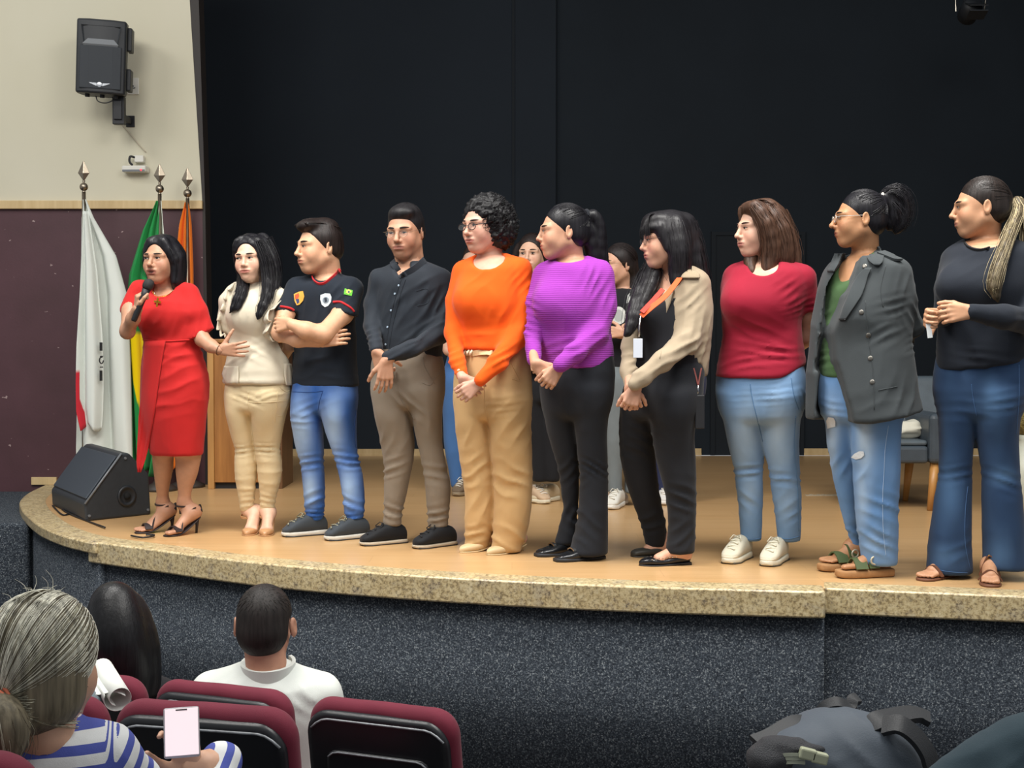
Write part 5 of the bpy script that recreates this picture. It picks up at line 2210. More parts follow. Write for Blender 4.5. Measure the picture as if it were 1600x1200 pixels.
    for sg, x0 in ((1, -.012), (-1, -.016)):
        hp += chain(smooth_path([s.hl(q) for q in ((x0, -.030, .108), (x0 + sg * .034, -.044, .088), (x0 * .3 + sg * .060, -.040, .046), (sg * .073, -.020, -.006), (sg * .076, .000, -.060))], 9), np.array([.008, .012, .013, .013, .012, .012, .012, .012, .012]) * s.hs, .012)
    locks = [([(403, 378, -.06), (412, 400, -.07), (418, 430, -.08), (417, 460, -.12), (408, 484, -.16), (402, 500, -.17)], [9, 10, 10, 9, 7, 1.5]),
             ([(412, 380, -.02), (424, 405, -.03), (428, 435, -.04), (424, 465, -.08), (415, 488, -.12)], [11, 11, 10, 8, 1.5]),
             ([(410, 375, .05), (422, 405, .07), (424, 440, .09), (420, 480, .10)], [14, 15, 13, 8]),
             ([(386, 372, -.02), (378, 400, .03), (379, 428, .02), (377, 450, -.09), (368, 474, -.135), (359, 489, -.14)], [6, 6, 7, 8, 6, 1.5]),
             ([(384, 415, .03), (383, 438, -.02), (378, 462, -.12), (372, 484, -.145)], [6, 7, 6, 1.5])]
    st = []
    for i, (pp, rr) in enumerate(locks):
        w = [s.pt(*p) for p in pp]
        hp += chain(smooth_path(w, 9), np.interp(np.linspace(0, 1, 9), np.linspace(0, 1, len(rr)), [s.px(r * .85) for r in rr]), .018, flat=((0, 1, 0), .6))
        st += bundle(w, [s.px(r * 1.1) for r in rr], 90, i, .14, inner=.7)
    st += s.scalp_strands(70, lambda g: (g.uniform(-.5, .9), g.uniform(.75, 1.2)), (.06, .05, -.02), 3)
    s.hair(hp, BLACKHAIR, .005, st, .0019)


# ================================================================ man in the black T-shirt
def tshirt_man():
    s = Person('man in a black t-shirt with red collar, arms crossed, looking left', 510, 838, '#cf9f7e', seed=8, lip='#b47262')
    s.stubble = .25
    navy = cloth('navy_tee_cloth', '#1a212b', .85, amt=.05)
    redt = cloth('red_trim_cloth', '#b8262b', .8)
    s.head(498, 386, 79, -64, 3, 0, dy=-.02, neck=(511, 436, .03), neck_r=(.062, .066), jaw=1.1, wide=1.0, nose=1.04, eye_open=.75, brow_w=1.1)
    body = s.loft([(430, 490, 532), (437, 474, 546), (446, 461, 556), (462, 456, 560), (485, 457, 556), (510, 459, 555), (540, 460, 557), (570, 458, 559), (604, 456, 561)], -22, .66, k=.03)
    yk = s.yoke([(468, 452, .01, 15), (511, 438, .03, 15), (546, 452, -.03, 16)])
    slL = [cone(s.pt(464, 452, .01), s.pt(447, 490, -.055), s.px(17), s.px(17.5), .03)]
    cutL = [rbox(s.pt(441, 505, -.06), (.09, .13, .062), roty(R_(4)), .003, .005, 's')]
    slR = [cone(s.pt(547, 454, -.045), s.pt(537, 496, -.12), s.px(20), s.px(21), .03)]
    cutR = [rbox(s.pt(532, 510, -.13), (.10, .15, .072), roty(R_(19)) @ rotx(R_(0)), .003, .005, 's')]
    neckhole = [s_ell(s, 507, 428, 17, 15, -.02, .09, 's', .008)]
    tee = s.garment('t_shirt', slL + cutL + slR + cutR + [body] + yk + neckhole, navy, .0075,
                    wr=[(500, 480, 30, 30, 80, 18, .9), (490, 560, 45, 30, 12, 22, 1.0), (535, 460, 22, 18, 50, 12, 1.0), (520, 595, 40, 14, -6, 16, .7)], fold=[(6, 6, 4, .004)])
    # red collar ring and sleeve bands
    cp = []
    for x, y in smooth_path([(487.5, 431), (491, 438), (499, 443), (508, 441.5), (518, 434), (526, 427), (532, 421)], 30):
        h, nn = hit(tee, x, y + 1.5)
        cp.append(h + nn * .001 if h is not None else s.pt(x, y, -.06))
    s.band('collar', cp, .020, redt, tee, .003)
    for pts in ([(438.5, 481), (446, 482), (454, 484), (459, 487)], [(521, 474), (532, 474), (542, 479), (549, 484), (553, 489)]):
        seam(tee, [(a, b - 2) for a, b in pts], .0065, redt, 'sleeve_band')
    # prints
    yl, wh = mat('print_yellow', '#d9a343', .8), mat('print_white', '#c9d3d8', .8)
    patch(tee, [(459, 460), (467, 456), (474, 455), (476, 463), (474, 470), (468, 476), (463, 477), (460, 470)], yl, 'chest_print')
    patch(tee, [(461, 461), (467, 458), (468, 463), (464, 468), (461, 467)], mat('print_orange', '#c2502a', .8), 'chest_print', .0042)
    patch(tee, [(462, 468), (467, 467), (468, 472), (464, 475)], mat('print_blue', '#2d3f6e', .8), 'chest_print', .0042)
    patch(tee, [(501, 461), (508, 458.5), (516, 459), (518, 464), (517.5, 472), (513, 478), (508, 480), (503, 476), (500.5, 468)], wh, 'chest_badge')
    patch(tee, disc(509.5, 469, 5, 5, 12), mat('print_grey', '#7f8c96', .8), 'chest_badge', .0042)
    patch(tee, [(507, 466), (511, 465), (512, 471), (508, 472)], mat('print_dark', '#2c3440', .8), 'chest_badge', .0052)
    patch(tee, [(539, 451), (551, 454), (549.5, 463), (537, 460)], mat('patch_green', '#5fae35', .8), 'arm_patch')
    patch(tee, [(541, 453.5), (545, 452.5), (549, 456), (544.5, 460), (540, 458)], mat('patch_yellow', '#d9dc6a', .8), 'arm_patch', .0042)
    patch(tee, disc(544.5, 456.5, 1.6, 1.6, 8), mat('patch_navy', '#2a3f7a', .8), 'arm_patch', .0052)
    # arms
    s.limb([(546, 456, -.05, 15), (536, 490, -.12, 15.5), (505, 522, -.24, 13.5), (478, 516, -.27, 12.5), (456, 507, -.26, 9)], body=0)
    s.limb([(463, 454, .0, 13), (446, 490, -.06, 13.5), (438, 520, -.13, 13), (465, 530, -.19, 12), (500, 535, -.20, 8.5)], body=0)
    s.hand_px((456, 506), (-1, .05, .45), (.2, .1, 1), dy=-.26, thumb=1, size=.175, curl=(35, 40, 30), arm=(470, 513, -.265), tout=20)
    s.hand_px((500, 535), (1, -.25, -.02), (.0, .2, 1), dy=-.20, thumb=-1, size=.175, curl=(12, 20, 15), arm=(485, 533, -.20), tout=20)
    # jeans
    frL, frR = s.frame((441, 839), -62, .245), s.frame((508, 845), -58, .245)
    hip = s.hip([(588, 459, 557), (605, 456, 560), (625, 456, 558), (645, 462, 550)], -22)
    lL = s.leg([(618, 455, 500), (650, 453, 503), (680, 459, 505), (705, 464, 507), (720, 468, 506), (745, 472, 507), (770, 475, 508), (795, 476, 507), (812, 478, 505)], (.0, legs_dy(s, frL, .245, .25)), 1.0)
    lR = s.leg([(618, 497, 559), (650, 502, 557), (680, 511, 557), (705, 519, 558), (722, 524, 562), (745, 531, 567), (780, 536, 570), (797, 537, 570), (814, 542, 567)], (-.02, legs_dy(s, frR, .245, .25)), .95)
    dn = cloth('faded_blue_denim', '#3f6aa8', .85, vcol=True, weave=700)
    j = s.garment('jeans', [hip, lL, lR], dn, .0078,
                  wr=[(488, 722, 24, 12, 8, 11, 1.8), (543, 717, 26, 14, -6, 10, 2.0), (490, 780, 22, 12, 28, 14, 1.6), (552, 786, 24, 12, -20, 14, 1.6), (491, 803, 18, 10, 0, 7, 1.8), (554, 806, 18, 9, 0, 7, 1.8), (495, 632, 30, 14, 24, 12, 1.0), (470, 655, 24, 10, -2, 12, .7)],
                  fold=[(9, 9, 4, .002)],
                  colf=denim('#2c579c', '#9fb9d6', [(467, 675, 20, 48, .95), (520, 665, 17, 50, .85), (484, 765, 13, 26, .8), (545, 765, 13, 30, .8)], 2))
    for pts in ([(505, 610), (500, 625), (497, 640)], [(556, 640), (553, 680), (556, 700)], [(457, 612), (480, 613), (505, 611)]):
        seam(j, pts, .0018, cloth('denim_stitch', '#274a86', .8))
    s.sneaker((441, 839), -62, .245, .045, '#3b4147', '#c9c5ba', '#8b8a76', .026, 1.0, None, 'sneaker', '#24262a')
    s.sneaker((508, 845), -58, .245, .045, '#3b4147', '#c9c5ba', '#8b8a76', .026, 1.0, None, 'sneaker', '#24262a')
    s.finish()
    hp = s.cap(grow=.007, line=.074, fx=.080, low=-.035, side=.035)
    hp += [s.he((0, -.035, .096), (.058, .052, .026), .02), s.he((0, -.066, .092), (.050, .026, .019), .02), s.he((0, .03, .092), (.062, .06, .036), .02)]
    st = []
    for k in range(160):
        x = s.rg.uniform(-.06, .06)
        ph = [(x, -.088 + abs(x) * .3, .088), (x * 1.02, -.080, .116 - abs(x) * .25), (x * 1.05, -.02, .128 - abs(x) * .45), (x * 1.1, .05, .118 - abs(x) * .5), (x * 1.15, .09, .075)]
        st.append(smooth_path([s.hl(p) for p in ph], 10))
    s.hair(hp, BROWNBLACK, .0045, st, .0012)


# ================================================================ man in the black dress shirt
def blackshirt_man():
    s = Person('man in a black button-up shirt and taupe trousers with thin glasses', 636, 850, '#b98b70', seed=11, lip='#a0655a')
    s.stubble = .45
    blk = cloth('black_shirt_cloth', '#20262e', .75, amt=.05)
    tp = cloth('taupe_trouser_cloth', '#7d7264', .85, amt=.05)
    s.head(633, 362, 79, -22, 9, -1, dy=-.02, neck=(640, 414, .03), neck_r=(.060, .066), jaw=1.02, wide=.98, eye_open=.55, nose=1.1, brow_w=1.25)
    body = s.loft([(410, 614, 668), (416, 604, 680), (424, 594, 692), (440, 585, 699), (470, 583, 697), (500, 584, 694), (530, 586, 692), (556, 588, 690), (580, 590, 690)], -24, .64, k=.03)
    yk = s.yoke([(598, 436, .01, 15), (640, 420, .03, 16), (686, 436, -.03, 16)])
    aL = s.limb([(592, 434, .02, 14), (583, 475, .02, 13.5), (581, 510, -.03, 12), (588, 545, -.16, 10)])
    aR = s.limb([(690, 438, -.04, 16), (695, 480, -.06, 15.5), (687, 520, -.12, 15), (645, 544, -.24, 13), (606, 558, -.27, 10.5)])
    neckhole = [s_ell(s, 629, 416, 13, 17, -.09, .08, 's', .008)]
    sh = s.garment('shirt', [body] + yk + aL + aR + neckhole, blk, .0075,
                   wr=[(690, 480, 20, 30, 60, 14, 1.5), (670, 520, 34, 18, 30, 13, 1.6), (630, 490, 34, 34, 55, 22, 1.1), (600, 470, 22, 40, 75, 15, 1.0), (640, 550, 34, 14, 30, 12, 1.2), (583, 530, 14, 20, 20, 10, 1.0), (660, 450, 30, 20, 30, 20, .8)], fold=[(6, 6, 4, .004)])
    # collar wings, placket, buttons
    for pts in ([(629, 431), (622, 424), (616, 414), (614, 408)], [(629, 431), (640, 424), (652, 416), (663, 406)]):
        cp = []
        for x, y in smooth_path(pts, 14):
            h, nn = hit(sh, x, y + 3)
            cp.append(h + nn * .006 + np.array([0, 0, .004]) if h is not None else s.pt(x, y, -.08))
        s.band('collar', cp, .030, blk, sh, .004)
    seam(sh, [(628, 434), (621, 455), (614, 480), (608, 510), (602, 545)], .0022, blk, 'placket')
    seam(sh, [(634, 436), (627, 456), (620, 482), (613, 512), (607, 548)], .0018, blk, 'placket')
    for x, y in ((623, 446), (617, 459), (611, 485), (605.5, 511), (602.5, 538)):
        button(sh, x, y, .0052, mat('pale_button', '#9fb0c0', .3))
    seam(sh, [(650, 455), (668, 452), (670, 472), (652, 478)], .0012, blk, 'pocket')
    s.hand_px((588, 549), (.35, 1, -.05), (.5, .1, 1), dy=-.17, thumb=-1, size=.185, curl=(40, 50, 30), arm=(586, 538, -.14))
    s.hand_px((604, 562), (-.08, 1, .02), (-.4, .1, 1), dy=-.275, thumb=1, size=.185, curl=(12, 20, 15), arm=(616, 556, -.27), tout=38, spread=6)
    frL, frR = s.frame((563, 853), -60, .25), s.frame((647, 858), -50, .25)
    hip = s.hip([(548, 586, 687), (565, 580, 693), (590, 578, 696), (615, 580, 693), (640, 588, 684)], -24)
    lL = s.leg([(605, 579, 640), (650, 585, 645), (690, 594, 648), (720, 600, 646), (760, 601, 638), (795, 599, 630), (822, 598, 627)], (.02, legs_dy(s, frL, .25, .25)), 1.0)
    lR = s.leg([(605, 632, 694), (650, 643, 691), (690, 652, 691), (720, 659, 697), (760, 665, 704), (795, 667, 702), (824, 668, 699)], (-.03, legs_dy(s, frR, .25, .25)), 1.0)
    t = s.garment('trousers', [hip, lL, lR], tp, .0078,
                  wr=[(614, 728, 22, 14, 22, 14, 1.7), (680, 738, 24, 16, -14, 14, 1.9), (612, 800, 20, 14, -12, 11, 1.8), (684, 802, 20, 14, 10, 11, 1.8), (640, 630, 34, 14, -42, 14, 1.1), (615, 690, 20, 40, 70, 18, .8), (675, 660, 20, 50, 85, 20, .8)], fold=[(8, 8, 3, .0022)])
    for pts in ([(661, 558), (665, 575), (680, 600)], [(660, 598), (672, 602), (681, 590), (687, 583)], [(620, 600), (630, 630), (648, 655)]):
        seam(t, pts, .0016, tp)
    s.oxford((563, 853), -60, .25, .044)
    s.oxford((647, 858), -50, .25, .044)
    s.finish()
    hp = s.cap(grow=.006, line=.072, fx=.080, low=-.030, side=.036)
    hp += [s.he((0, .005, .082), (.066, .078, .040), .02), s.he((.012, -.045, .086), (.048, .030, .022), .02)]
    st = s.scalp_strands(200, lambda g: (g.uniform(-1.2, 1.2), g.uniform(.62, 1.3)), (.02, .09, .10), 4, .014, m=8)
    st = [q[:5] for q in st]
    s.hair(hp, hair_mat('dark_short_hair', '#1c1a1c', .5), .0045, st, .0018)
    s.glasses(mat('thin_metal', '#8d7f6a', .3, .8), r=.0175, thick=.0007)
# ================================================================ woman in orange
def orange_woman():
    s = Person('woman in a bright orange sweater and tan wide trousers with curly hair', 770, 862, '#c99b85', seed=14, lip='#a85f58')
    org = cloth('orange_knit', '#e8590c', .85, amt=.03, weave=300)
    tan = cloth('tan_trouser_cloth', '#bf9d6e', .85, amt=.04)
    s.head(756, 352, 81, -46, 6, 0, dy=-.02, neck=(766, 408, .03), ears=False, wide=1.04, jaw=1.08, nose=1.05, eye_open=.75)
    body = s.loft([(400, 742, 794), (408, 728, 808), (420, 716, 818), (440, 710, 822), (470, 709, 820), (500, 710, 818), (525, 711, 818), (547, 712, 820)], -38, .74, k=.03)
    yk = s.yoke([(727, 424, .03, 15), (767, 408, .04, 15), (812, 420, -.05, 16)])
    bust = [s_bust(s, 738, 470, 24, 22, -.13, .07), s_bust(s, 774, 474, 24, 22, -.14, .07)]
    aL = s.limb([(722, 424, .03, 14), (711, 470, .02, 13.5), (707, 520, -.04, 12.5), (715, 565, -.14, 12), (722, 586, -.19, 10)])
    aR = s.limb([(812, 424, -.06, 18), (818, 470, -.08, 17.5), (808, 524, -.13, 17), (778, 566, -.22, 14.5), (750, 594, -.25, 10.5)])
    nh = [s_ell(s, 762, 399, 27, 24, -.09, .13, 's', .010)]
    sw = s.garment('sweater', [body] + yk + bust + aL + aR + nh, org, .0078,
                   wr=[(818, 440, 18, 20, 55, 10, 1.2), (800, 500, 20, 34, 70, 18, 1.0), (785, 560, 26, 16, 30, 12, 1.4), (716, 565, 16, 20, 25, 10, 1.6), (755, 530, 44, 18, 4, 18, .9), (745, 440, 30, 20, 50, 22, .6)], fold=[(6, 6, 4, .004)])
    # trousers
    frL, frR = s.frame((718, 864), -50, .24), s.frame((761, 868), -48, .24)
    hip = s.hip([(541, 717, 822), (565, 712, 826), (600, 709, 829), (630, 711, 828), (655, 718, 820)], -38, .68)
    lL = s.leg([(615, 709, 764), (660, 711, 768), (700, 715, 770), (740, 721, 774), (770, 727, 776), (800, 727, 775), (835, 726, 769), (858, 727, 762)], (.02, legs_dy(s, frL, .24, .35)), 1.1)
    lR = s.leg([(615, 752, 829), (660, 764, 829), (700, 767, 831), (740, 771, 833), (790, 773, 831), (830, 769, 825), (862, 766, 814)], (-.04, legs_dy(s, frR, .24, .35)), 1.05)
    t = s.garment('trousers', [hip, lL, lR], tan, .008,
                  wr=[(742, 735, 26, 26, 24, 22, 1.5), (795, 745, 30, 30, -26, 24, 1.7), (745, 800, 26, 24, 60, 20, 1.3), (790, 835, 30, 22, -22, 20, 2.0), (740, 840, 20, 16, 20, 14, 1.5), (800, 660, 30, 40, 60, 20, 1.2), (790, 628, 30, 16, 12, 10, 1.0), (730, 680, 20, 40, 80, 20, .8)], fold=[(6, 6, 2.5, .004)])
    for pts in ([(798, 566), (806, 582), (812, 594)], [(756, 600), (757, 630), (763, 660)], [(800, 592), (812, 596)]):
        seam(t, pts, .0018, tan)
    # belt
    bp = []
    for x, y in smooth_path([(720, 551), (735, 553), (752, 551), (770, 552)], 20):
        h, nn = hit(t, x, y)
        if h is not None:
            bp.append(h + nn * .006)
    if len(bp) > 4:
        bl = s.band('belt', bp, .026, mat('woven_belt', '#c9b083', .7, bump=(160, .6, .003)), t, .003)
        for i, x in enumerate((724, 729, 734, 739)):
            h, nn = hit(t, x, 552)
            if h is not None:
                q = MB().tube([h + nn * .012 + np.array([-.006, 0, -.012]), h + nn * .016, h + nn * .012 + np.array([.006, 0, .012])], .006, 7)
                mesh_obj('knot', np.array(q.v), q.f, mat('cream_cord', '#d9cdb0', .7), t)
    clasped(s, (722, 590), (748, 598), (737, 607), -.215, .165, arm1=(718, 576, -.17), arm2=(760, 586, -.24))
    for toe, ang, sd in (((718, 864), -50, -1), ((761, 868), -48, 1)):
        fr = s.frame(toe, ang, .24)
        s.pump(toe, ang, .24, .040, '#cdb48a', .03, None, .45, .5, side=sd, low=.03)
    s.finish()
    # curly hair: noisy volume and spiralling locks
    M = hair_mat('curly_black_hair', '#151416', .5)
    hp = [s.he((0, .030, .045), (.096, .108, .092), .02), s.he((.045, .050, -.020), (.070, .085, .085), .03), s.he((-.055, .03, -.01), (.050, .070, .075), .03), s.he((0, .075, -.02), (.085, .06, .09), .03),
          s.he((0, -.125, -.052), (.066, .120, .128), .012, 's'), s.he((0, -.06, -.13), (.07, .11, .06), .015, 's')]
    st = []
    for k in range(330):
        a, b = s.rg.uniform(-math.pi, math.pi), s.rg.uniform(-.7, 1.35)
        d = np.array((math.sin(a) * math.cos(b), math.cos(a) * math.cos(b), math.sin(b)))
        c0 = np.array((.006, .038, .015)) + d * np.array((.105, .112, .108))
        if c0[1] < -.045 and c0[2] < .075 and abs(c0[0]) < .062:
            continue
        r = s.rg.uniform(.006, .011)
        n = 16
        ax = np.array((d[0] * .35, d[1] * .35, -1.0))
        ax /= np.linalg.norm(ax)
        u = np.cross(ax, d)
        u /= np.linalg.norm(u) + 1e-6
        w = np.cross(ax, u)
        L = s.rg.uniform(.03, .06)
        ph = s.rg.rand() * 6
        st.append(np.array([s.hl(c0 + ax * L * (i / n - .3) + r * (math.cos(ph + i * .95) * u + math.sin(ph + i * .95) * w)) for i in range(n)]))
    s.hair(hp, M, .0055, st, .0024, curl=(58, .014), relaxn=1)
    s.glasses(mat('black_frame', '#121214', .35), r=.0195, thick=.0017, round_=.9)


# ================================================================ woman in purple
def purple_woman():
    s = Person('woman in a ribbed purple sweater and black flared trousers with a ponytail', 898, 872, '#c49478', seed=17, lip='#a8625a')
    pur = mat('purple_knit', '#93379f', .85, noise=(9, .04), bump=(300, .3, .0015), spec=.25, sheen=.08)
    rib = mat('purple_rib', '#93379f', .85, noise=(9, .04), bump=(300, .3, .0015), spec=.25, sheen=.08, wave=(33.0, .30, .004))
    blk = cloth('black_trouser_cloth', '#1b1e24', .85, amt=.06)
    s.head(879, 362, 81, -80, 2, 0, dy=-.02, neck=(893, 412, .03), wide=1.03, jaw=1.05, nose=1.0, eye_open=.75)
    body = s.loft([(404, 868, 920), (411, 856, 934), (422, 845, 944), (440, 838, 950), (470, 837, 953), (500, 838, 950), (530, 840, 952), (555, 845, 956), (575, 850, 955)], -42, .74, k=.03)
    yk = s.yoke([(856, 426, .04, 16), (893, 412, .04, 15), (938, 424, -.06, 17)])
    bust = [s_bust(s, 862, 475, 24, 24, -.13, .07), s_bust(s, 896, 478, 24, 24, -.15, .07)]
    aL = s.limb([(848, 430, .04, 15), (836, 475, .02, 13.5), (832, 520, -.03, 12.5), (834, 562, -.14, 11)])
    aR = s.limb([(941, 434, -.07, 19), (943, 480, -.09, 19), (930, 522, -.14, 18), (900, 550, -.22, 14.5), (876, 570, -.26, 11)])
    nh = [s_ell(s, 888, 399, 27, 14, -.04, .13, 's', .008)]
    sw = s.garment('sweater', [body] + yk + bust + aL + aR + nh, rib, .0078,
                   wr=[(830, 480, 14, 12, -28, 12, 1.8), (828, 510, 14, 14, -20, 12, 1.8), (935, 470, 22, 30, 58, 15, 1.5), (920, 440, 22, 22, 62, 14, 1.2), (915, 535, 30, 18, 30, 14, 1.4), (880, 545, 34, 16, 14, 14, .8)], fold=[(6, 6, 4, .004)])
    frL, frR = s.frame((838, 870), -62, .25), s.frame((868, 878), -64, .25)
    hip = s.hip([(556, 852, 956), (580, 848, 958), (605, 845, 957), (635, 850, 952), (655, 858, 944)], -42, .68)
    lL = s.leg([(605, 846, 900), (640, 848, 902), (680, 857, 905), (720, 869, 906), (750, 876, 905), (790, 880, 904), (825, 874, 904), (850, 866, 902)], (.03, legs_dy(s, frL, .25, .3)), 1.1)
    lR = s.leg([(605, 888, 957), (640, 895, 951), (680, 900, 947), (720, 904, 949), (750, 906, 950), (790, 904, 949), (830, 898, 949), (866, 889, 949)], (-.04, legs_dy(s, frR, .25, .25)), 1.05)
    t = s.garment('trousers', [hip, lL, lR], blk, .008, wr=[(925, 728, 26, 12, -24, 11, 1.9), (885, 740, 20, 24, 50, 14, 1.4), (910, 815, 26, 26, -30, 20, 1.6), (880, 800, 14, 30, 62, 14, 1.4)], fold=[(6, 6, 2.5, .003)])
    for toe, ang, sd in (((838, 870), -62, -1), ((868, 878), -64, 1)):
        o, fr, zb = s.pump(toe, ang, .25, .046, '#16181b', .02, None, .75, .25, side=sd, low=.045, name='loafer', foot=False)
        O, d, n = fr
        s.band('buckle', [O + d * .165 + n * .030 * e + np.array([0, 0, .058 - .010 * e * e]) for e in (-1, -.5, 0, .5, 1)], .014, SILV, o, .003, up=(0, 0, 1))
        s._shoe_obj('tread', fr, [(0, .026, -.001, .016, 0), (.02, .036, -.001, .016, 0), (.10, .037, -.001, .014, 0), (.17, .047, -.001, .016, 0), (.22, .042, -.001, .018, 0), (.252, .022, 0, .018, 0)], mat('black_tread', '#222428', .6), 5, 0, o)
    clasped(s, (836, 567), (874, 573), (860, 592), -.20, .172, arm1=(833, 552, -.13), arm2=(886, 562, -.24), curl1=(45, 55, 35), curl2=(40, 55, 35))
    s.finish()
    hp = s.cap(grow=.008, line=.072, fx=.068, low=-.075, side=.014)
    hp += [s.he((0, .075, .060), (.030, .040, .036), .02)]
    st = s.scalp_strands(170, hairline_start, (0, .108, .068), 2, .010)
    st += s.scalp_strands(60, lambda g: (g.uniform(1.7, 4.5), g.uniform(-.6, -.1)), (0, .108, .068), 3, .010)
    tail = [(914, 340, .03), (926, 336, .04), (934, 350, .05), (937, 375, .06), (940, 405, .07), (948, 435, .08), (955, 460, .08)]
    w = [s.pt(*p) for p in tail]
    rr = [5, 8, 10, 11, 10, 8, 3]
    hp += chain(smooth_path(w, 12), np.interp(np.linspace(0, 1, 12), np.linspace(0, 1, 7), [s.px(r) for r in rr]), .02)
    hp += chain(smooth_path([s.pt(915, 350, .03), s.pt(925, 390, .05), s.pt(935, 430, .07)], 6), [s.px(r) for r in (8, 10, 11, 11, 9, 4)], .02)
    st += bundle(w, [s.px(r) for r in rr], 110, 4, .10)
    s.hair(hp, BLACKHAIR, .005, st, .0013)
    sc = []
    for k in range(22):
        t_ = 2 * math.pi * k / 21
        sc.append(s.hl((.018 * math.cos(t_), .108 + .004 * math.sin(3 * t_), .068 + .018 * math.sin(t_))))
    q = MB().tube(sc, .0095, 8, caps=False)
    v = np.array(q.v)
    v = v + .004 * np.stack([noise3(v * 80), noise3(v * 80 + 9), noise3(v * 80 + 17)], 1)
    mesh_obj('scrunchie', v, q.f, cloth('dark_scrunchie', '#1a1c22', .9), s.root)


# ================================================================ woman in the beige jacket
def beige_woman():
    s = Person('woman in a cropped beige jacket with an orange lanyard and white badge', 1040, 878, '#cb9a80', seed=21, lip='#b0685c')
    bei = cloth('beige_jacket_cloth', '#a3937c', .85, amt=.04)
    blk = cloth('black_top_cloth', '#1d1e23', .85, amt=.05)
    blt = cloth('black_trouser_cloth_b', '#1a1c21', .85, amt=.06)
    s.head(1041, 375, 83, -74, 4, 0, dy=-.02, neck=(1054, 428, .03), ears=False, wide=1.0, jaw=1.0, nose=1.0, eye_open=.7)
    rows = [(418, 1036, 1076), (428, 1024, 1090), (445, 1012, 1100), (470, 1004, 1104), (500, 998, 1105), (530, 996, 1102), (560, 992, 1098), (590, 988, 1096), (615, 986, 1094)]
    inner = s.loft(rows, -52, .70, k=.03, grow=-.012)
    bust0 = [s_bust(s, 1012, 490, 20, 24, -.10, .07)]
    nhi = [s_ell(s, 1040, 428, 26, 40, -.10, .10, 's', .01)]
    top = s.garment('top', [inner] + bust0 + nhi, blk, .009, fold=[(8, 8, 5, .003)])
    # jacket: same trunk, larger, opened at the front with a wedge cut
    jk = loft(s.rows([(420, 1040, 1082), (430, 1030, 1096), (450, 1022, 1102), (480, 1014, 1106), (510, 1010, 1106), (540, 1012, 1102), (565, 1020, 1099), (588, 1030, 1097)], -52, .72, (0, 0), .012), .03, 2.3)
    yk = s.yoke([(1035, 440, .05, 15), (1056, 426, .04, 15), (1086, 440, -.07, 18)])
    cutf = [rbox(s.pt(985, 520, -.16), (.135, .22, .50), rotz(R_(-14)) @ roty(R_(-4)), .01, .01, 's'), rbox(s.pt(1034, 615, -.1), (.20, .35, .08), roty(R_(-17)), .01, .01, 's'),
            s_ell(s, 1046, 420, 18, 34, -.09, .10, 's', .012)]
    aL = s.limb([(1014, 446, .05, 13), (996, 490, .02, 13), (984, 540, -.04, 12), (982, 580, -.12, 11), (984, 602, -.18, 9)])
    aR = s.limb([(1084, 446, -.08, 19), (1086, 490, -.10, 19), (1072, 535, -.16, 18.5), (1035, 565, -.24, 16), (1003, 590, -.28, 12.5), (992, 600, -.29, 10.5)])
    j = s.garment('jacket', [jk] + yk + cutf + aL + aR, bei, .0078,
                  wr=[(1075, 470, 24, 16, 40, 13, 1.4), (1085, 510, 20, 34, 75, 14, 1.5), (1060, 548, 30, 20, 25, 14, 1.9), (1025, 580, 26, 16, 28, 13, 1.5), (983, 570, 10, 30, 20, 12, 1.2), (1090, 555, 18, 26, 70, 14, 1.2)], fold=[(7, 7, 4, .0035)])
    lap = cloth('beige_lapel_cloth', '#9b8b73', .85)
    sheet(j, [(452, 1036, 1052), (470, 1024, 1048), (486, 1006, 1042), (492, 1004, 1040), (505, 1016, 1036), (517, 1027, 1033)], bei, 'lapel', .016, .005, parent=j)
    sheet(j, [(421, 1070, 1084), (428, 1062, 1094), (434, 1060, 1094)], lap, 'collar', .016, .006, nv=8, parent=j)
    seam(j, [(1052, 455), (1049, 480), (1040, 520), (1031, 560)], .0014, bei, 'placket')
    frL, frR = s.frame((986, 870), -72, .235), s.frame((998, 884), -80, .24)
    hip = s.hip([(578, 990, 1096), (605, 980, 1094), (630, 975, 1092), (655, 978, 1087)], -52, .68)
    lL = s.leg([(610, 974, 1032), (645, 968, 1026), (680, 966, 1024), (715, 968, 1025), (750, 976, 1029), (785, 988, 1034), (820, 1001, 1041), (854, 1008, 1043)], (.04, legs_dy(s, frL, .235, .25)), 1.0)
    lR = s.leg([(610, 1008, 1093), (645, 1012, 1087), (680, 1019, 1084), (715, 1024, 1085), (750, 1034, 1087), (785, 1042, 1088), (820, 1045, 1087), (864, 1040, 1085)], (-.05, legs_dy(s, frR, .24, .25)), .95)
    t = s.garment('trousers', [hip, lL, lR], blt, .008, wr=[(1000, 690, 26, 30, -20, 18, 1.2), (1062, 770, 24, 24, -20, 18, 1.6), (1060, 830, 20, 22, 30, 16, 1.4), (1020, 820, 20, 20, 20, 16, 1.2)], fold=[(6, 6, 2.5, .003)])
    o, fr, zb = s.pump((986, 870), -72, .235, .042, '#35332d', .012, s.pt(1026, 852, legs_dy(s, frL, .235)), .8, .5, side=-1, low=.030, name='flat_shoe')
    an = s.pt(1064, 858, legs_dy(s, frR, .24))
    o, fr, zb = s.pump((998, 884), -80, .24, .042, '#15161a', .008, an, .45, .2, side=1, low=.018, name='flat_shoe')
    O, d, n = fr
    for e in (-1, 1):
        st_ = MB()
        for k in range(9):
            u = .06 + k * .016
            st_.lathe([(.0035, 0), (.0035, .004), (0, .005)], O + d * u + n * e * (.030 + .008 * (k > 4)) + np.array([0, 0, .040 - .0012 * k]), None, 8)
        ob = st_.build('studs', SILV, o)
        ob['kind'] = 'stuff'
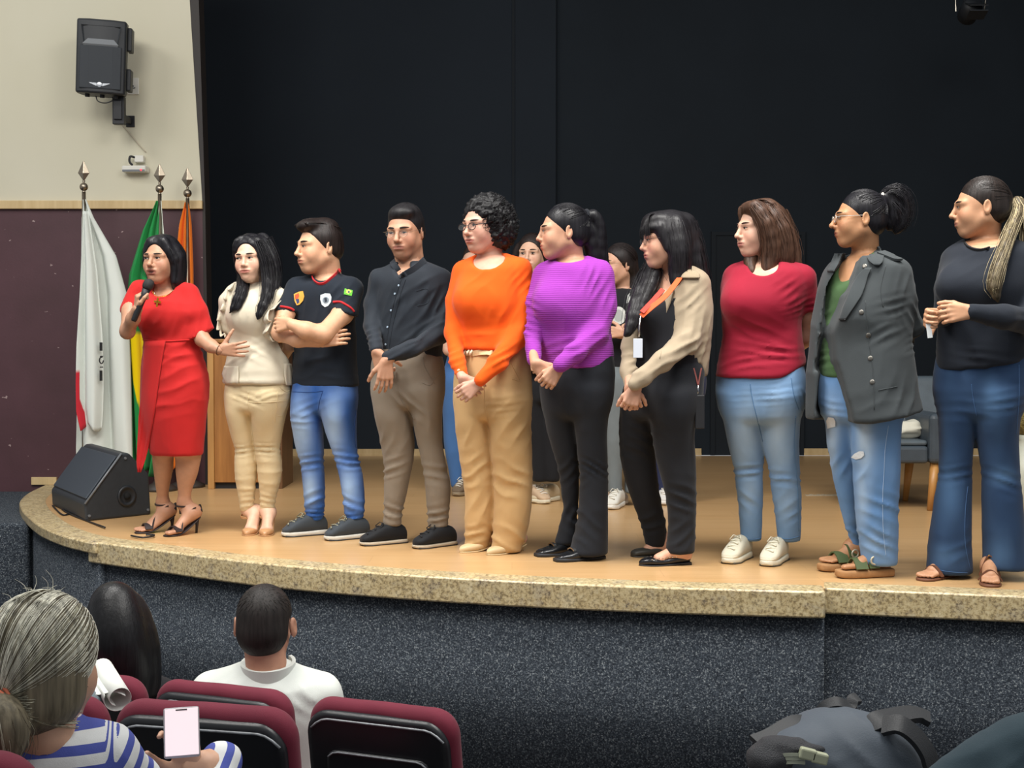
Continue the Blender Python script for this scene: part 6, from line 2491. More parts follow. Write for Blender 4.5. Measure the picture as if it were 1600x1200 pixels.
    clasped(s, (984, 603), (994, 604), (988, 622), -.235, .165, arm1=(983, 590, -.15), arm2=(1006, 590, -.27), curl1=(40, 50, 30), curl2=(40, 55, 35))
    s.finish()
    # long dark hair with a fringe
    M = hair_mat('long_black_hair', '#1b191c', .42)
    hp = s.cap(grow=.012, line=.052, fx=.066, low=-.12, side=.02)[:3]
    hp += [s.he((0, -.075, .052), (.062, .030, .030), .02), s.he((0, -.040, .085), (.064, .055, .036), .02), s.hcn((.062, -.045, .05), (.070, -.018, -.04), .018, .014, .02)]
    locks = [([(1055, 350, -.07), (1062, 390, -.09), (1062, 425, -.08), (1058, 445, -.10)], [15, 17, 16, 8]),
             ([(1070, 350, .0), (1082, 390, .0), (1092, 430, .0), (1102, 470, .01), (1108, 505, .02)], [18, 18, 15, 10, 2]),
             ([(1060, 350, .06), (1072, 400, .08), (1084, 450, .10), (1098, 495, .10)], [18, 20, 16, 4]),
             ([(1022, 405, .06), (1012, 430, .02), (1000, 460, -.06), (990, 490, -.12), (984, 515, -.15), (976, 525, -.16)], [9, 12, 12, 10, 7, 1.5]),
             ([(1028, 405, .03), (1018, 440, -.04), (1004, 475, -.11), (996, 505, -.15)], [9, 11, 9, 1.5])]
    st = []
    for i, (pp, rr) in enumerate(locks):
        w = [s.pt(*p) for p in pp]
        hp += chain(smooth_path(w, 9), np.interp(np.linspace(0, 1, 9), np.linspace(0, 1, len(rr)), [s.px(r) for r in rr]), .02)
        st += bundle(w, [s.px(r * 1.1) for r in rr], 90, i + 5, .25, inner=.75)
    for k in range(90):
        x = s.rg.uniform(-.065, .068)
        ph = [(x * .5, -.02, .122 - x * x * 3), (x * .8, -.078, .104), (x, -.106 + x * x * 4, .052), (x * 1.08, -.108 + x * x * 5, .022 - s.rg.rand() * .014)]
        st.append(smooth_path([s.hl(p) for p in ph], 10))
    s.hair(hp, M, .005, st, .0019)
    s.glasses(mat('thin_black_frame', '#2a2626', .3, .5), r=.018, thick=.0008)
    # lanyard and badge
    orl = mat('orange_lanyard_cloth', '#e2571c', .7)
    lp = []
    for x, y, d in smooth_path([(1066, 428, -.10), (1058, 440, -.15), (1040, 462, -.20), (1018, 480, -.24), (1002, 494, -.25)], 24):
        lp.append(s.pt(x, y, d))
    ln = s.band('lanyard', lp, .024, orl, s.root, .002, up=(-.4, -1, .2))
    s.band('strap', [s.pt(1036, 452, -.18), s.pt(1020, 470, -.22), s.pt(1003, 488, -.255)], .022, mat('red_lanyard_cloth', '#c93420', .7), ln, .002, up=(-.4, -1, .2))
    q = MB().tube([s.pt(1001, 493, -.255), s.pt(999, 510, -.262), s.pt(998.5, 526, -.266)], .0035, 6)
    mesh_obj('clip', np.array(q.v), q.f, SILV, ln)
    a, b = s.pt(989.5, 559, -.27), s.pt(1004, 529, -.27)
    MB().box((a[0], a[1] - .0015, a[2]), (b[0], a[1] + .0015, b[2])).build('badge', mat('badge_card', '#d3d8e2', .3), ln, bevel=.001)
    # key strap hanging at the hip, with a dark pouch
    kl = s.band('key_strap', [s.pt(1084, 575, -.16), s.pt(1088, 590, -.16), s.pt(1091, 604, -.16)], .006, mat('red_grey_strap', '#8a4a45', .7), s.root, .001, up=(0, -1, 0))
    s.band('key_strap_end', [s.pt(1096, 575, -.16), s.pt(1093, 590, -.16), s.pt(1091, 604, -.16)], .006, mat('red_grey_strap', '#8a4a45', .7), kl, .001, up=(0, -1, 0))
    q = MB().tube([s.pt(1091, 602, -.16), s.pt(1090.5, 616, -.16)], .004, 6)
    mesh_obj('clip', np.array(q.v), q.f, SILV, kl)
    a, b = s.pt(1086, 670, -.16), s.pt(1101, 617, -.16)
    MB().box((a[0], a[1] - .008, a[2]), (b[0], a[1] + .008, b[2])).build('pouch', M_BLKRUB, kl, bevel=.004)


# ================================================================ woman in the crimson T-shirt
def crimson_woman():
    s = Person('woman in a crimson t-shirt and light blue jeans, hands behind her back', 1190, 880, '#d3a78f', seed=25, lip='#b5706a')
    cr = cloth('crimson_tee_cloth', '#92142d', .8, amt=.04)
    s.head(1187, 358, 83, -60, 2, 0, dy=-.02, neck=(1192, 414, .03), ears=False, wide=1.03, jaw=1.05, nose=1.05, eye_open=.7, brow='#3a2620')
    body = s.loft([(408, 1165, 1222), (414, 1150, 1240), (424, 1138, 1256), (445, 1131, 1262), (470, 1131, 1258), (500, 1133, 1248), (525, 1134, 1247), (545, 1130, 1250), (570, 1125, 1253), (590, 1122, 1254)], -36, .76, k=.03)
    yk = s.yoke([(1152, 428, .04, 16), (1192, 414, .04, 16), (1252, 434, -.06, 18)])
    bust = [s_bust(s, 1158, 472, 24, 24, -.14, .075), s_bust(s, 1200, 476, 26, 25, -.16, .075)]
    slR = [cone(s.pt(1254, 436, -.06), s.pt(1263, 486, -.02), s.px(19), s.px(20), .03)]
    cutR = [rbox(s.pt(1263, 512, -.02), (.11, .15, .068), roty(R_(0)), .003, .005, 's')]
    hem = [rbox(s.pt(1230, 614, .0), (.20, .5, .09), roty(R_(-24)), .01, .01, 's'), s_ell(s, 1194, 418, 22, 17, -.10, .09, 's', .01)]
    tee = s.garment('t_shirt', slR + cutR + [body] + yk + bust + hem, cr, .0078,
                    wr=[(1235, 475, 20, 16, 20, 9, 1.3), (1225, 455, 20, 20, 35, 13, 1.0), (1195, 548, 50, 14, -8, 15, 1.6), (1180, 520, 40, 24, -25, 18, .9), (1262, 480, 18, 8, 5, 8, .8), (1160, 565, 34, 16, 14, 16, 1.0)], fold=[(6, 6, 4, .004)])
    s.limb([(1256, 440, -.05, 17), (1263, 488, -.01, 16.5), (1262, 525, .04, 14.5), (1240, 545, .12, 12), (1220, 556, .18, 10)], body=0)
    s.limb([(1146, 434, .05, 15), (1142, 480, .08, 13), (1150, 525, .12, 12), (1185, 552, .19, 10)], body=0)
    s.hand_px((1218, 557), (-1, .2, .05), (0, 0, -1), dy=.19, thumb=-1, size=.165)
    s.hand_px((1188, 553), (1, .2, .0), (0, 0, -1), dy=.21, thumb=1, size=.165)
    dn = cloth('light_blue_denim', '#7f9fbd', .85, vcol=True, weave=700)
    frL, frR = s.frame((1136, 882), -30, .26), s.frame((1197, 886), -28, .26)
    hip = s.hip([(556, 1130, 1248), (575, 1127, 1251), (590, 1124, 1254), (612, 1123, 1256), (635, 1126, 1251), (660, 1136, 1240)], -36, .68)
    lL = s.leg([(615, 1123, 1182), (650, 1129, 1188), (690, 1137, 1193), (720, 1144, 1193), (735, 1147, 1192), (780, 1152, 1192), (820, 1155, 1191), (845, 1157, 1190)], (.02, legs_dy(s, frL, .26)), 1.0)
    lR = s.leg([(615, 1174, 1256), (650, 1184, 1249), (690, 1192, 1247), (720, 1199, 1249), (735, 1202, 1250), (780, 1208, 1252), (820, 1213, 1251), (845, 1215, 1250)], (-.04, legs_dy(s, frR, .26)), 1.0)
    j = s.garment('jeans', [hip, lL, lR], dn, .008,
                  wr=[(1168, 738, 26, 10, 8, 13, 2.2), (1225, 748, 28, 10, -8, 13, 2.4), (1172, 790, 20, 22, -40, 18, 1.2), (1232, 795, 22, 22, 40, 18, 1.2), (1190, 615, 40, 14, 6, 10, .9), (1245, 625, 12, 20, -60, 9, 1.2)], fold=[(8, 8, 4, .0022)],
                  colf=denim('#6a8bb0', '#a4bcd2', [(1165, 680, 22, 50, .8), (1215, 670, 24, 60, .8), (1170, 770, 16, 30, .35), (1228, 780, 16, 40, .35)], 5))
    sti = cloth('blue_stitch', '#55789c', .8)
    for pts in ([(1172, 600), (1175, 620), (1182, 650), (1192, 690)], [(1236, 590), (1240, 615), (1248, 640)], [(1243, 650), (1241, 700), (1246, 760), (1248, 830)], [(1158, 842), (1175, 843), (1189, 841)], [(1216, 840), (1232, 842), (1249, 838)]):
        seam(j, pts, .002, sti)
    for toe, ang in (((1136, 882), -30), ((1197, 886), -28)):
        s.sneaker(toe, ang, .26, .046, '#cfc9b4', '#d9d4c0', '#e0dcc8', .030, 1.0, '#d6d0ba', 'canvas_sneaker', '#4a4436')
    s.finish()
    M = hair_mat('brown_hair', '#4a3428', .45)
    hp = s.cap(grow=.014, line=.080, fx=.058, low=-.12)[:3]
    for sg, x0 in ((1, -.030), (-1, -.034)):
        hp += chain(smooth_path([s.hl(q) for q in ((x0, -.030, .108), (x0 + sg * .034, -.044, .088), (x0 * .3 + sg * .060, -.040, .046), (sg * .073, -.020, -.006), (sg * .076, .000, -.060))], 9), np.array([.008, .013, .014, .014, .014, .014, .013, .013, .013]) * s.hs, .012)
    hp += [s.he((.02, -.040, .085), (.058, .045, .030), .02)]
    locks = [([(1180, 322, -.10), (1196, 345, -.12), (1204, 375, -.11), (1204, 405, -.09), (1196, 428, -.11)], [10, 12, 12, 14, 5]),
             ([(1200, 325, -.05), (1218, 355, -.07), (1224, 385, -.06), (1224, 410, -.05), (1222, 424, -.06)], [14, 16, 17, 16, 8]),
             ([(1212, 335, .03), (1228, 370, .04), (1236, 400, .04), (1248, 420, .03)], [16, 16, 14, 4]),
             ([(1200, 340, .08), (1214, 380, .10), (1224, 415, .10)], [18, 20, 14]),
             ([(1176, 395, -.02), (1172, 410, -.04), (1176, 425, -.09)], [8, 8, 3])]
    st = []
    for i, (pp, rr) in enumerate(locks):
        w = [s.pt(*p) for p in pp]
        hp += chain(smooth_path(w, 8), np.interp(np.linspace(0, 1, 8), np.linspace(0, 1, len(rr)), [s.px(r) for r in rr]), .02)
        st += bundle(w, [s.px(r * 1.08) for r in rr], 110, i + 9, .2, inner=.8)
    for k in range(60):
        x = s.rg.uniform(-.02, .07)
        ph = [(-.03 + x * .3, -.075, .092), (x * .6, -.05, .116), (.02 + x * .8, -.005, .112), (.06 + x * .4, .04, .07)]
        st.append(smooth_path([s.hl(p) for p in ph], 10))
    s.hair(hp, M, .005, st, .0019)


# ================================================================ woman in the dark trench jacket
def trench_woman():
    s = Person('woman in a dark grey trench jacket over a green top and light jeans', 1345, 898, '#b3835f', seed=29, lip='#8e5145')
    gr = cloth('charcoal_jacket_cloth', '#3c4143', .8, amt=.05)
    gn = cloth('green_top_cloth', '#3f5a36', .8, amt=.06)
    s.head(1342, 342, 84, -80, 0, 0, dy=-.02, neck=(1352, 398, .03), wide=1.03, jaw=1.08, nose=1.1, eye_open=.7)
    rows = [(394, 1325, 1375), (404, 1312, 1392), (420, 1302, 1406), (450, 1292, 1412), (490, 1288, 1410), (530, 1284, 1408), (570, 1282, 1410), (590, 1282, 1412)]
    inner = s.loft(rows, -48, .72, k=.03, grow=-.014)
    bust = [s_bust(s, 1306, 480, 20, 24, -.12, .07), s_bust(s, 1340, 484, 22, 24, -.14, .07)]
    vneck = [cone(s.pt(1344, 384, -.13), s.pt(1312, 450, -.16), s.px(27), s.px(15), .006, 's', ((0, 1, 0), 3.0))]
    top = s.garment('top', [inner] + vneck, gn, .0085, wr=[(1300, 560, 20, 20, 20, 12, 1.0), (1302, 500, 14, 20, 50, 14, .8)], fold=[(8, 8, 5, .003)])
    # jacket shell: trunk with the front opening cut away, sleeves added after
    tr = loft(s.rows([(398, 1322, 1384), (406, 1308, 1400), (420, 1298, 1410), (450, 1288, 1414), (490, 1282, 1412), (530, 1277, 1410), (570, 1274, 1414), (610, 1272, 1420), (640, 1271, 1427), (657, 1272, 1429)], -48, .76, (0, 0), .010), .03, 2.3)
    bust2 = [s_bust(s, 1345, 486, 26, 28, -.15, .07)]
    yk = s.yoke([(1318, 420, .05, 15), (1352, 402, .04, 15), (1398, 424, -.07, 19)])
    # opening: narrow V at the chest, then a slot widening downward
    fl = ((0, 1, 0), 6.0)
    op = [cone(s.pt(1338, 396, -.12), s.pt(1313, 448, -.12), s.px(11), s.px(13), .006, 's', fl),
          cone(s.pt(1312, 452, -.15), s.pt(1299, 515, -.15), s.px(12), s.px(10), .006, 's', fl),
          cone(s.pt(1299, 515, -.15), s.pt(1297, 575, -.15), s.px(10), s.px(14), .006, 's', fl),
          cone(s.pt(1297, 575, -.12), s.pt(1304, 640, -.12), s.px(14), s.px(22), .006, 's', ((0, 1, 0), 4.0)),
          cone(s.pt(1304, 640, -.12), s.pt(1308, 690, -.12), s.px(22), s.px(28), .006, 's', ((0, 1, 0), 3.2)), s_ell(s, 1348, 392, 20, 20, -.02, .09, 's', .01)]
    hem = [rbox(s.pt(1350, 683, .0), (.26, .5, .075), roty(R_(-10)), .01, .01, 's')]
    aR = s.limb([(1398, 428, -.07, 20), (1410, 470, -.06, 19), (1424, 512, .0, 17.5), (1405, 545, .12, 14), (1370, 560, .20, 11)])
    aL = s.limb([(1312, 428, .06, 14), (1300, 480, .08, 13), (1300, 530, .12, 12), (1340, 560, .21, 10)])
    j = s.garment('jacket', [tr] + bust2 + yk + op + hem + aR + aL, gr, .0078,
                  wr=[(1420, 490, 18, 26, -55, 14, 1.4), (1425, 535, 20, 16, 20, 11, 1.5), (1380, 480, 24, 16, 15, 13, 1.3), (1365, 520, 24, 16, 24, 14, 1.1), (1390, 620, 34, 30, 60, 24, 1.3), (1405, 450, 20, 24, 70, 16, .9), (1350, 630, 40, 20, 10, 24, .8)], fold=[(6, 6, 4, .005)])
    sheet(j, [(418, 1352, 1362), (430, 1340, 1356), (446, 1330, 1352), (462, 1324, 1346), (480, 1316, 1334), (500, 1310, 1320)], gr, 'lapel', .014, .005, parent=j)
    sheet(j, [(386, 1350, 1372), (396, 1352, 1382), (408, 1358, 1380), (414, 1366, 1374)], gr, 'collar', .018, .006, nv=12, parent=j)
    sheet(j, [(396, 1304, 1322), (410, 1298, 1316), (424, 1292, 1306)], gr, 'collar', .014, .006, nv=10, parent=j)
    # epaulette
    ep = []
    for x, y in smooth_path([(1376, 396), (1386, 400), (1398, 405), (1403, 405)], 12):
        h, nn = hit(j, x, y)
        ep.append((h + nn * .006) if h is not None else s.pt(x, y, -.06))
    s.band('epaulette', ep, .040, gr, j, .005, up=(0, -.5, 1))
    bm = mat('pewter_button', '#6f6c66', .35, .8)
    for x, y in ((1351, 416), (1345, 452), (1346, 488), (1357, 524), (1360, 560), (1363, 597)):
        button(j, x, y, .0105, bm)
    button(j, 1281, 523, .010, M_BLKRUB)
    for pts in ([(1352, 470), (1356, 520), (1364, 580), (1366, 640)], [(1372, 610), (1392, 606), (1402, 604)], [(1384, 415), (1376, 450), (1380, 480)]):
        seam(j, pts, .0016, gr)
    # jeans
    dn = cloth('ripped_light_denim', '#7d9cc4', .85, vcol=True, weave=700)
    frL, frR = s.frame((1282, 893), -70, .25), s.frame((1309, 903), -78, .26)
    hip = s.hip([(578, 1288, 1404), (600, 1286, 1406), (630, 1286, 1407), (660, 1294, 1402)], -48, .68)
    lL = s.leg([(600, 1287, 1340), (640, 1289, 1340), (660, 1291, 1340), (700, 1294, 1340), (750, 1302, 1340), (790, 1312, 1340), (820, 1320, 1342), (845, 1328, 1346), (866, 1328, 1350)], (.04, legs_dy(s, frL, .25, .3)), 1.0)
    lR = s.leg([(600, 1322, 1408), (640, 1328, 1407), (660, 1330, 1406), (700, 1333, 1405), (760, 1335, 1404), (820, 1339, 1403), (860, 1346, 1402), (882, 1348, 1400)], (-.05, legs_dy(s, frR, .26, .25)), .95)
    jn = s.garment('jeans', [hip, lL, lR], dn, .008,
                   wr=[(1375, 790, 34, 24, -20, 22, 1.6), (1365, 840, 28, 20, -30, 18, 1.8), (1318, 730, 16, 30, 60, 18, 1.2), (1325, 840, 12, 14, 20, 12, 1.5), (1300, 640, 16, 16, -10, 12, .9)], fold=[(7, 7, 3, .003)],
                   colf=denim('#6186b2', '#a9bed2', [(1352, 690, 14, 60, .9), (1346, 770, 10, 60, .6), (1300, 680, 10, 50, .75), (1360, 850, 20, 20, .3)], 9))
    st_ = cloth('pale_stitch', '#a9c0dc', .8)
    seam(jn, [(1388, 665), (1383, 700), (1381, 740), (1379, 780), (1380, 830), (1384, 868)], .0013, st_, n=40)
    wh = mat('frayed_white', '#d5dadd', .9, bump=(200, .8, .004))
    patch(jn, [(1292, 657), (1295, 651), (1303, 652), (1306, 657), (1306, 666), (1299, 668), (1294, 670)], wh, 'rip', .004)
    patch(jn, [(1331, 715), (1336, 709), (1343, 705), (1350, 705), (1351, 711), (1346, 716), (1338, 718)], wh, 'rip', .004)
    # platform sandals
    ol, sol = mat('olive_leather', '#4c5a36', .6, bump=(200, .2, .002)), mat('tan_platform', '#a3784d', .7, noise=(40, .1))
    for toe, ang, sd, an in (((1282, 893), -70, -1, (1330, 866)), ((1309, 903), -78, 1, (1372, 880))):
        L = .25
        fr = s.frame(toe, ang, L)
        O, d, n = fr
        q = s.foot(fr, L * .97, 0, .038, s.pt(an[0], an[1] - 12, legs_dy(s, fr, L)), sd)
        so = s._shoe_obj('sandal', fr, [(-.005, .026, 0, .036, 0), (.01, .038, 0, .038, 0), (.10, .040, 0, .036, 0), (.17, .050, 0, .036, 0), (.22, .047, 0, .036, 0), (L + .002, .030, .004, .036, 0), (L + .008, .014, .010, .034, 0)], sol, 5, 1)
        s.band('strap', [q(.66, .049 * e, .0 + .044 * math.cos(e * 1.5)) for e in (-1, -.6, -.2, .2, .6, 1)], .055, ol, so, .003)
        s.band('strap', [q(.42, .044 * e, -.005 + .078 * math.cos(e * 1.45)) for e in (-1, -.6, -.2, .2, .6, 1)], .045, ol, so, .003)
        bc = q(.44, .042 * 1, .040)
        ring = [bc + n * .006 + d * .016 * math.cos(t) + np.array([0, 0, .016 * math.sin(t)]) for t in np.linspace(0, 2 * math.pi, 16)]
        side_n = -1 if (n[1] > 0) else 1
        ring = [q(.44, .040 * side_n, .040) + n * .010 * side_n + d * .016 * math.cos(t) + np.array([0, 0, .016 * math.sin(t)]) for t in np.linspace(0, 2 * math.pi, 16)]
        qq = MB().tube(ring, .004, 6, caps=False)
        mesh_obj('buckle', np.array(qq.v), qq.f, mat('pale_buckle', '#c9c3ae', .4, .3), so)
    s.hand_px((1372, 562), (-1, .1, 0), (0, 0, -1), dy=.21, thumb=-1, size=.165)
    s.hand_px((1340, 562), (1, .1, 0), (0, 0, -1), dy=.23, thumb=1, size=.165)
    s.finish()
    hp = s.cap(grow=.007, line=.066, fx=.068, low=-.060, side=.014)
    hp += [s.he((0, .080, .068), (.028, .036, .030), .02)]
    st = s.scalp_strands(180, hairline_start, (0, .104, .078), 6, .009)
    st += s.scalp_strands(60, lambda g: (g.uniform(1.7, 4.5), g.uniform(-.6, -.1)), (0, .104, .078), 7, .009)
    tail = [(1380, 308, .0), (1394, 300, .0), (1408, 308, .01), (1414, 330, .02), (1408, 350, .02), (1398, 364, .02)]
    w = [s.pt(*p) for p in tail]
    rr = [5, 8, 10, 10, 8, 2]
    hp += chain(smooth_path(w, 12), np.interp(np.linspace(0, 1, 12), np.linspace(0, 1, 6), [s.px(r) for r in rr]), .02)
    hp += chain(smooth_path([s.pt(1388, 312, .0), s.pt(1396, 335, .01), s.pt(1388, 358, .02)], 6), [s.px(r) for r in (7, 9, 10, 10, 8, 2)], .02)
    st += bundle(w, [s.px(r * 1.35) for r in rr], 170, 4, .35)
    st += bundle([s.pt(1386, 310, .0), s.pt(1398, 325, .01), s.pt(1404, 345, .02), s.pt(1392, 368, .02)], [s.px(r) for r in (6, 13, 15, 6)], 90, 8, .3)
    s.hair(hp, BLACKHAIR, .005, st, .0017)
    tie = [s.pt(1381 + 5 * math.cos(t) * .55, 308 + 6 * math.sin(t), .03 * math.cos(t)) for t in np.linspace(0, 2 * math.pi, 18)]
    q = MB().tube(tie, .0065, 8, caps=False)
    mesh_obj('hair_tie', np.array(q.v), q.f, cloth('white_tie', '#d8d2c4', .8), s.root)
    s.glasses(mat('clear_frame', '#b9b2aa', .2), r=.019, thick=.0013, round_=.95)


# ================================================================ woman in the dark sweater
def navy_woman():
    s = Person('woman in a dark navy sweater and flared jeans with a long blonde streaked ponytail', 1535, 905, '#c0906f', seed=33, lip='#a3655a')
    nv = cloth('navy_sweater_cloth', '#1e232c', .85, amt=.05)
    s.head(1531, 324, 88, -80, 3, 0, dy=-.02, neck=(1540, 380, .03), wide=1.05, jaw=1.12, nose=1.05, eye_open=.65)
    body = s.loft([(374, 1510, 1572), (382, 1494, 1592), (394, 1482, 1606), (420, 1474, 1612), (450, 1472, 1612), (480, 1473, 1606), (510, 1472, 1602), (540, 1470, 1602), (565, 1470, 1602), (582, 1472, 1600)], -38, .78, k=.03)
    yk = s.yoke([(1496, 400, .05, 17), (1540, 382, .04, 16), (1598, 402, -.06, 20)])
    bust = [s_bust(s, 1496, 446, 26, 26, -.14, .08), s_bust(s, 1546, 450, 28, 26, -.17, .08)]
    aL = s.limb([(1490, 404, .06, 16), (1478, 450, .05, 15), (1476, 490, .0, 14), (1474, 495, -.10, 12), (1468, 492, -.20, 9)])
    aR = s.limb([(1602, 408, -.08, 22), (1616, 455, -.12, 21), (1612, 502, -.20, 20), (1570, 496, -.30, 17), (1518, 488, -.34, 12)])
    nh = [s_ell(s, 1536, 374, 26, 17, -.06, .11, 's', .008), rbox(s.pt(1560, 608, .0), (.30, .5, .105), roty(R_(-7)), .01, .01, 's')]
    sw = s.garment('sweater', [body] + yk + bust + nh + aL + aR, nv, .008,
                   wr=[(1520, 560, 50, 16, -8, 14, 1.0), (1500, 420, 30, 16, 20, 18, .8), (1560, 500, 30, 14, 5, 13, 1.1), (1590, 560, 30, 20, 20, 16, 1.0)], fold=[(6, 6, 4, .004)])
    cp = []
    for x, y in smooth_path([(1507, 379), (1514, 386), (1528, 390), (1544, 387), (1558, 379), (1564, 373)], 24):
        h, nn = hit(sw, x, y + 1.5)
        cp.append(h + nn * .001 if h is not None else s.pt(x, y, -.06))
    s.band('collar', cp, .014, mat('black_rib', '#111217', .85), sw, .003)
    s.hand_px((1517, 487), (-1, .08, -.05), (.2, .15, 1), dy=-.345, thumb=1, size=.175, curl=(35, 45, 30), arm=(1535, 490, -.335), tout=28)
    s.hand_px((1468, 492), (-.75, .12, -.5), (.6, .1, -.4), dy=-.22, thumb=1, size=.175, curl=(50, 60, 35), arm=(1474, 494, -.14), tout=40)
    s.hand_fix = None
    dn = cloth('dark_blue_denim', '#2f4f7f', .85, vcol=True, weave=700)
    frL, frR = s.frame((1439, 908), -52, .25), s.frame((1548, 918), -18, .25)
    hip = s.hip([(560, 1472, 1600), (585, 1468, 1600), (610, 1467, 1598), (635, 1472, 1592), (655, 1480, 1584)], -38, .68)
    lL = s.leg([(610, 1467, 1526), (650, 1468, 1522), (690, 1470, 1519), (740, 1468, 1518), (790, 1459, 1517), (850, 1451, 1517), (894, 1449, 1518)], (.02, legs_dy(s, frL, .25, .3)), 1.05)
    lR = s.leg([(610, 1514, 1598), (650, 1521, 1590), (690, 1529, 1588), (740, 1535, 1592), (790, 1535, 1597), (850, 1536, 1603), (888, 1538, 1608)], (-.04, legs_dy(s, frR, .25, .2)), 1.0)
    j = s.garment('jeans', [hip, lL, lR], dn, .008,
                  wr=[(1495, 740, 26, 12, 10, 14, 1.6), (1565, 748, 30, 14, -22, 15, 1.8), (1495, 640, 26, 22, 3, 16, .9), (1555, 625, 34, 18, 10, 14, 1.0), (1490, 860, 28, 20, 20, 24, 1.0)], fold=[(6, 6, 2.5, .003)],
                  colf=denim('#263d5c', '#53759b', [(1553, 625, 22, 30, .6), (1480, 760, 20, 60, .55), (1570, 745, 20, 14, .7), (1560, 870, 24, 24, .5), (1475, 870, 24, 20, .5)], 12))
    st_ = cloth('jeans_stitch', '#4a6c99', .8)
    for pts in ([(1516, 890), (1508, 850), (1508, 800), (1512, 760)], [(1592, 570), (1592, 620), (1588, 680)], [(1452, 886), (1480, 893), (1512, 895)], [(1518, 600), (1520, 620), (1526, 650)]):
        seam(j, pts, .0012, st_)
    brn = mat('brown_sandal', '#6b4430', .5)
    for toe, ang, sd, an in (((1439, 908), -52, -1, (1478, 890)), ((1548, 918), -18, 1, (1566, 884))):
        L = .235
        fr = s.frame(toe, ang, L)
        O, d, n = fr
        q = s.foot(fr, L * .97, 0, .012, s.pt(an[0], an[1] - 14, legs_dy(s, fr, L)), sd, .0034)
        so = s._shoe_obj('sandal', fr, [(-.005, .024, 0, .011, 0), (.01, .035, 0, .012, 0), (.10, .034, 0, .011, 0), (.165, .046, 0, .011, 0), (.21, .044, 0, .011, 0), (L, .028, 0, .011, 0), (L + .006, .012, 0, .010, 0)], brn, 5, 1)
        s.band('strap', [q(.66, .047 * e, .0 + .046 * math.cos(e * 1.5)) for e in (-1, -.6, -.2, .2, .6, 1)], .018, brn, so, .0025)
        s.band('strap', [q(.36, .042 * e, .0 + .096 * math.cos(e * 1.45)) for e in (-1, -.6, -.2, .2, .6, 1)], .022, brn, so, .0025)
        qq = MB().tube([q(.34, 0, .088) + n * .012 * math.cos(t) + np.array([0, -.006, .010 * math.sin(t)]) for t in np.linspace(0, 2 * math.pi, 12)], .0025, 6, caps=False)
        mesh_obj('buckle', np.array(qq.v), qq.f, GOLD, so)
    s.finish()
    hp = s.cap(grow=.008, line=.064, fx=.068, low=-.080, side=.014)
    hp += [s.he((0, .090, .030), (.024, .034, .028), .025)]
    st = s.scalp_strands(200, hairline_start, (0, .122, .030), 6, .009)
    st += s.scalp_strands(70, lambda g: (g.uniform(1.7, 4.5), g.uniform(-.6, -.1)), (0, .122, .030), 7, .009)
    s.hair(hp, hair_mat('dark_brown_hair', '#231c19', .42), .005, st, .0013)
    blond = hair_mat('blonde_streak_hair', '#b5a684', .45)
    dk = hair_mat('ash_hair', '#544937', .45)
    hp2, st2, st3 = [], [], []
    for i, (pp, rr) in enumerate([([(1588, 312, .0), (1592, 330, -.04), (1580, 362, -.12), (1568, 395, -.20), (1558, 425, -.24), (1554, 450, -.25), (1560, 472, -.24)], [5, 9, 10, 11, 12, 11, 2]),
                                  ([(1590, 312, .0), (1604, 330, -.02), (1608, 365, -.04), (1606, 400, -.08), (1602, 420, -.10)], [6, 11, 14, 12, 4])]):
        w = [s.pt(*p) for p in pp]
        hp2 += chain(smooth_path(w, 12), np.interp(np.linspace(0, 1, 12), np.linspace(0, 1, len(rr)), [s.px(r * .85) for r in rr]), .015)
        st2 += bundle(w, [s.px(r) for r in rr], 110, i + 5, .22)
        st3 += bundle(w, [s.px(r) for r in rr], 70, i + 25, .22)
    o = s.hair(hp2, dk, .0045, st2, .0022, blond, name='ponytail')
    strands(st3, .0020, 'strand', dk, o)
    # paper slip held in the hands
    a = s.pt(1452, 517, -.30)
    q = MB().box((-.010, -.0006, -.028), (.010, .0006, .030), roty(R_(-8)), a)
    tag(q.build('paper_slip', mat('white_paper', '#dfe2e2', .7)), 'small white paper slip under the hands of the woman in navy', 'paper')
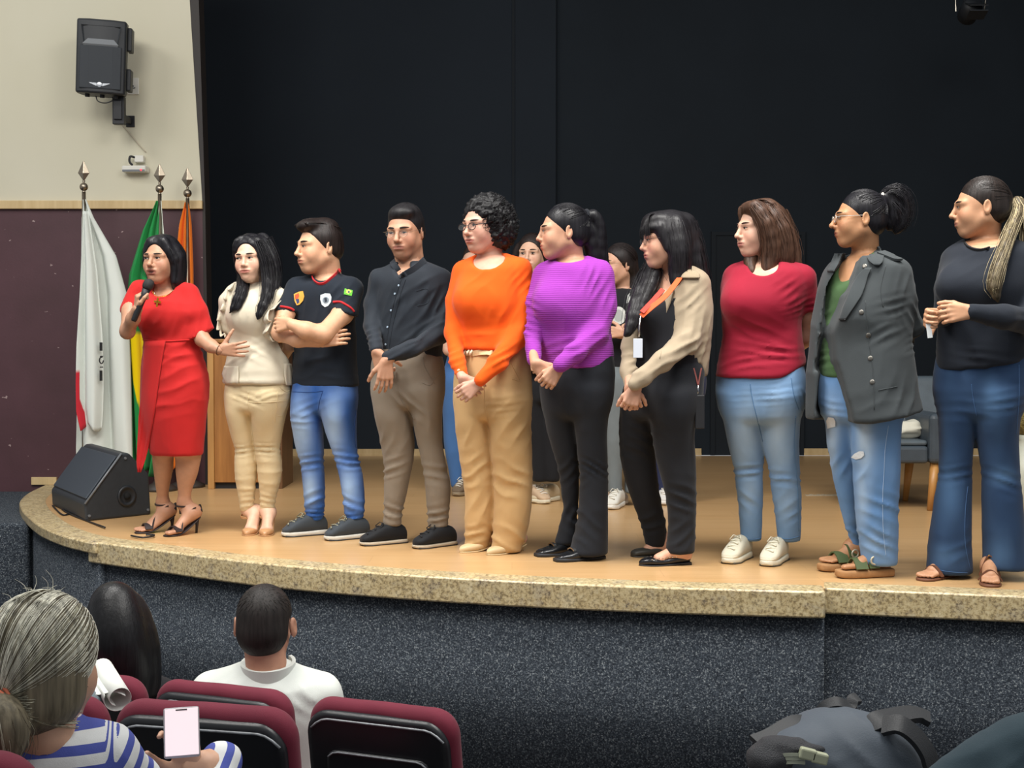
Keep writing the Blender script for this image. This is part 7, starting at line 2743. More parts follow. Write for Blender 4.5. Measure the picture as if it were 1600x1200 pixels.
# ================================================================ people standing further back
def back_person(label, x, fy, skin, head, top_rows, th, top_m, leg_rows, leg_m, shoes, arms, hair_col, seed, yoke, hip_rows, locks=(), glasses=None, sleeve=True, ears=False):
    s = Person(label, x, fy, skin, seed=seed)
    s.head(*head[:3], head[3], 2, 0, dy=-.02, neck=head[4], ears=ears, eye_open=.8)
    body = s.loft(top_rows, th, .70, k=.03)
    yk = s.yoke(yoke)
    sl = []
    for a in arms:
        cut_i = a.get('sleeve', len(a['pts']))
        if cut_i >= 2:
            sl += s.limb(a['pts'][:cut_i])
        if cut_i < len(a['pts']):
            s.limb([(p[0], p[1], p[2], p[3] * .85) for p in a['pts'][max(cut_i - 1, 0):]], body=0)
        if 'hand' in a:
            s.hand_px(*a['hand'][:3], dy=a['hand'][3], thumb=a['hand'][4], size=.16, fine=.0036)
    s.top = s.garment('shirt', [body] + yk + sl, top_m, .010, fold=[(6, 6, 4, .004)])
    hip = s.hip(hip_rows, th, .7)
    lg = [s.leg(r, (d, d)) for r, d in leg_rows]
    s.legs = s.garment('trousers', [hip] + lg, leg_m, .010, fold=[(7, 7, 3, .003)])
    for toe, ang, up, sole in shoes:
        s.sneaker(toe, ang, .25, .045, up, sole, '#d8d4c8', .030, 1.0)
    s.finish(h=.014, hh=.0042)
    hp = s.cap(grow=.010, line=.074, fx=.062 if not ears else .09, low=-.11)
    st = s.scalp_strands(80, hairline_start, (0, .09, -.03), seed, .012)
    for i, (pp, rr) in enumerate(locks):
        w = [s.pt(*p) for p in pp]
        hp += chain(smooth_path(w, 8), np.interp(np.linspace(0, 1, 8), np.linspace(0, 1, len(rr)), [s.px(r) for r in rr]), .02)
        st += bundle(w, [s.px(r * 1.05) for r in rr], 50, i, .15)
    s.hair(hp, hair_mat('back_hair_%d' % seed, hair_col, .5), .006, st, .0015)
    if glasses:
        s.glasses(glasses, r=.018, thick=.0008)
    return s


def sage_person():
    s = back_person('person in a sage t-shirt and blue jeans half hidden behind the orange sweater', 738, 772, '#c99d86', (742, 412, 56, -30, (745, 452, .03)),
                    [(450, 726, 764), (458, 706, 784), (475, 696, 792), (510, 698, 788), (545, 700, 786), (570, 698, 788)], -15, cloth('sage_tee_cloth', '#8f9a82', .85),
                    [([(590, 690, 738), (640, 691, 734), (690, 693, 728), (730, 700, 726), (762, 705, 724)], .0), ([(590, 738, 790), (640, 740, 786), (690, 744, 780), (730, 748, 774), (762, 750, 770)], .0)],
                    cloth('mid_blue_denim_back', '#41689c', .85), [((712, 776), -20, '#6a5a48', '#8a7a62'), ((758, 776), 10, '#6a5a48', '#8a7a62')],
                    [dict(pts=[(706, 468, 0, 12), (696, 505, 0, 12), (692, 530, -.04, 10), (700, 548, -.14, 8), (716, 552, -.2, 7)], sleeve=3, hand=((716, 552), (1, .0, -.1), (0, 0, 1), -.2, -1)),
                     dict(pts=[(784, 468, 0, 12), (793, 505, 0, 12), (794, 530, -.04, 10), (780, 550, -.14, 8), (764, 552, -.2, 7)], sleeve=3, hand=((764, 552), (-1, .0, -.1), (0, 0, 1), -.2, 1))],
                    '#2a201c', 41, [(710, 468, 0, 12), (745, 456, .02, 12), (780, 468, 0, 12)], [(560, 698, 788), (600, 690, 792), (625, 692, 788)])


def black_back_woman():
    s = back_person('woman in black trousers and cream sneakers between the orange and purple sweaters', 845, 786, '#d3a88e', (831, 397, 60, -16, (836, 440, .03)),
                    [(438, 818, 858), (446, 802, 876), (462, 795, 884), (500, 797, 880), (540, 798, 878), (575, 796, 880)], -12, cloth('black_blouse_cloth', '#1b1a1e', .85),
                    [([(600, 806, 850), (650, 812, 850), (700, 828, 855), (752, 832, 854)], .0), ([(600, 845, 890), (650, 848, 886), (700, 852, 878), (752, 854, 874)], .0)],
                    cloth('black_crop_trouser', '#17181c', .85), [((834, 787), -38, '#c4b394', '#d8d0b8'), ((856, 788), 35, '#bfa588', '#d8d0b8')],
                    [dict(pts=[(804, 462, 0, 12), (796, 510, 0, 11), (800, 550, -.06, 9), (822, 570, -.16, 7)], sleeve=4, hand=((822, 570), (1, .2, -.1), (0, 0, 1), -.16, -1)),
                     dict(pts=[(876, 462, 0, 12), (884, 510, 0, 11), (880, 550, -.06, 9), (858, 570, -.16, 7)], sleeve=4, hand=((858, 570), (-1, .2, -.1), (0, 0, 1), -.16, 1))],
                    '#231a18', 43, [(808, 462, 0, 12), (838, 448, .02, 12), (872, 462, 0, 12)], [(570, 800, 886), (605, 803, 892), (630, 806, 890)],
                    locks=[([(812, 385, .0), (806, 405, .02), (806, 430, .04)], [6, 6, 4]), ([(848, 382, -.02), (854, 405, .0), (856, 440, .03)], [7, 8, 5])])


def badge_back_woman():
    s = back_person('woman with glasses in a black t-shirt with a white round print, standing behind', 968, 792, '#c99b80', (966, 414, 62, -58, (974, 456, .03)),
                    [(452, 956, 998), (460, 942, 1012), (476, 934, 1020), (510, 936, 1016), (545, 938, 1014), (575, 938, 1014)], -30, cloth('black_print_tee', '#17181c', .85),
                    [([(590, 940, 984), (650, 943, 980), (700, 945, 976), (735, 948, 972), (770, 950, 972)], .0), ([(590, 974, 1016), (650, 974, 1010), (700, 974, 1004), (735, 976, 1000), (770, 976, 998)], .05)],
                    cloth('grey_denim_back', '#6d7578', .85), [((953, 797), -20, '#d5d2c8', '#dedbd2'), ((976, 789), 20, '#c9b7a4', '#d6cdbd')],
                    [dict(pts=[(942, 474, .02, 12), (934, 500, .0, 12), (936, 524, -.08, 8), (962, 522, -.20, 7.5)], sleeve=2, hand=((962, 522), (1, -.05, -.1), (0, 0, 1), -.20, -1)),
                     dict(pts=[(1014, 476, -.02, 13), (1018, 512, -.04, 12), (1004, 530, -.14, 8), (976, 520, -.22, 7)], sleeve=2, hand=((976, 520), (-1, -.05, -.1), (0, 0, 1), -.23, 1))],
                    '#221b1a', 45, [(948, 474, .02, 13), (974, 462, .02, 12), (1008, 476, -.02, 14)], [(565, 940, 1012), (600, 938, 1016), (625, 940, 1014)],
                    locks=[([(978, 400, .0), (988, 430, .0), (992, 460, .0), (996, 490, -.02)], [9, 11, 9, 4])],
                    glasses=mat('thin_metal', '#8d7f6a', .3, .8), ears=True)
    wh = mat('white_print', '#cfd2cc', .85)
    o = patch(s.top, disc(967, 493, 11.5, 14, 20), wh, 'round_print', .004)
    if o:
        patch(s.top, disc(967, 493, 7.5, 9.5, 16), mat('print_pale_grey', '#a9aeaa', .85), 'round_print', .005)
    patch(s.top, [(981, 462), (984, 458), (985, 466), (982, 473), (979, 474)], wh, 'shoulder_print', .004)
    patch(s.top, [(989, 472), (994, 468), (993, 474), (989, 480)], wh, 'shoulder_print', .004)


def navy_back_person():
    back_person('person in navy trousers and white shoes hidden behind the beige jacket', 1050, 786, '#c99d86', (1062, 408, 58, -20, (1062, 448, .03)),
                [(446, 1044, 1082), (454, 1028, 1098), (470, 1022, 1102), (510, 1024, 1098), (545, 1024, 1098), (575, 1022, 1100)], -12, cloth('navy_back_top', '#20242e', .85),
                [([(590, 1016, 1058), (650, 1018, 1056), (700, 1018, 1050), (740, 1022, 1046), (770, 1026, 1044)], .0), ([(590, 1056, 1102), (650, 1056, 1090), (700, 1054, 1080), (740, 1054, 1076), (770, 1054, 1074)], .0)],
                cloth('navy_back_trouser', '#2a3150', .85), [((1037, 790), -10, '#d2cfca', '#dad7d0'), ((1062, 788), 15, '#d2cfca', '#dad7d0')],
                [dict(pts=[(1032, 472, 0, 12), (1024, 515, 0, 11), (1030, 552, -.06, 9), (1050, 568, -.14, 7)], sleeve=4, hand=((1050, 568), (1, .2, -.1), (0, 0, 1), -.14, -1)),
                 dict(pts=[(1094, 472, 0, 12), (1099, 515, 0, 11), (1092, 552, -.06, 9), (1074, 568, -.14, 7)], sleeve=4, hand=((1074, 568), (-1, .2, -.1), (0, 0, 1), -.14, 1))],
                '#1c1716', 47, [(1036, 470, 0, 12), (1064, 458, .02, 12), (1090, 470, 0, 12)], [(565, 1024, 1098), (600, 1017, 1103), (625, 1020, 1100)])
# ---------------------------------------------------------------- auditorium seats
M_MAR = cloth('maroon_upholstery', '#661f30', .8, amt=.08, weave=500)
M_SHELL = mat('black_shell', '#14161a', .38, noise=(25, .1), bump=(120, .12, .002))
M_HIGHLIGHT = mat('edge_highlight', '#8e9296', .35, noise=(60, .35))  # pale grey standing in for the highlight on the shell's edges
SEAT_PROTO = {}


def slab(c, half, M, R, r, k=.01):
    """upright panel whose outline has corners of radius R and whose edges are rounded by r"""
    c, Mi = np.asarray(c, float), np.asarray(M).T

    def f(X, Y, Z):
        px, py, pz = X - c[0], Y - c[1], Z - c[2]
        q = [Mi[i, 0] * px + Mi[i, 1] * py + Mi[i, 2] * pz for i in range(3)]
        ax, az = np.abs(q[0]) - half[0] + R, np.abs(q[2]) - half[2] + R
        d2 = np.sqrt(np.maximum(ax, 0) ** 2 + np.maximum(az, 0) ** 2) + np.minimum(np.maximum(ax, az), 0) - R + r
        dy = np.abs(q[1]) - half[1] + r
        return np.sqrt(np.maximum(d2, 0) ** 2 + np.maximum(dy, 0) ** 2) + np.minimum(np.maximum(d2, dy), 0) - r
    e = (np.abs(np.asarray(M)) * np.asarray(half)[None, :]).sum(1)
    return Pr(f, c - e, c + e, k)



def seat(cx, D, z0, ang, label, w=.51):
    """auditorium seat seen from behind; cx = world x of the back's centre"""
    base = np.array((cx, D, z0)) - rotz(R_(ang)) @ np.array((0, -.25, 0))
    root = empty('auditorium_seat', base, label, 'seat', 'maroon auditorium seats')
    root.rotation_euler = (0, 0, R_(ang))
    if not SEAT_PROTO:
        Mr = rotx(R_(9))

        def mk(prims, h, name, m, wrk=None):
            v, f = sdf_mesh(prims, h)
            v = relax(v, f, 1, .4)
            if wrk is not None:
                N = vnormals(v, f)
                v = v + N * (wrk * noise3(v * 9))[:, None]
            SEAT_PROTO[name] = mesh_obj(name, v, f, m, None)
        H = .47          # back height
        top = .84
        bc = np.array((0, -.25, top - H / 2))
        # upholstered back: padded slab that wraps over the shell's top and sides
        mk([slab(bc, (w / 2, .036, H / 2), Mr, .085, .034), rbox(bc + Mr @ np.array((0, .02, .05)), (w / 2 - .03, .045, H / 2 - .08), Mr, .04, .03)], .009, 'back_cushion', M_MAR, .004)
        mk([slab(bc + Mr @ np.array((-.006, -.034, -.020)), (w / 2 - .012, .022, H / 2 - .006), Mr, .080, .016)], .008, 'back_shell', M_SHELL)
        mk([slab(bc + Mr @ np.array((0, -.057, -.070)), (w / 2 - .075, .008, H / 2 - .075), Mr, .04, .007)], .007, 'back_panel', M_SHELL)
        q = MB()
        zt = H / 2 - .048
        q.tube([bc + Mr @ np.array((x, -.0565, zt - .0 - .034 * (max(0, abs(x) / (w / 2 - .028) - .72) / .28) ** 2)) for x in np.linspace(-w / 2 + .028, w / 2 - .028, 24)], .0035, 6)
        SEAT_PROTO['shell_highlight'] = mesh_obj('shell_highlight', np.array(q.v), q.f, M_HIGHLIGHT)  # highlight along the shell top, drawn as a thin grey line
        q = MB()
        q.tube([bc + Mr @ np.array((x, -.0655, H / 2 - .150 - .018 * (max(0, abs(x) / (w / 2 - .085) - .8) / .2) ** 2)) for x in np.linspace(-w / 2 + .085, w / 2 - .085, 20)], .003, 6)
        SEAT_PROTO['panel_highlight'] = mesh_obj('panel_highlight', np.array(q.v), q.f, M_HIGHLIGHT)  # highlight along the panel top, drawn the same way
        mk([rbox((0, .02, .43), (w / 2 - .03, .23, .05), None, .04, .01)], .012, 'seat_cushion', M_MAR, .004)
        for sg in (1,):
            q = MB().box((sg * w / 2 - .022, -.12, 0), (sg * w / 2 + .022, .12, .46))
            q.box((sg * w / 2 - .028, -.14, .46), (sg * w / 2 + .028, .20, .50))
            SEAT_PROTO['armrest%d' % sg] = q.build('armrest', M_SHELL, None, bevel=.008)
        for o in list(SEAT_PROTO.values()):
            COL.objects.unlink(o)
    for k, o in SEAT_PROTO.items():
        c = o.copy()
        COL.objects.link(c)
        c.parent = root
    return root


seat(-1.44, 4.53, 0, -20, 'maroon and black seat in the front row before the woman with long dark hair')
seat(-.925, 4.36, 0, -21, 'maroon and black seat of the man in the white shirt')
seat(-.385, 4.14, 0, -22, 'empty maroon and black seat at the right end of the front row', .53)
seat(-.79, 3.50, .17, -13, 'maroon and black seat right in front of the phone', .53)
seat(-1.31, 3.62, .17, -13, 'maroon and black seat under the rolled white paper')
seat(-1.035, 2.28, .42, -6, 'maroon seat at the bottom left corner behind the striped shirt')
seat(.72, 3.25, 0, 8, 'auditorium seat under the grey backpack')


# ---------------------------------------------------------------- audience people
def white_man():
    s = Person('man with short dark hair in a white collared shirt, seen from behind', 415, 1200, '#b98a72', D=4.62, z0=0.0, seed=51)
    s.head(415, 975, 118, 178, 2, 0, neck=(418, 1058, -.03), neck_r=(.058, .062), wide=1.0, jaw=1.0, ear_out=1.17)
    wh = cloth('white_shirt_cloth', '#d3d8d2', .8, amt=.02)
    body = s.loft([(1040, 385, 455), (1048, 350, 482), (1058, 322, 508), (1075, 306, 524), (1120, 302, 528), (1180, 306, 524), (1260, 312, 520), (1330, 316, 516)], 0, .55, k=.03)
    yk = s.yoke([(336, 1078, 0, 28), (416, 1052, -.01, 30), (498, 1082, 0, 28)])
    aL = s.limb([(330, 1084, 0, 30), (312, 1150, .04, 26), (316, 1230, .12, 22), (350, 1290, .30, 18)])
    aR = s.limb([(502, 1086, 0, 30), (524, 1150, .04, 26), (520, 1230, .12, 22), (480, 1290, .30, 18)])
    sh = s.garment('shirt', [body] + yk + aL + aR, wh, .009, wr=[(420, 1075, 60, 20, 6, 22, 1.0), (360, 1075, 30, 24, 40, 18, 1.2), (480, 1080, 34, 24, -40, 20, 1.2)], fold=[(6, 6, 5, .004)])
    cp = [s.neck1 + np.array((.088 * math.sin(t), -.086 * math.cos(t) + .016, .030 - .014 * math.cos(t))) for t in np.linspace(-2.3, 2.3, 24)]
    s.band('collar', cp, .042, wh, sh, .006)
    pl = s.loft([(1320, 312, 520), (1380, 316, 516), (1430, 330, 502)], 0, .62, k=.03)
    th = s.limb([(360, 1395, .05, 34), (364, 1400, .46, 28)]) + s.limb([(470, 1395, .05, 34), (468, 1400, .46, 28)])
    th += s.limb([(364, 1400, .46, 26), (366, 1560, .50, 20)]) + s.limb([(468, 1400, .46, 26), (466, 1560, .50, 20)])
    s.garment('trousers', [pl] + th, cloth('dark_trouser_seated', '#23252b', .85), .012)
    s.hand_px((350, 1292), (.3, .3, 1), (0, 1, -.2), dy=.31, thumb=1, size=.18, fine=.005)
    s.hand_px((480, 1292), (-.3, .3, 1), (0, 1, -.2), dy=.31, thumb=-1, size=.18, fine=.005)
    s.finish(hh=.0042)
    hp = s.cap(grow=.008, line=.070, fx=.080, low=-.085, side=.034)
    hp += [s.he((0, .05, -.03), (.060, .050, .060), .03)] + [s.he((sg * .090, .006, -.012), (.027, .036, .046), .008, 's') for sg in (-1, 1)]
    st = s.scalp_strands(320, lambda g: (g.uniform(-math.pi, math.pi), g.uniform(-.35, 1.4)), (-.005, .075, .088), 5, .011, m=9)
    st = [q[::-1][:6] for q in st]
    s.hair(hp, hair_mat('short_brown_black', '#231f1d', .6), .005, st, .0014)


def dark_hair_woman():
    s = Person('woman with long straight black hair seen from behind at the left of the front row', 185, 1200, '#b98a72', D=4.75, z0=0.0, seed=53)
    s.head(186, 984, 112, 178, 2, 0, neck=(188, 1065, -.03), ears=False)
    dk = cloth('black_blouse_seated', '#1a1b1f', .85)
    body = s.loft([(1052, 150, 226), (1064, 118, 256), (1085, 100, 272), (1140, 104, 268), (1220, 112, 262), (1330, 112, 262)], 0, .55, k=.03)
    yk = s.yoke([(128, 1084, 0, 26), (187, 1060, -.01, 28), (246, 1084, 0, 26)])
    ar = s.limb([(118, 1090, 0, 26), (108, 1160, .04, 22), (120, 1250, .2, 18)]) + s.limb([(258, 1090, 0, 26), (266, 1160, .04, 22), (252, 1250, .2, 18)])
    s.garment('blouse', [body] + yk + ar, dk, .010)
    pl = s.loft([(1320, 110, 264), (1380, 112, 262), (1430, 122, 250)], 0, .62, k=.03)
    th = s.limb([(150, 1395, .05, 32), (152, 1400, .44, 26)]) + s.limb([(226, 1395, .05, 32), (224, 1400, .44, 26)]) + s.limb([(152, 1400, .44, 24), (154, 1540, .48, 19)]) + s.limb([(224, 1400, .44, 24), (222, 1540, .48, 19)])
    s.garment('trousers', [pl] + th, cloth('dark_trouser_seated', '#23252b', .85), .012)
    s.hand_px((120, 1252), (.3, .3, 1), (0, 1, -.2), dy=.21, thumb=1, size=.165, fine=.005)
    s.hand_px((252, 1252), (-.3, .3, 1), (0, 1, -.2), dy=.21, thumb=-1, size=.165, fine=.005)
    s.finish(hh=.006)
    hp = s.cap(grow=.010, line=.07, fx=.07, low=-.12)[:3]
    locks = [([(178, 945, -.10), (185, 990, -.13), (196, 1030, -.13), (206, 1075, -.12)], [36, 40, 36, 30]), ([(205, 950, -.05), (222, 1000, -.08), (230, 1045, -.08), (236, 1080, -.08)], [22, 22, 18, 10]),
             ([(165, 950, -.04), (155, 1000, -.07), (160, 1050, -.08), (170, 1085, -.08)], [24, 26, 24, 16])]
    st = []
    for i, (pp, rr) in enumerate(locks):
        w = [s.pt(*p) for p in pp]
        hp += chain(smooth_path(w, 8), np.interp(np.linspace(0, 1, 8), np.linspace(0, 1, len(rr)), [s.px(r) for r in rr]), .03)
        st += bundle(w, [s.px(r) for r in rr], 110, i, .08, flat=.8, inner=.9)
    s.hair(hp, hair_mat('straight_black_hair', '#121214', .4), .006, st, .0012)


def striped_woman():
    s = Person('grey-haired woman in a blue striped shirt holding a phone', 120, 1200, '#c49a80', D=2.52, z0=.42, seed=55)
    s.head(74, 1036, 194, 160, 8, 0, neck=(70, 1150, -.03), ears=False, jaw=1.0)

    def stripes(v):
        x, y = topx(v)
        rel = v - s.pt(200, 1180)
        arm = np.clip((x - 165) / 18, 0, 1)
        ph = (rel[:, 0] * .62 - rel[:, 2] * .55 + rel[:, 1] * .3) / .034 * arm + rel[:, 2] / .036 * (1 - arm)
        return np.stack([ph + 60, ph * 0, ph * 0], 1)

    def _striped(nt, b_):
        at = nt.nodes.new('ShaderNodeVertexColor')
        at.layer_name = 'Col'
        sp = nt.nodes.new('ShaderNodeSeparateColor')
        nt.links.new(at.outputs['Color'], sp.inputs['Color'])
        fr = nt.nodes.new('ShaderNodeMath')
        fr.operation = 'FRACT'
        nt.links.new(sp.outputs[0], fr.inputs[0])
        gt = nt.nodes.new('ShaderNodeMath')
        gt.operation = 'GREATER_THAN'
        gt.inputs[1].default_value = .54
        nt.links.new(fr.outputs[0], gt.inputs[0])
        nt.links.new(_mix(nt, '#d3d5d4', '#434f9c', gt.outputs[0]), b_.inputs['Base Color'])
        b_.inputs['Roughness'].default_value = .85
        _bump(nt, b_, _noise(nt, 500, 3), .3, .0015)
    sc = node_mat('striped_shirt_cloth', _striped)
    body = s.loft([(1130, 20, 118), (1142, -20, 160), (1160, -50, 190), (1200, -70, 206), (1300, -60, 200), (1420, -40, 190), (1500, -40, 190)], 10, .6, k=.03)
    yk = s.yoke([(-20, 1180, 0, 44), (66, 1150, 0, 40), (158, 1180, .02, 42)])
    aR = s.limb([(160, 1182, .02, 48), (205, 1225, .10, 44), (250, 1270, .22, 38), (330, 1240, .40, 36), (345, 1192, .46, 38)], body=.012)
    aL = s.limb([(-30, 1190, 0, 46), (-50, 1260, .06, 42), (20, 1330, .25, 36), (150, 1300, .40, 30)], body=.012)
    s.garment('shirt', [body] + yk + aR + aL, sc, .0045, wr=[(190, 1170, 40, 40, -45, 40, .8)], fold=[(7, 7, 5, .003)], colf=stripes)
    s.limb([(345, 1192, .46, 26), (318, 1196, .42, 24), (296, 1200, .40, 20)], body=0)
    # hand around the phone, thumb on the screen
    s.hand_px((300, 1215), (-.25, -1, .05), (-.15, -.1, -1), dy=.40, thumb=1, size=.165, curl=(22, 40, 35), tout=55, tcurl=(35, 25), fine=.0026)
    pl = s.loft([(1490, -50, 200), (1560, -50, 200), (1620, -30, 180)], 0, .62, k=.03)
    th = s.limb([(10, 1590, .1, 70), (20, 1560, .5, 56)]) + s.limb([(140, 1590, .1, 70), (150, 1560, .5, 56)]) + s.limb([(20, 1560, .5, 50), (20, 1800, .52, 40)]) + s.limb([(150, 1560, .5, 50), (150, 1800, .52, 40)])
    s.garment('trousers', [pl] + th, cloth('dark_trouser_seated', '#23252b', .85), .012)
    s.finish(hh=.0036)
    # grey hair drawn back to a low ponytail
    gm = hair_mat('grey_hair', '#a3a08c', .55)
    gd = hair_mat('dark_grey_hair', '#6a6250', .55)
    gl = hair_mat('light_grey_hair', '#d2d0c0', .5)
    hp = s.cap(grow=.014, line=.080, fx=.085, low=-.125, side=.02)
    hp += [s.he((-.058, .022, -.042), (.030, .052, .060), .02), s.he((-.02, .060, -.070), (.050, .045, .050), .03), s.he((0, .060, .0), (.062, .050, .075), .03), s.he((.02, .070, -.050), (.040, .050, .045), .03)]
    tie = (-.005, .125, -.052)
    tie_w = s.hl(tie)
    st = s.scalp_strands(420, lambda g: (g.uniform(-2.4, 2.4), g.uniform(-.75, 1.35)), tie, 5, .017, m=16, jit=.06)
    st2 = s.scalp_strands(300, lambda g: (g.uniform(-2.4, 2.4), g.uniform(-.75, 1.35)), tie, 6, .018, m=16, jit=.07)
    st3 = s.scalp_strands(260, lambda g: (g.uniform(-2.4, 2.4), g.uniform(-.3, 1.4)), tie, 7, .020, m=16, jit=.09)
    tx, ty = topx(np.array([tie_w]))
    dyt = tie_w[1] - s.D
    w = [tie_w, s.pt(tx[0] + 4, ty[0] + 30, dyt - .02), s.pt(tx[0] + 10, ty[0] + 62, dyt - .01), s.pt(tx[0] + 6, ty[0] + 95, dyt)]
    hp += chain(smooth_path(w, 8), [s.px(r) for r in (14, 22, 30, 34, 34, 30, 22, 10)], .01)
    st += bundle(w, [s.px(r) for r in (16, 30, 38, 26)], 90, 3, .2)
    st2 += bundle(w, [s.px(r) for r in (16, 30, 38, 26)], 70, 4, .25)
    for k in range(260):
        u, r_ = s.rg.rand(), s.rg.rand()
        p0 = np.array((-.066 + .040 * u + .008 * s.rg.randn(), -.012 + .085 * u + .008 * s.rg.randn(), -.015 - .095 * r_))
        te = np.array(tie)
        md = (p0 + te) / 2 + np.array((-.020, .022, -.010 * r_))
        (st, st2)[k % 2].append(smooth_path([s.hl(p0), s.hl(md), s.hl(te)], 12))
    # loose wisps on the crown
    for k in range(24):
        a, b = s.rg.uniform(-2.5, 2.5), s.rg.uniform(.5, 1.4)
        d = np.array((math.sin(a) * math.cos(b), -math.cos(a) * math.cos(b), math.sin(b)))
        p0 = np.array((0, .02, .03)) + d * np.array((.088, .104, .098))
        e = s.rg.randn(3) * .014
        st3.append(smooth_path([s.hl(p0), s.hl(p0 + d * .012 + e * .5), s.hl(p0 + d * .016 + e + np.array((0, .02, 0)))], 7))
    o = s.hair(hp, gd, .0045, st, .0011, gm)
    strands(st2, .0010, 'strand', gd, o)
    strands(st3, .0008, 'strand', gl, o)
    ring = [tie_w + s.hR @ (np.array((.024 * math.cos(t), 0.004, .024 * math.sin(t))) * s.hs) for t in np.linspace(0, 2 * math.pi, 20)]
    for dd in (0, .007):
        q = MB().tube([p + s.hR @ np.array((0, dd, -dd)) for p in ring], .0036, 7, caps=False)
        mesh_obj('hair_tie', np.array(q.v), q.f, mat('coral_tie', '#c2694a', .6), s.root)
    # phone
    A, B, C_ = s.pt(255, 1107, .35), s.pt(311, 1103, .37), s.pt(240, 1186, .30)
    u = B - A
    v = C_ - A
    n = np.cross(u, v)
    n /= np.linalg.norm(n)
    if n[1] > 0:
        n = -n
    wd, ht = np.linalg.norm(u), np.linalg.norm(v)
    u /= wd
    v = v - u * (v @ u)
    v /= np.linalg.norm(v)
    c = A + u * wd / 2 + v * ht / 2
    Mx = np.stack([u, -v, n], 1)
    r = empty('smartphone', c, 'smartphone with a bright pinkish screen held by the woman in stripes', 'phone')
    vv, ff = sdf_mesh([rbox(c, (wd / 2, ht / 2, .0055), Mx, .005, .002)], .0022)
    mesh_obj('case', vv, ff, mat('silver_phone_case', '#a9a6aa', .35), r)
    q = MB().box((-wd / 2 + .003, -ht / 2 + .004, .0052), (wd / 2 - .003, ht / 2 - .004, .0066), Mx, c)
    q.build('screen', mat('phone_screen', '#e6d3d6', .3, emit=('#f6dfe4', .62)), r, bevel=.0015)
    q = MB().box((-.012, ht / 2 - .0085, .0066), (.012, ht / 2 - .0055, .0070), Mx, c)
    q.build('speaker_slot', mat('phone_slot', '#3a3436', .5), r)


def rolled_paper():
    D = 3.95
    a = P(186, 1091, D)
    root = empty('rolled_paper', a, 'rolled white paper lying over the seat back at the left', 'paper')
    wp = mat('white_sheet', '#d9dcd6', .75)
    vs, fs = [], []
    ax = np.array((.50, -.84, -.20))
    ax /= np.linalg.norm(ax)
    u = np.cross(ax, (0, 0, 1.))
    u /= np.linalg.norm(u)
    w = np.cross(u, ax)
    n = 30
    for k in range(n):
        t = -1.2 + 2 * math.pi * 1.25 * k / (n - 1)
        r = .024 + .0007 * k
        for e in (0, .22):
            vs.append(a - ax * e + r * (math.cos(t) * u + math.sin(t) * w))
    for k in range(n - 1):
        fs.append((2 * k, 2 * k + 1, 2 * k + 3, 2 * k + 2))
    o = mesh_obj('roll', np.array(vs), fs, wp, root)
    o.modifiers.new('solidify', 'SOLIDIFY').thickness = .0015
    vs, fs = [], []
    for j in range(10):
        for i in range(10):
            x, y = 128 + 62 * i / 9 + 6 * j / 9, 1054 + 4 * math.sin(i * .7) + 26 * j / 9 + 8 * i / 9
            vs.append(P(x, y, D + .10 - .10 * j / 9))
    fs = [(j * 10 + i, j * 10 + i + 1, j * 10 + 11 + i, j * 10 + 10 + i) for j in range(9) for i in range(9)]
    o = mesh_obj('loose_sheet', np.array(vs), fs, wp, root)
    o.modifiers.new('solidify', 'SOLIDIFY').thickness = .0015
    v, f = sdf_mesh([ell(P(138, 1094, D + .02), (.045, .06, .03), None, .01), ell(P(126, 1106, D), (.06, .07, .04), None, .02)], .006)
    tag(mesh_obj('grey_pouch', v, f, cloth('grey_pouch_cloth', '#5d666c', .7), base=v.mean(0)), 'grey soft pouch beside the rolled white paper', 'pouch')


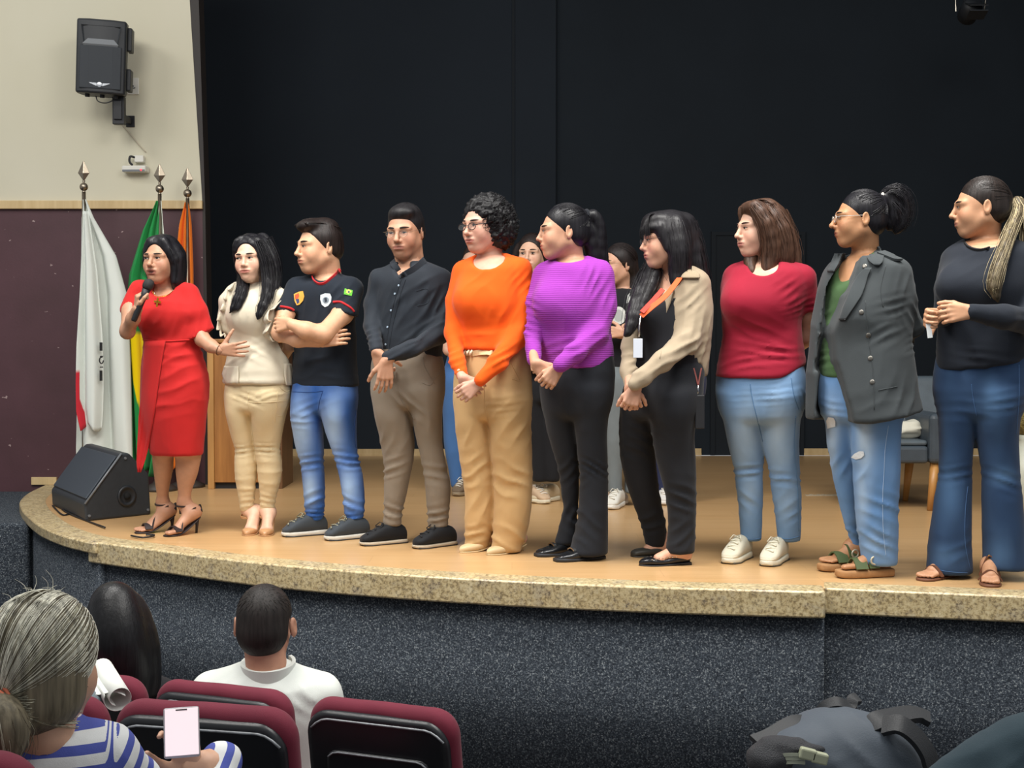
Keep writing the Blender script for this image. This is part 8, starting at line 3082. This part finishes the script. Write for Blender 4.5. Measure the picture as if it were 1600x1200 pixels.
def backpack():
    D = 3.0
    s = Person.__new__(Person)
    s.D = D
    s.seed = 9
    c = P(1300, 1185, D)
    root = empty('backpack', (c[0], D, .845), 'grey backpack with loose straps at the bottom right', 'backpack')
    s.root = root
    g = cloth('grey_backpack_cloth', '#4d555e', .6, weave=300, amt=.08)
    g2 = mat('black_webbing', '#26282b', .6, bump=(300, .4, .002))
    pr = [ell(P(1290, 1190, D), (.135, .12, .110), None, .03), ell(P(1345, 1200, D - .02), (.13, .12, .120), None, .04), ell(P(1300, 1140, D + .03), (.07, .07, .045), None, .04),
          ell(P(1240, 1180, D - .06), (.07, .08, .06), None, .03), rbox(P(1310, 1255, D), (.19, .13, .10), None, .05, .04)]
    s.garment('bag', pr, g, .008, wr=[(1330, 1160, 60, 40, -40, 36, 2.0), (1250, 1170, 50, 30, 20, 28, 1.5)], fold=[(8, 8, 8, .006)])
    v, f = sdf_mesh([ell(P(1205, 1185, D - .10), (.055, .05, .040), None, .01), ell(P(1240, 1165, D - .10), (.07, .035, .016), roty(R_(8)), .02)], .006)
    v = v + vnormals(v, f) * (.004 * noise3(v * 40))[:, None]
    mesh_obj('mesh_pocket', v, f, mat('dark_mesh', '#35363a', .6, bump=(500, 1, .004)), root)
    dk = P(1400, 1140, D)
    s.band('strap', [P(1350, 1150, D - .05), P(1370, 1128, D - .06), P(1400, 1120, D - .02), P(1430, 1116, D + .02), P(1452, 1124, D + .02)], .050, g2, root, .007, up=(.2, -.3, 1))
    s.band('strap', [P(1380, 1135, D - .08), P(1405, 1132, D - .10), P(1430, 1150, D - .10), P(1448, 1175, D - .10), P(1456, 1198, D - .10)], .045, g2, root, .006, up=(.3, -.6, .6))
    s.band('strap', [P(1180, 1160, D - .08), P(1205, 1150, D - .06), P(1240, 1130, D - .02), P(1262, 1128, D)], .040, g2, root, .006, up=(0, -.4, 1))
    s.band('handle', [P(1278, 1120, D + .04), P(1290, 1104, D + .03), P(1308, 1098, D + .02), P(1328, 1104, D + .03), P(1332, 1094, D + .04), P(1340, 1092, D + .05)], .026, g2, root, .006, up=(0, -.6, .8))
    for i, (x, y) in enumerate(((1262, 1178), (1280, 1184))):
        MB().box((-.018, -.010, -.012), (.018, .010, .012), roty(R_(14)), P(x, y, D - .15)).build('buckle', mat('pale_buckle_plastic', '#a9ad92', .4), root, bevel=.004)
    for y in (1180, 1186, 1192):
        s.band('webbing', [P(1222, y, D - .14), P(1240, y - 1, D - .15), P(1258, y, D - .15)], .007, mat('pale_webbing', '#8f9483', .7), root, .001, up=(0, -1, .2))


def corner_jacket():
    D = 2.7
    s = Person.__new__(Person)
    s.D = D
    s.seed = 4
    pr = chain([P(1480, 1240, D), P(1540, 1205, D), P(1600, 1175, D + .02), P(1680, 1160, D + .02)], [.055, .060, .070, .09], .03)
    pr += [ell(P(1600, 1260, D), (.20, .12, .10), None, .04), rbox(P(1620, 1420, D), (.20, .10, .20), None, .05, .04)]
    v, f = sdf_mesh(pr, .009)
    v = s.wrinkle(relax(v, f, 1), f, [(1560, 1180, 60, 40, 30, 30, 1.6)], [(7, 7, 7, .006)])
    b = np.array((v[:, 0].mean(), v[:, 1].mean(), v[:, 2].min()))
    tag(mesh_obj('jacket', v, f, cloth('dark_teal_cloth', '#2a3a42', .85), base=b), 'dark teal jacket heaped in the bottom right corner', 'jacket')
    q = MB().box((b[0] - .22, D - .12, 0), (b[0] + .24, D + .14, b[2]))
    tag(q.build('storage_box', M_SHELL, bevel=.01), 'black box under the dark teal jacket', 'box')
PEOPLE = [red_woman, cream_woman, tshirt_man, blackshirt_man, orange_woman, purple_woman, beige_woman, crimson_woman, trench_woman, navy_woman,
          sage_person, black_back_woman, badge_back_woman, navy_back_person, white_man, dark_hair_woman, striped_woman, rolled_paper, backpack, corner_jacket]
for fn in PEOPLE:
    fn()
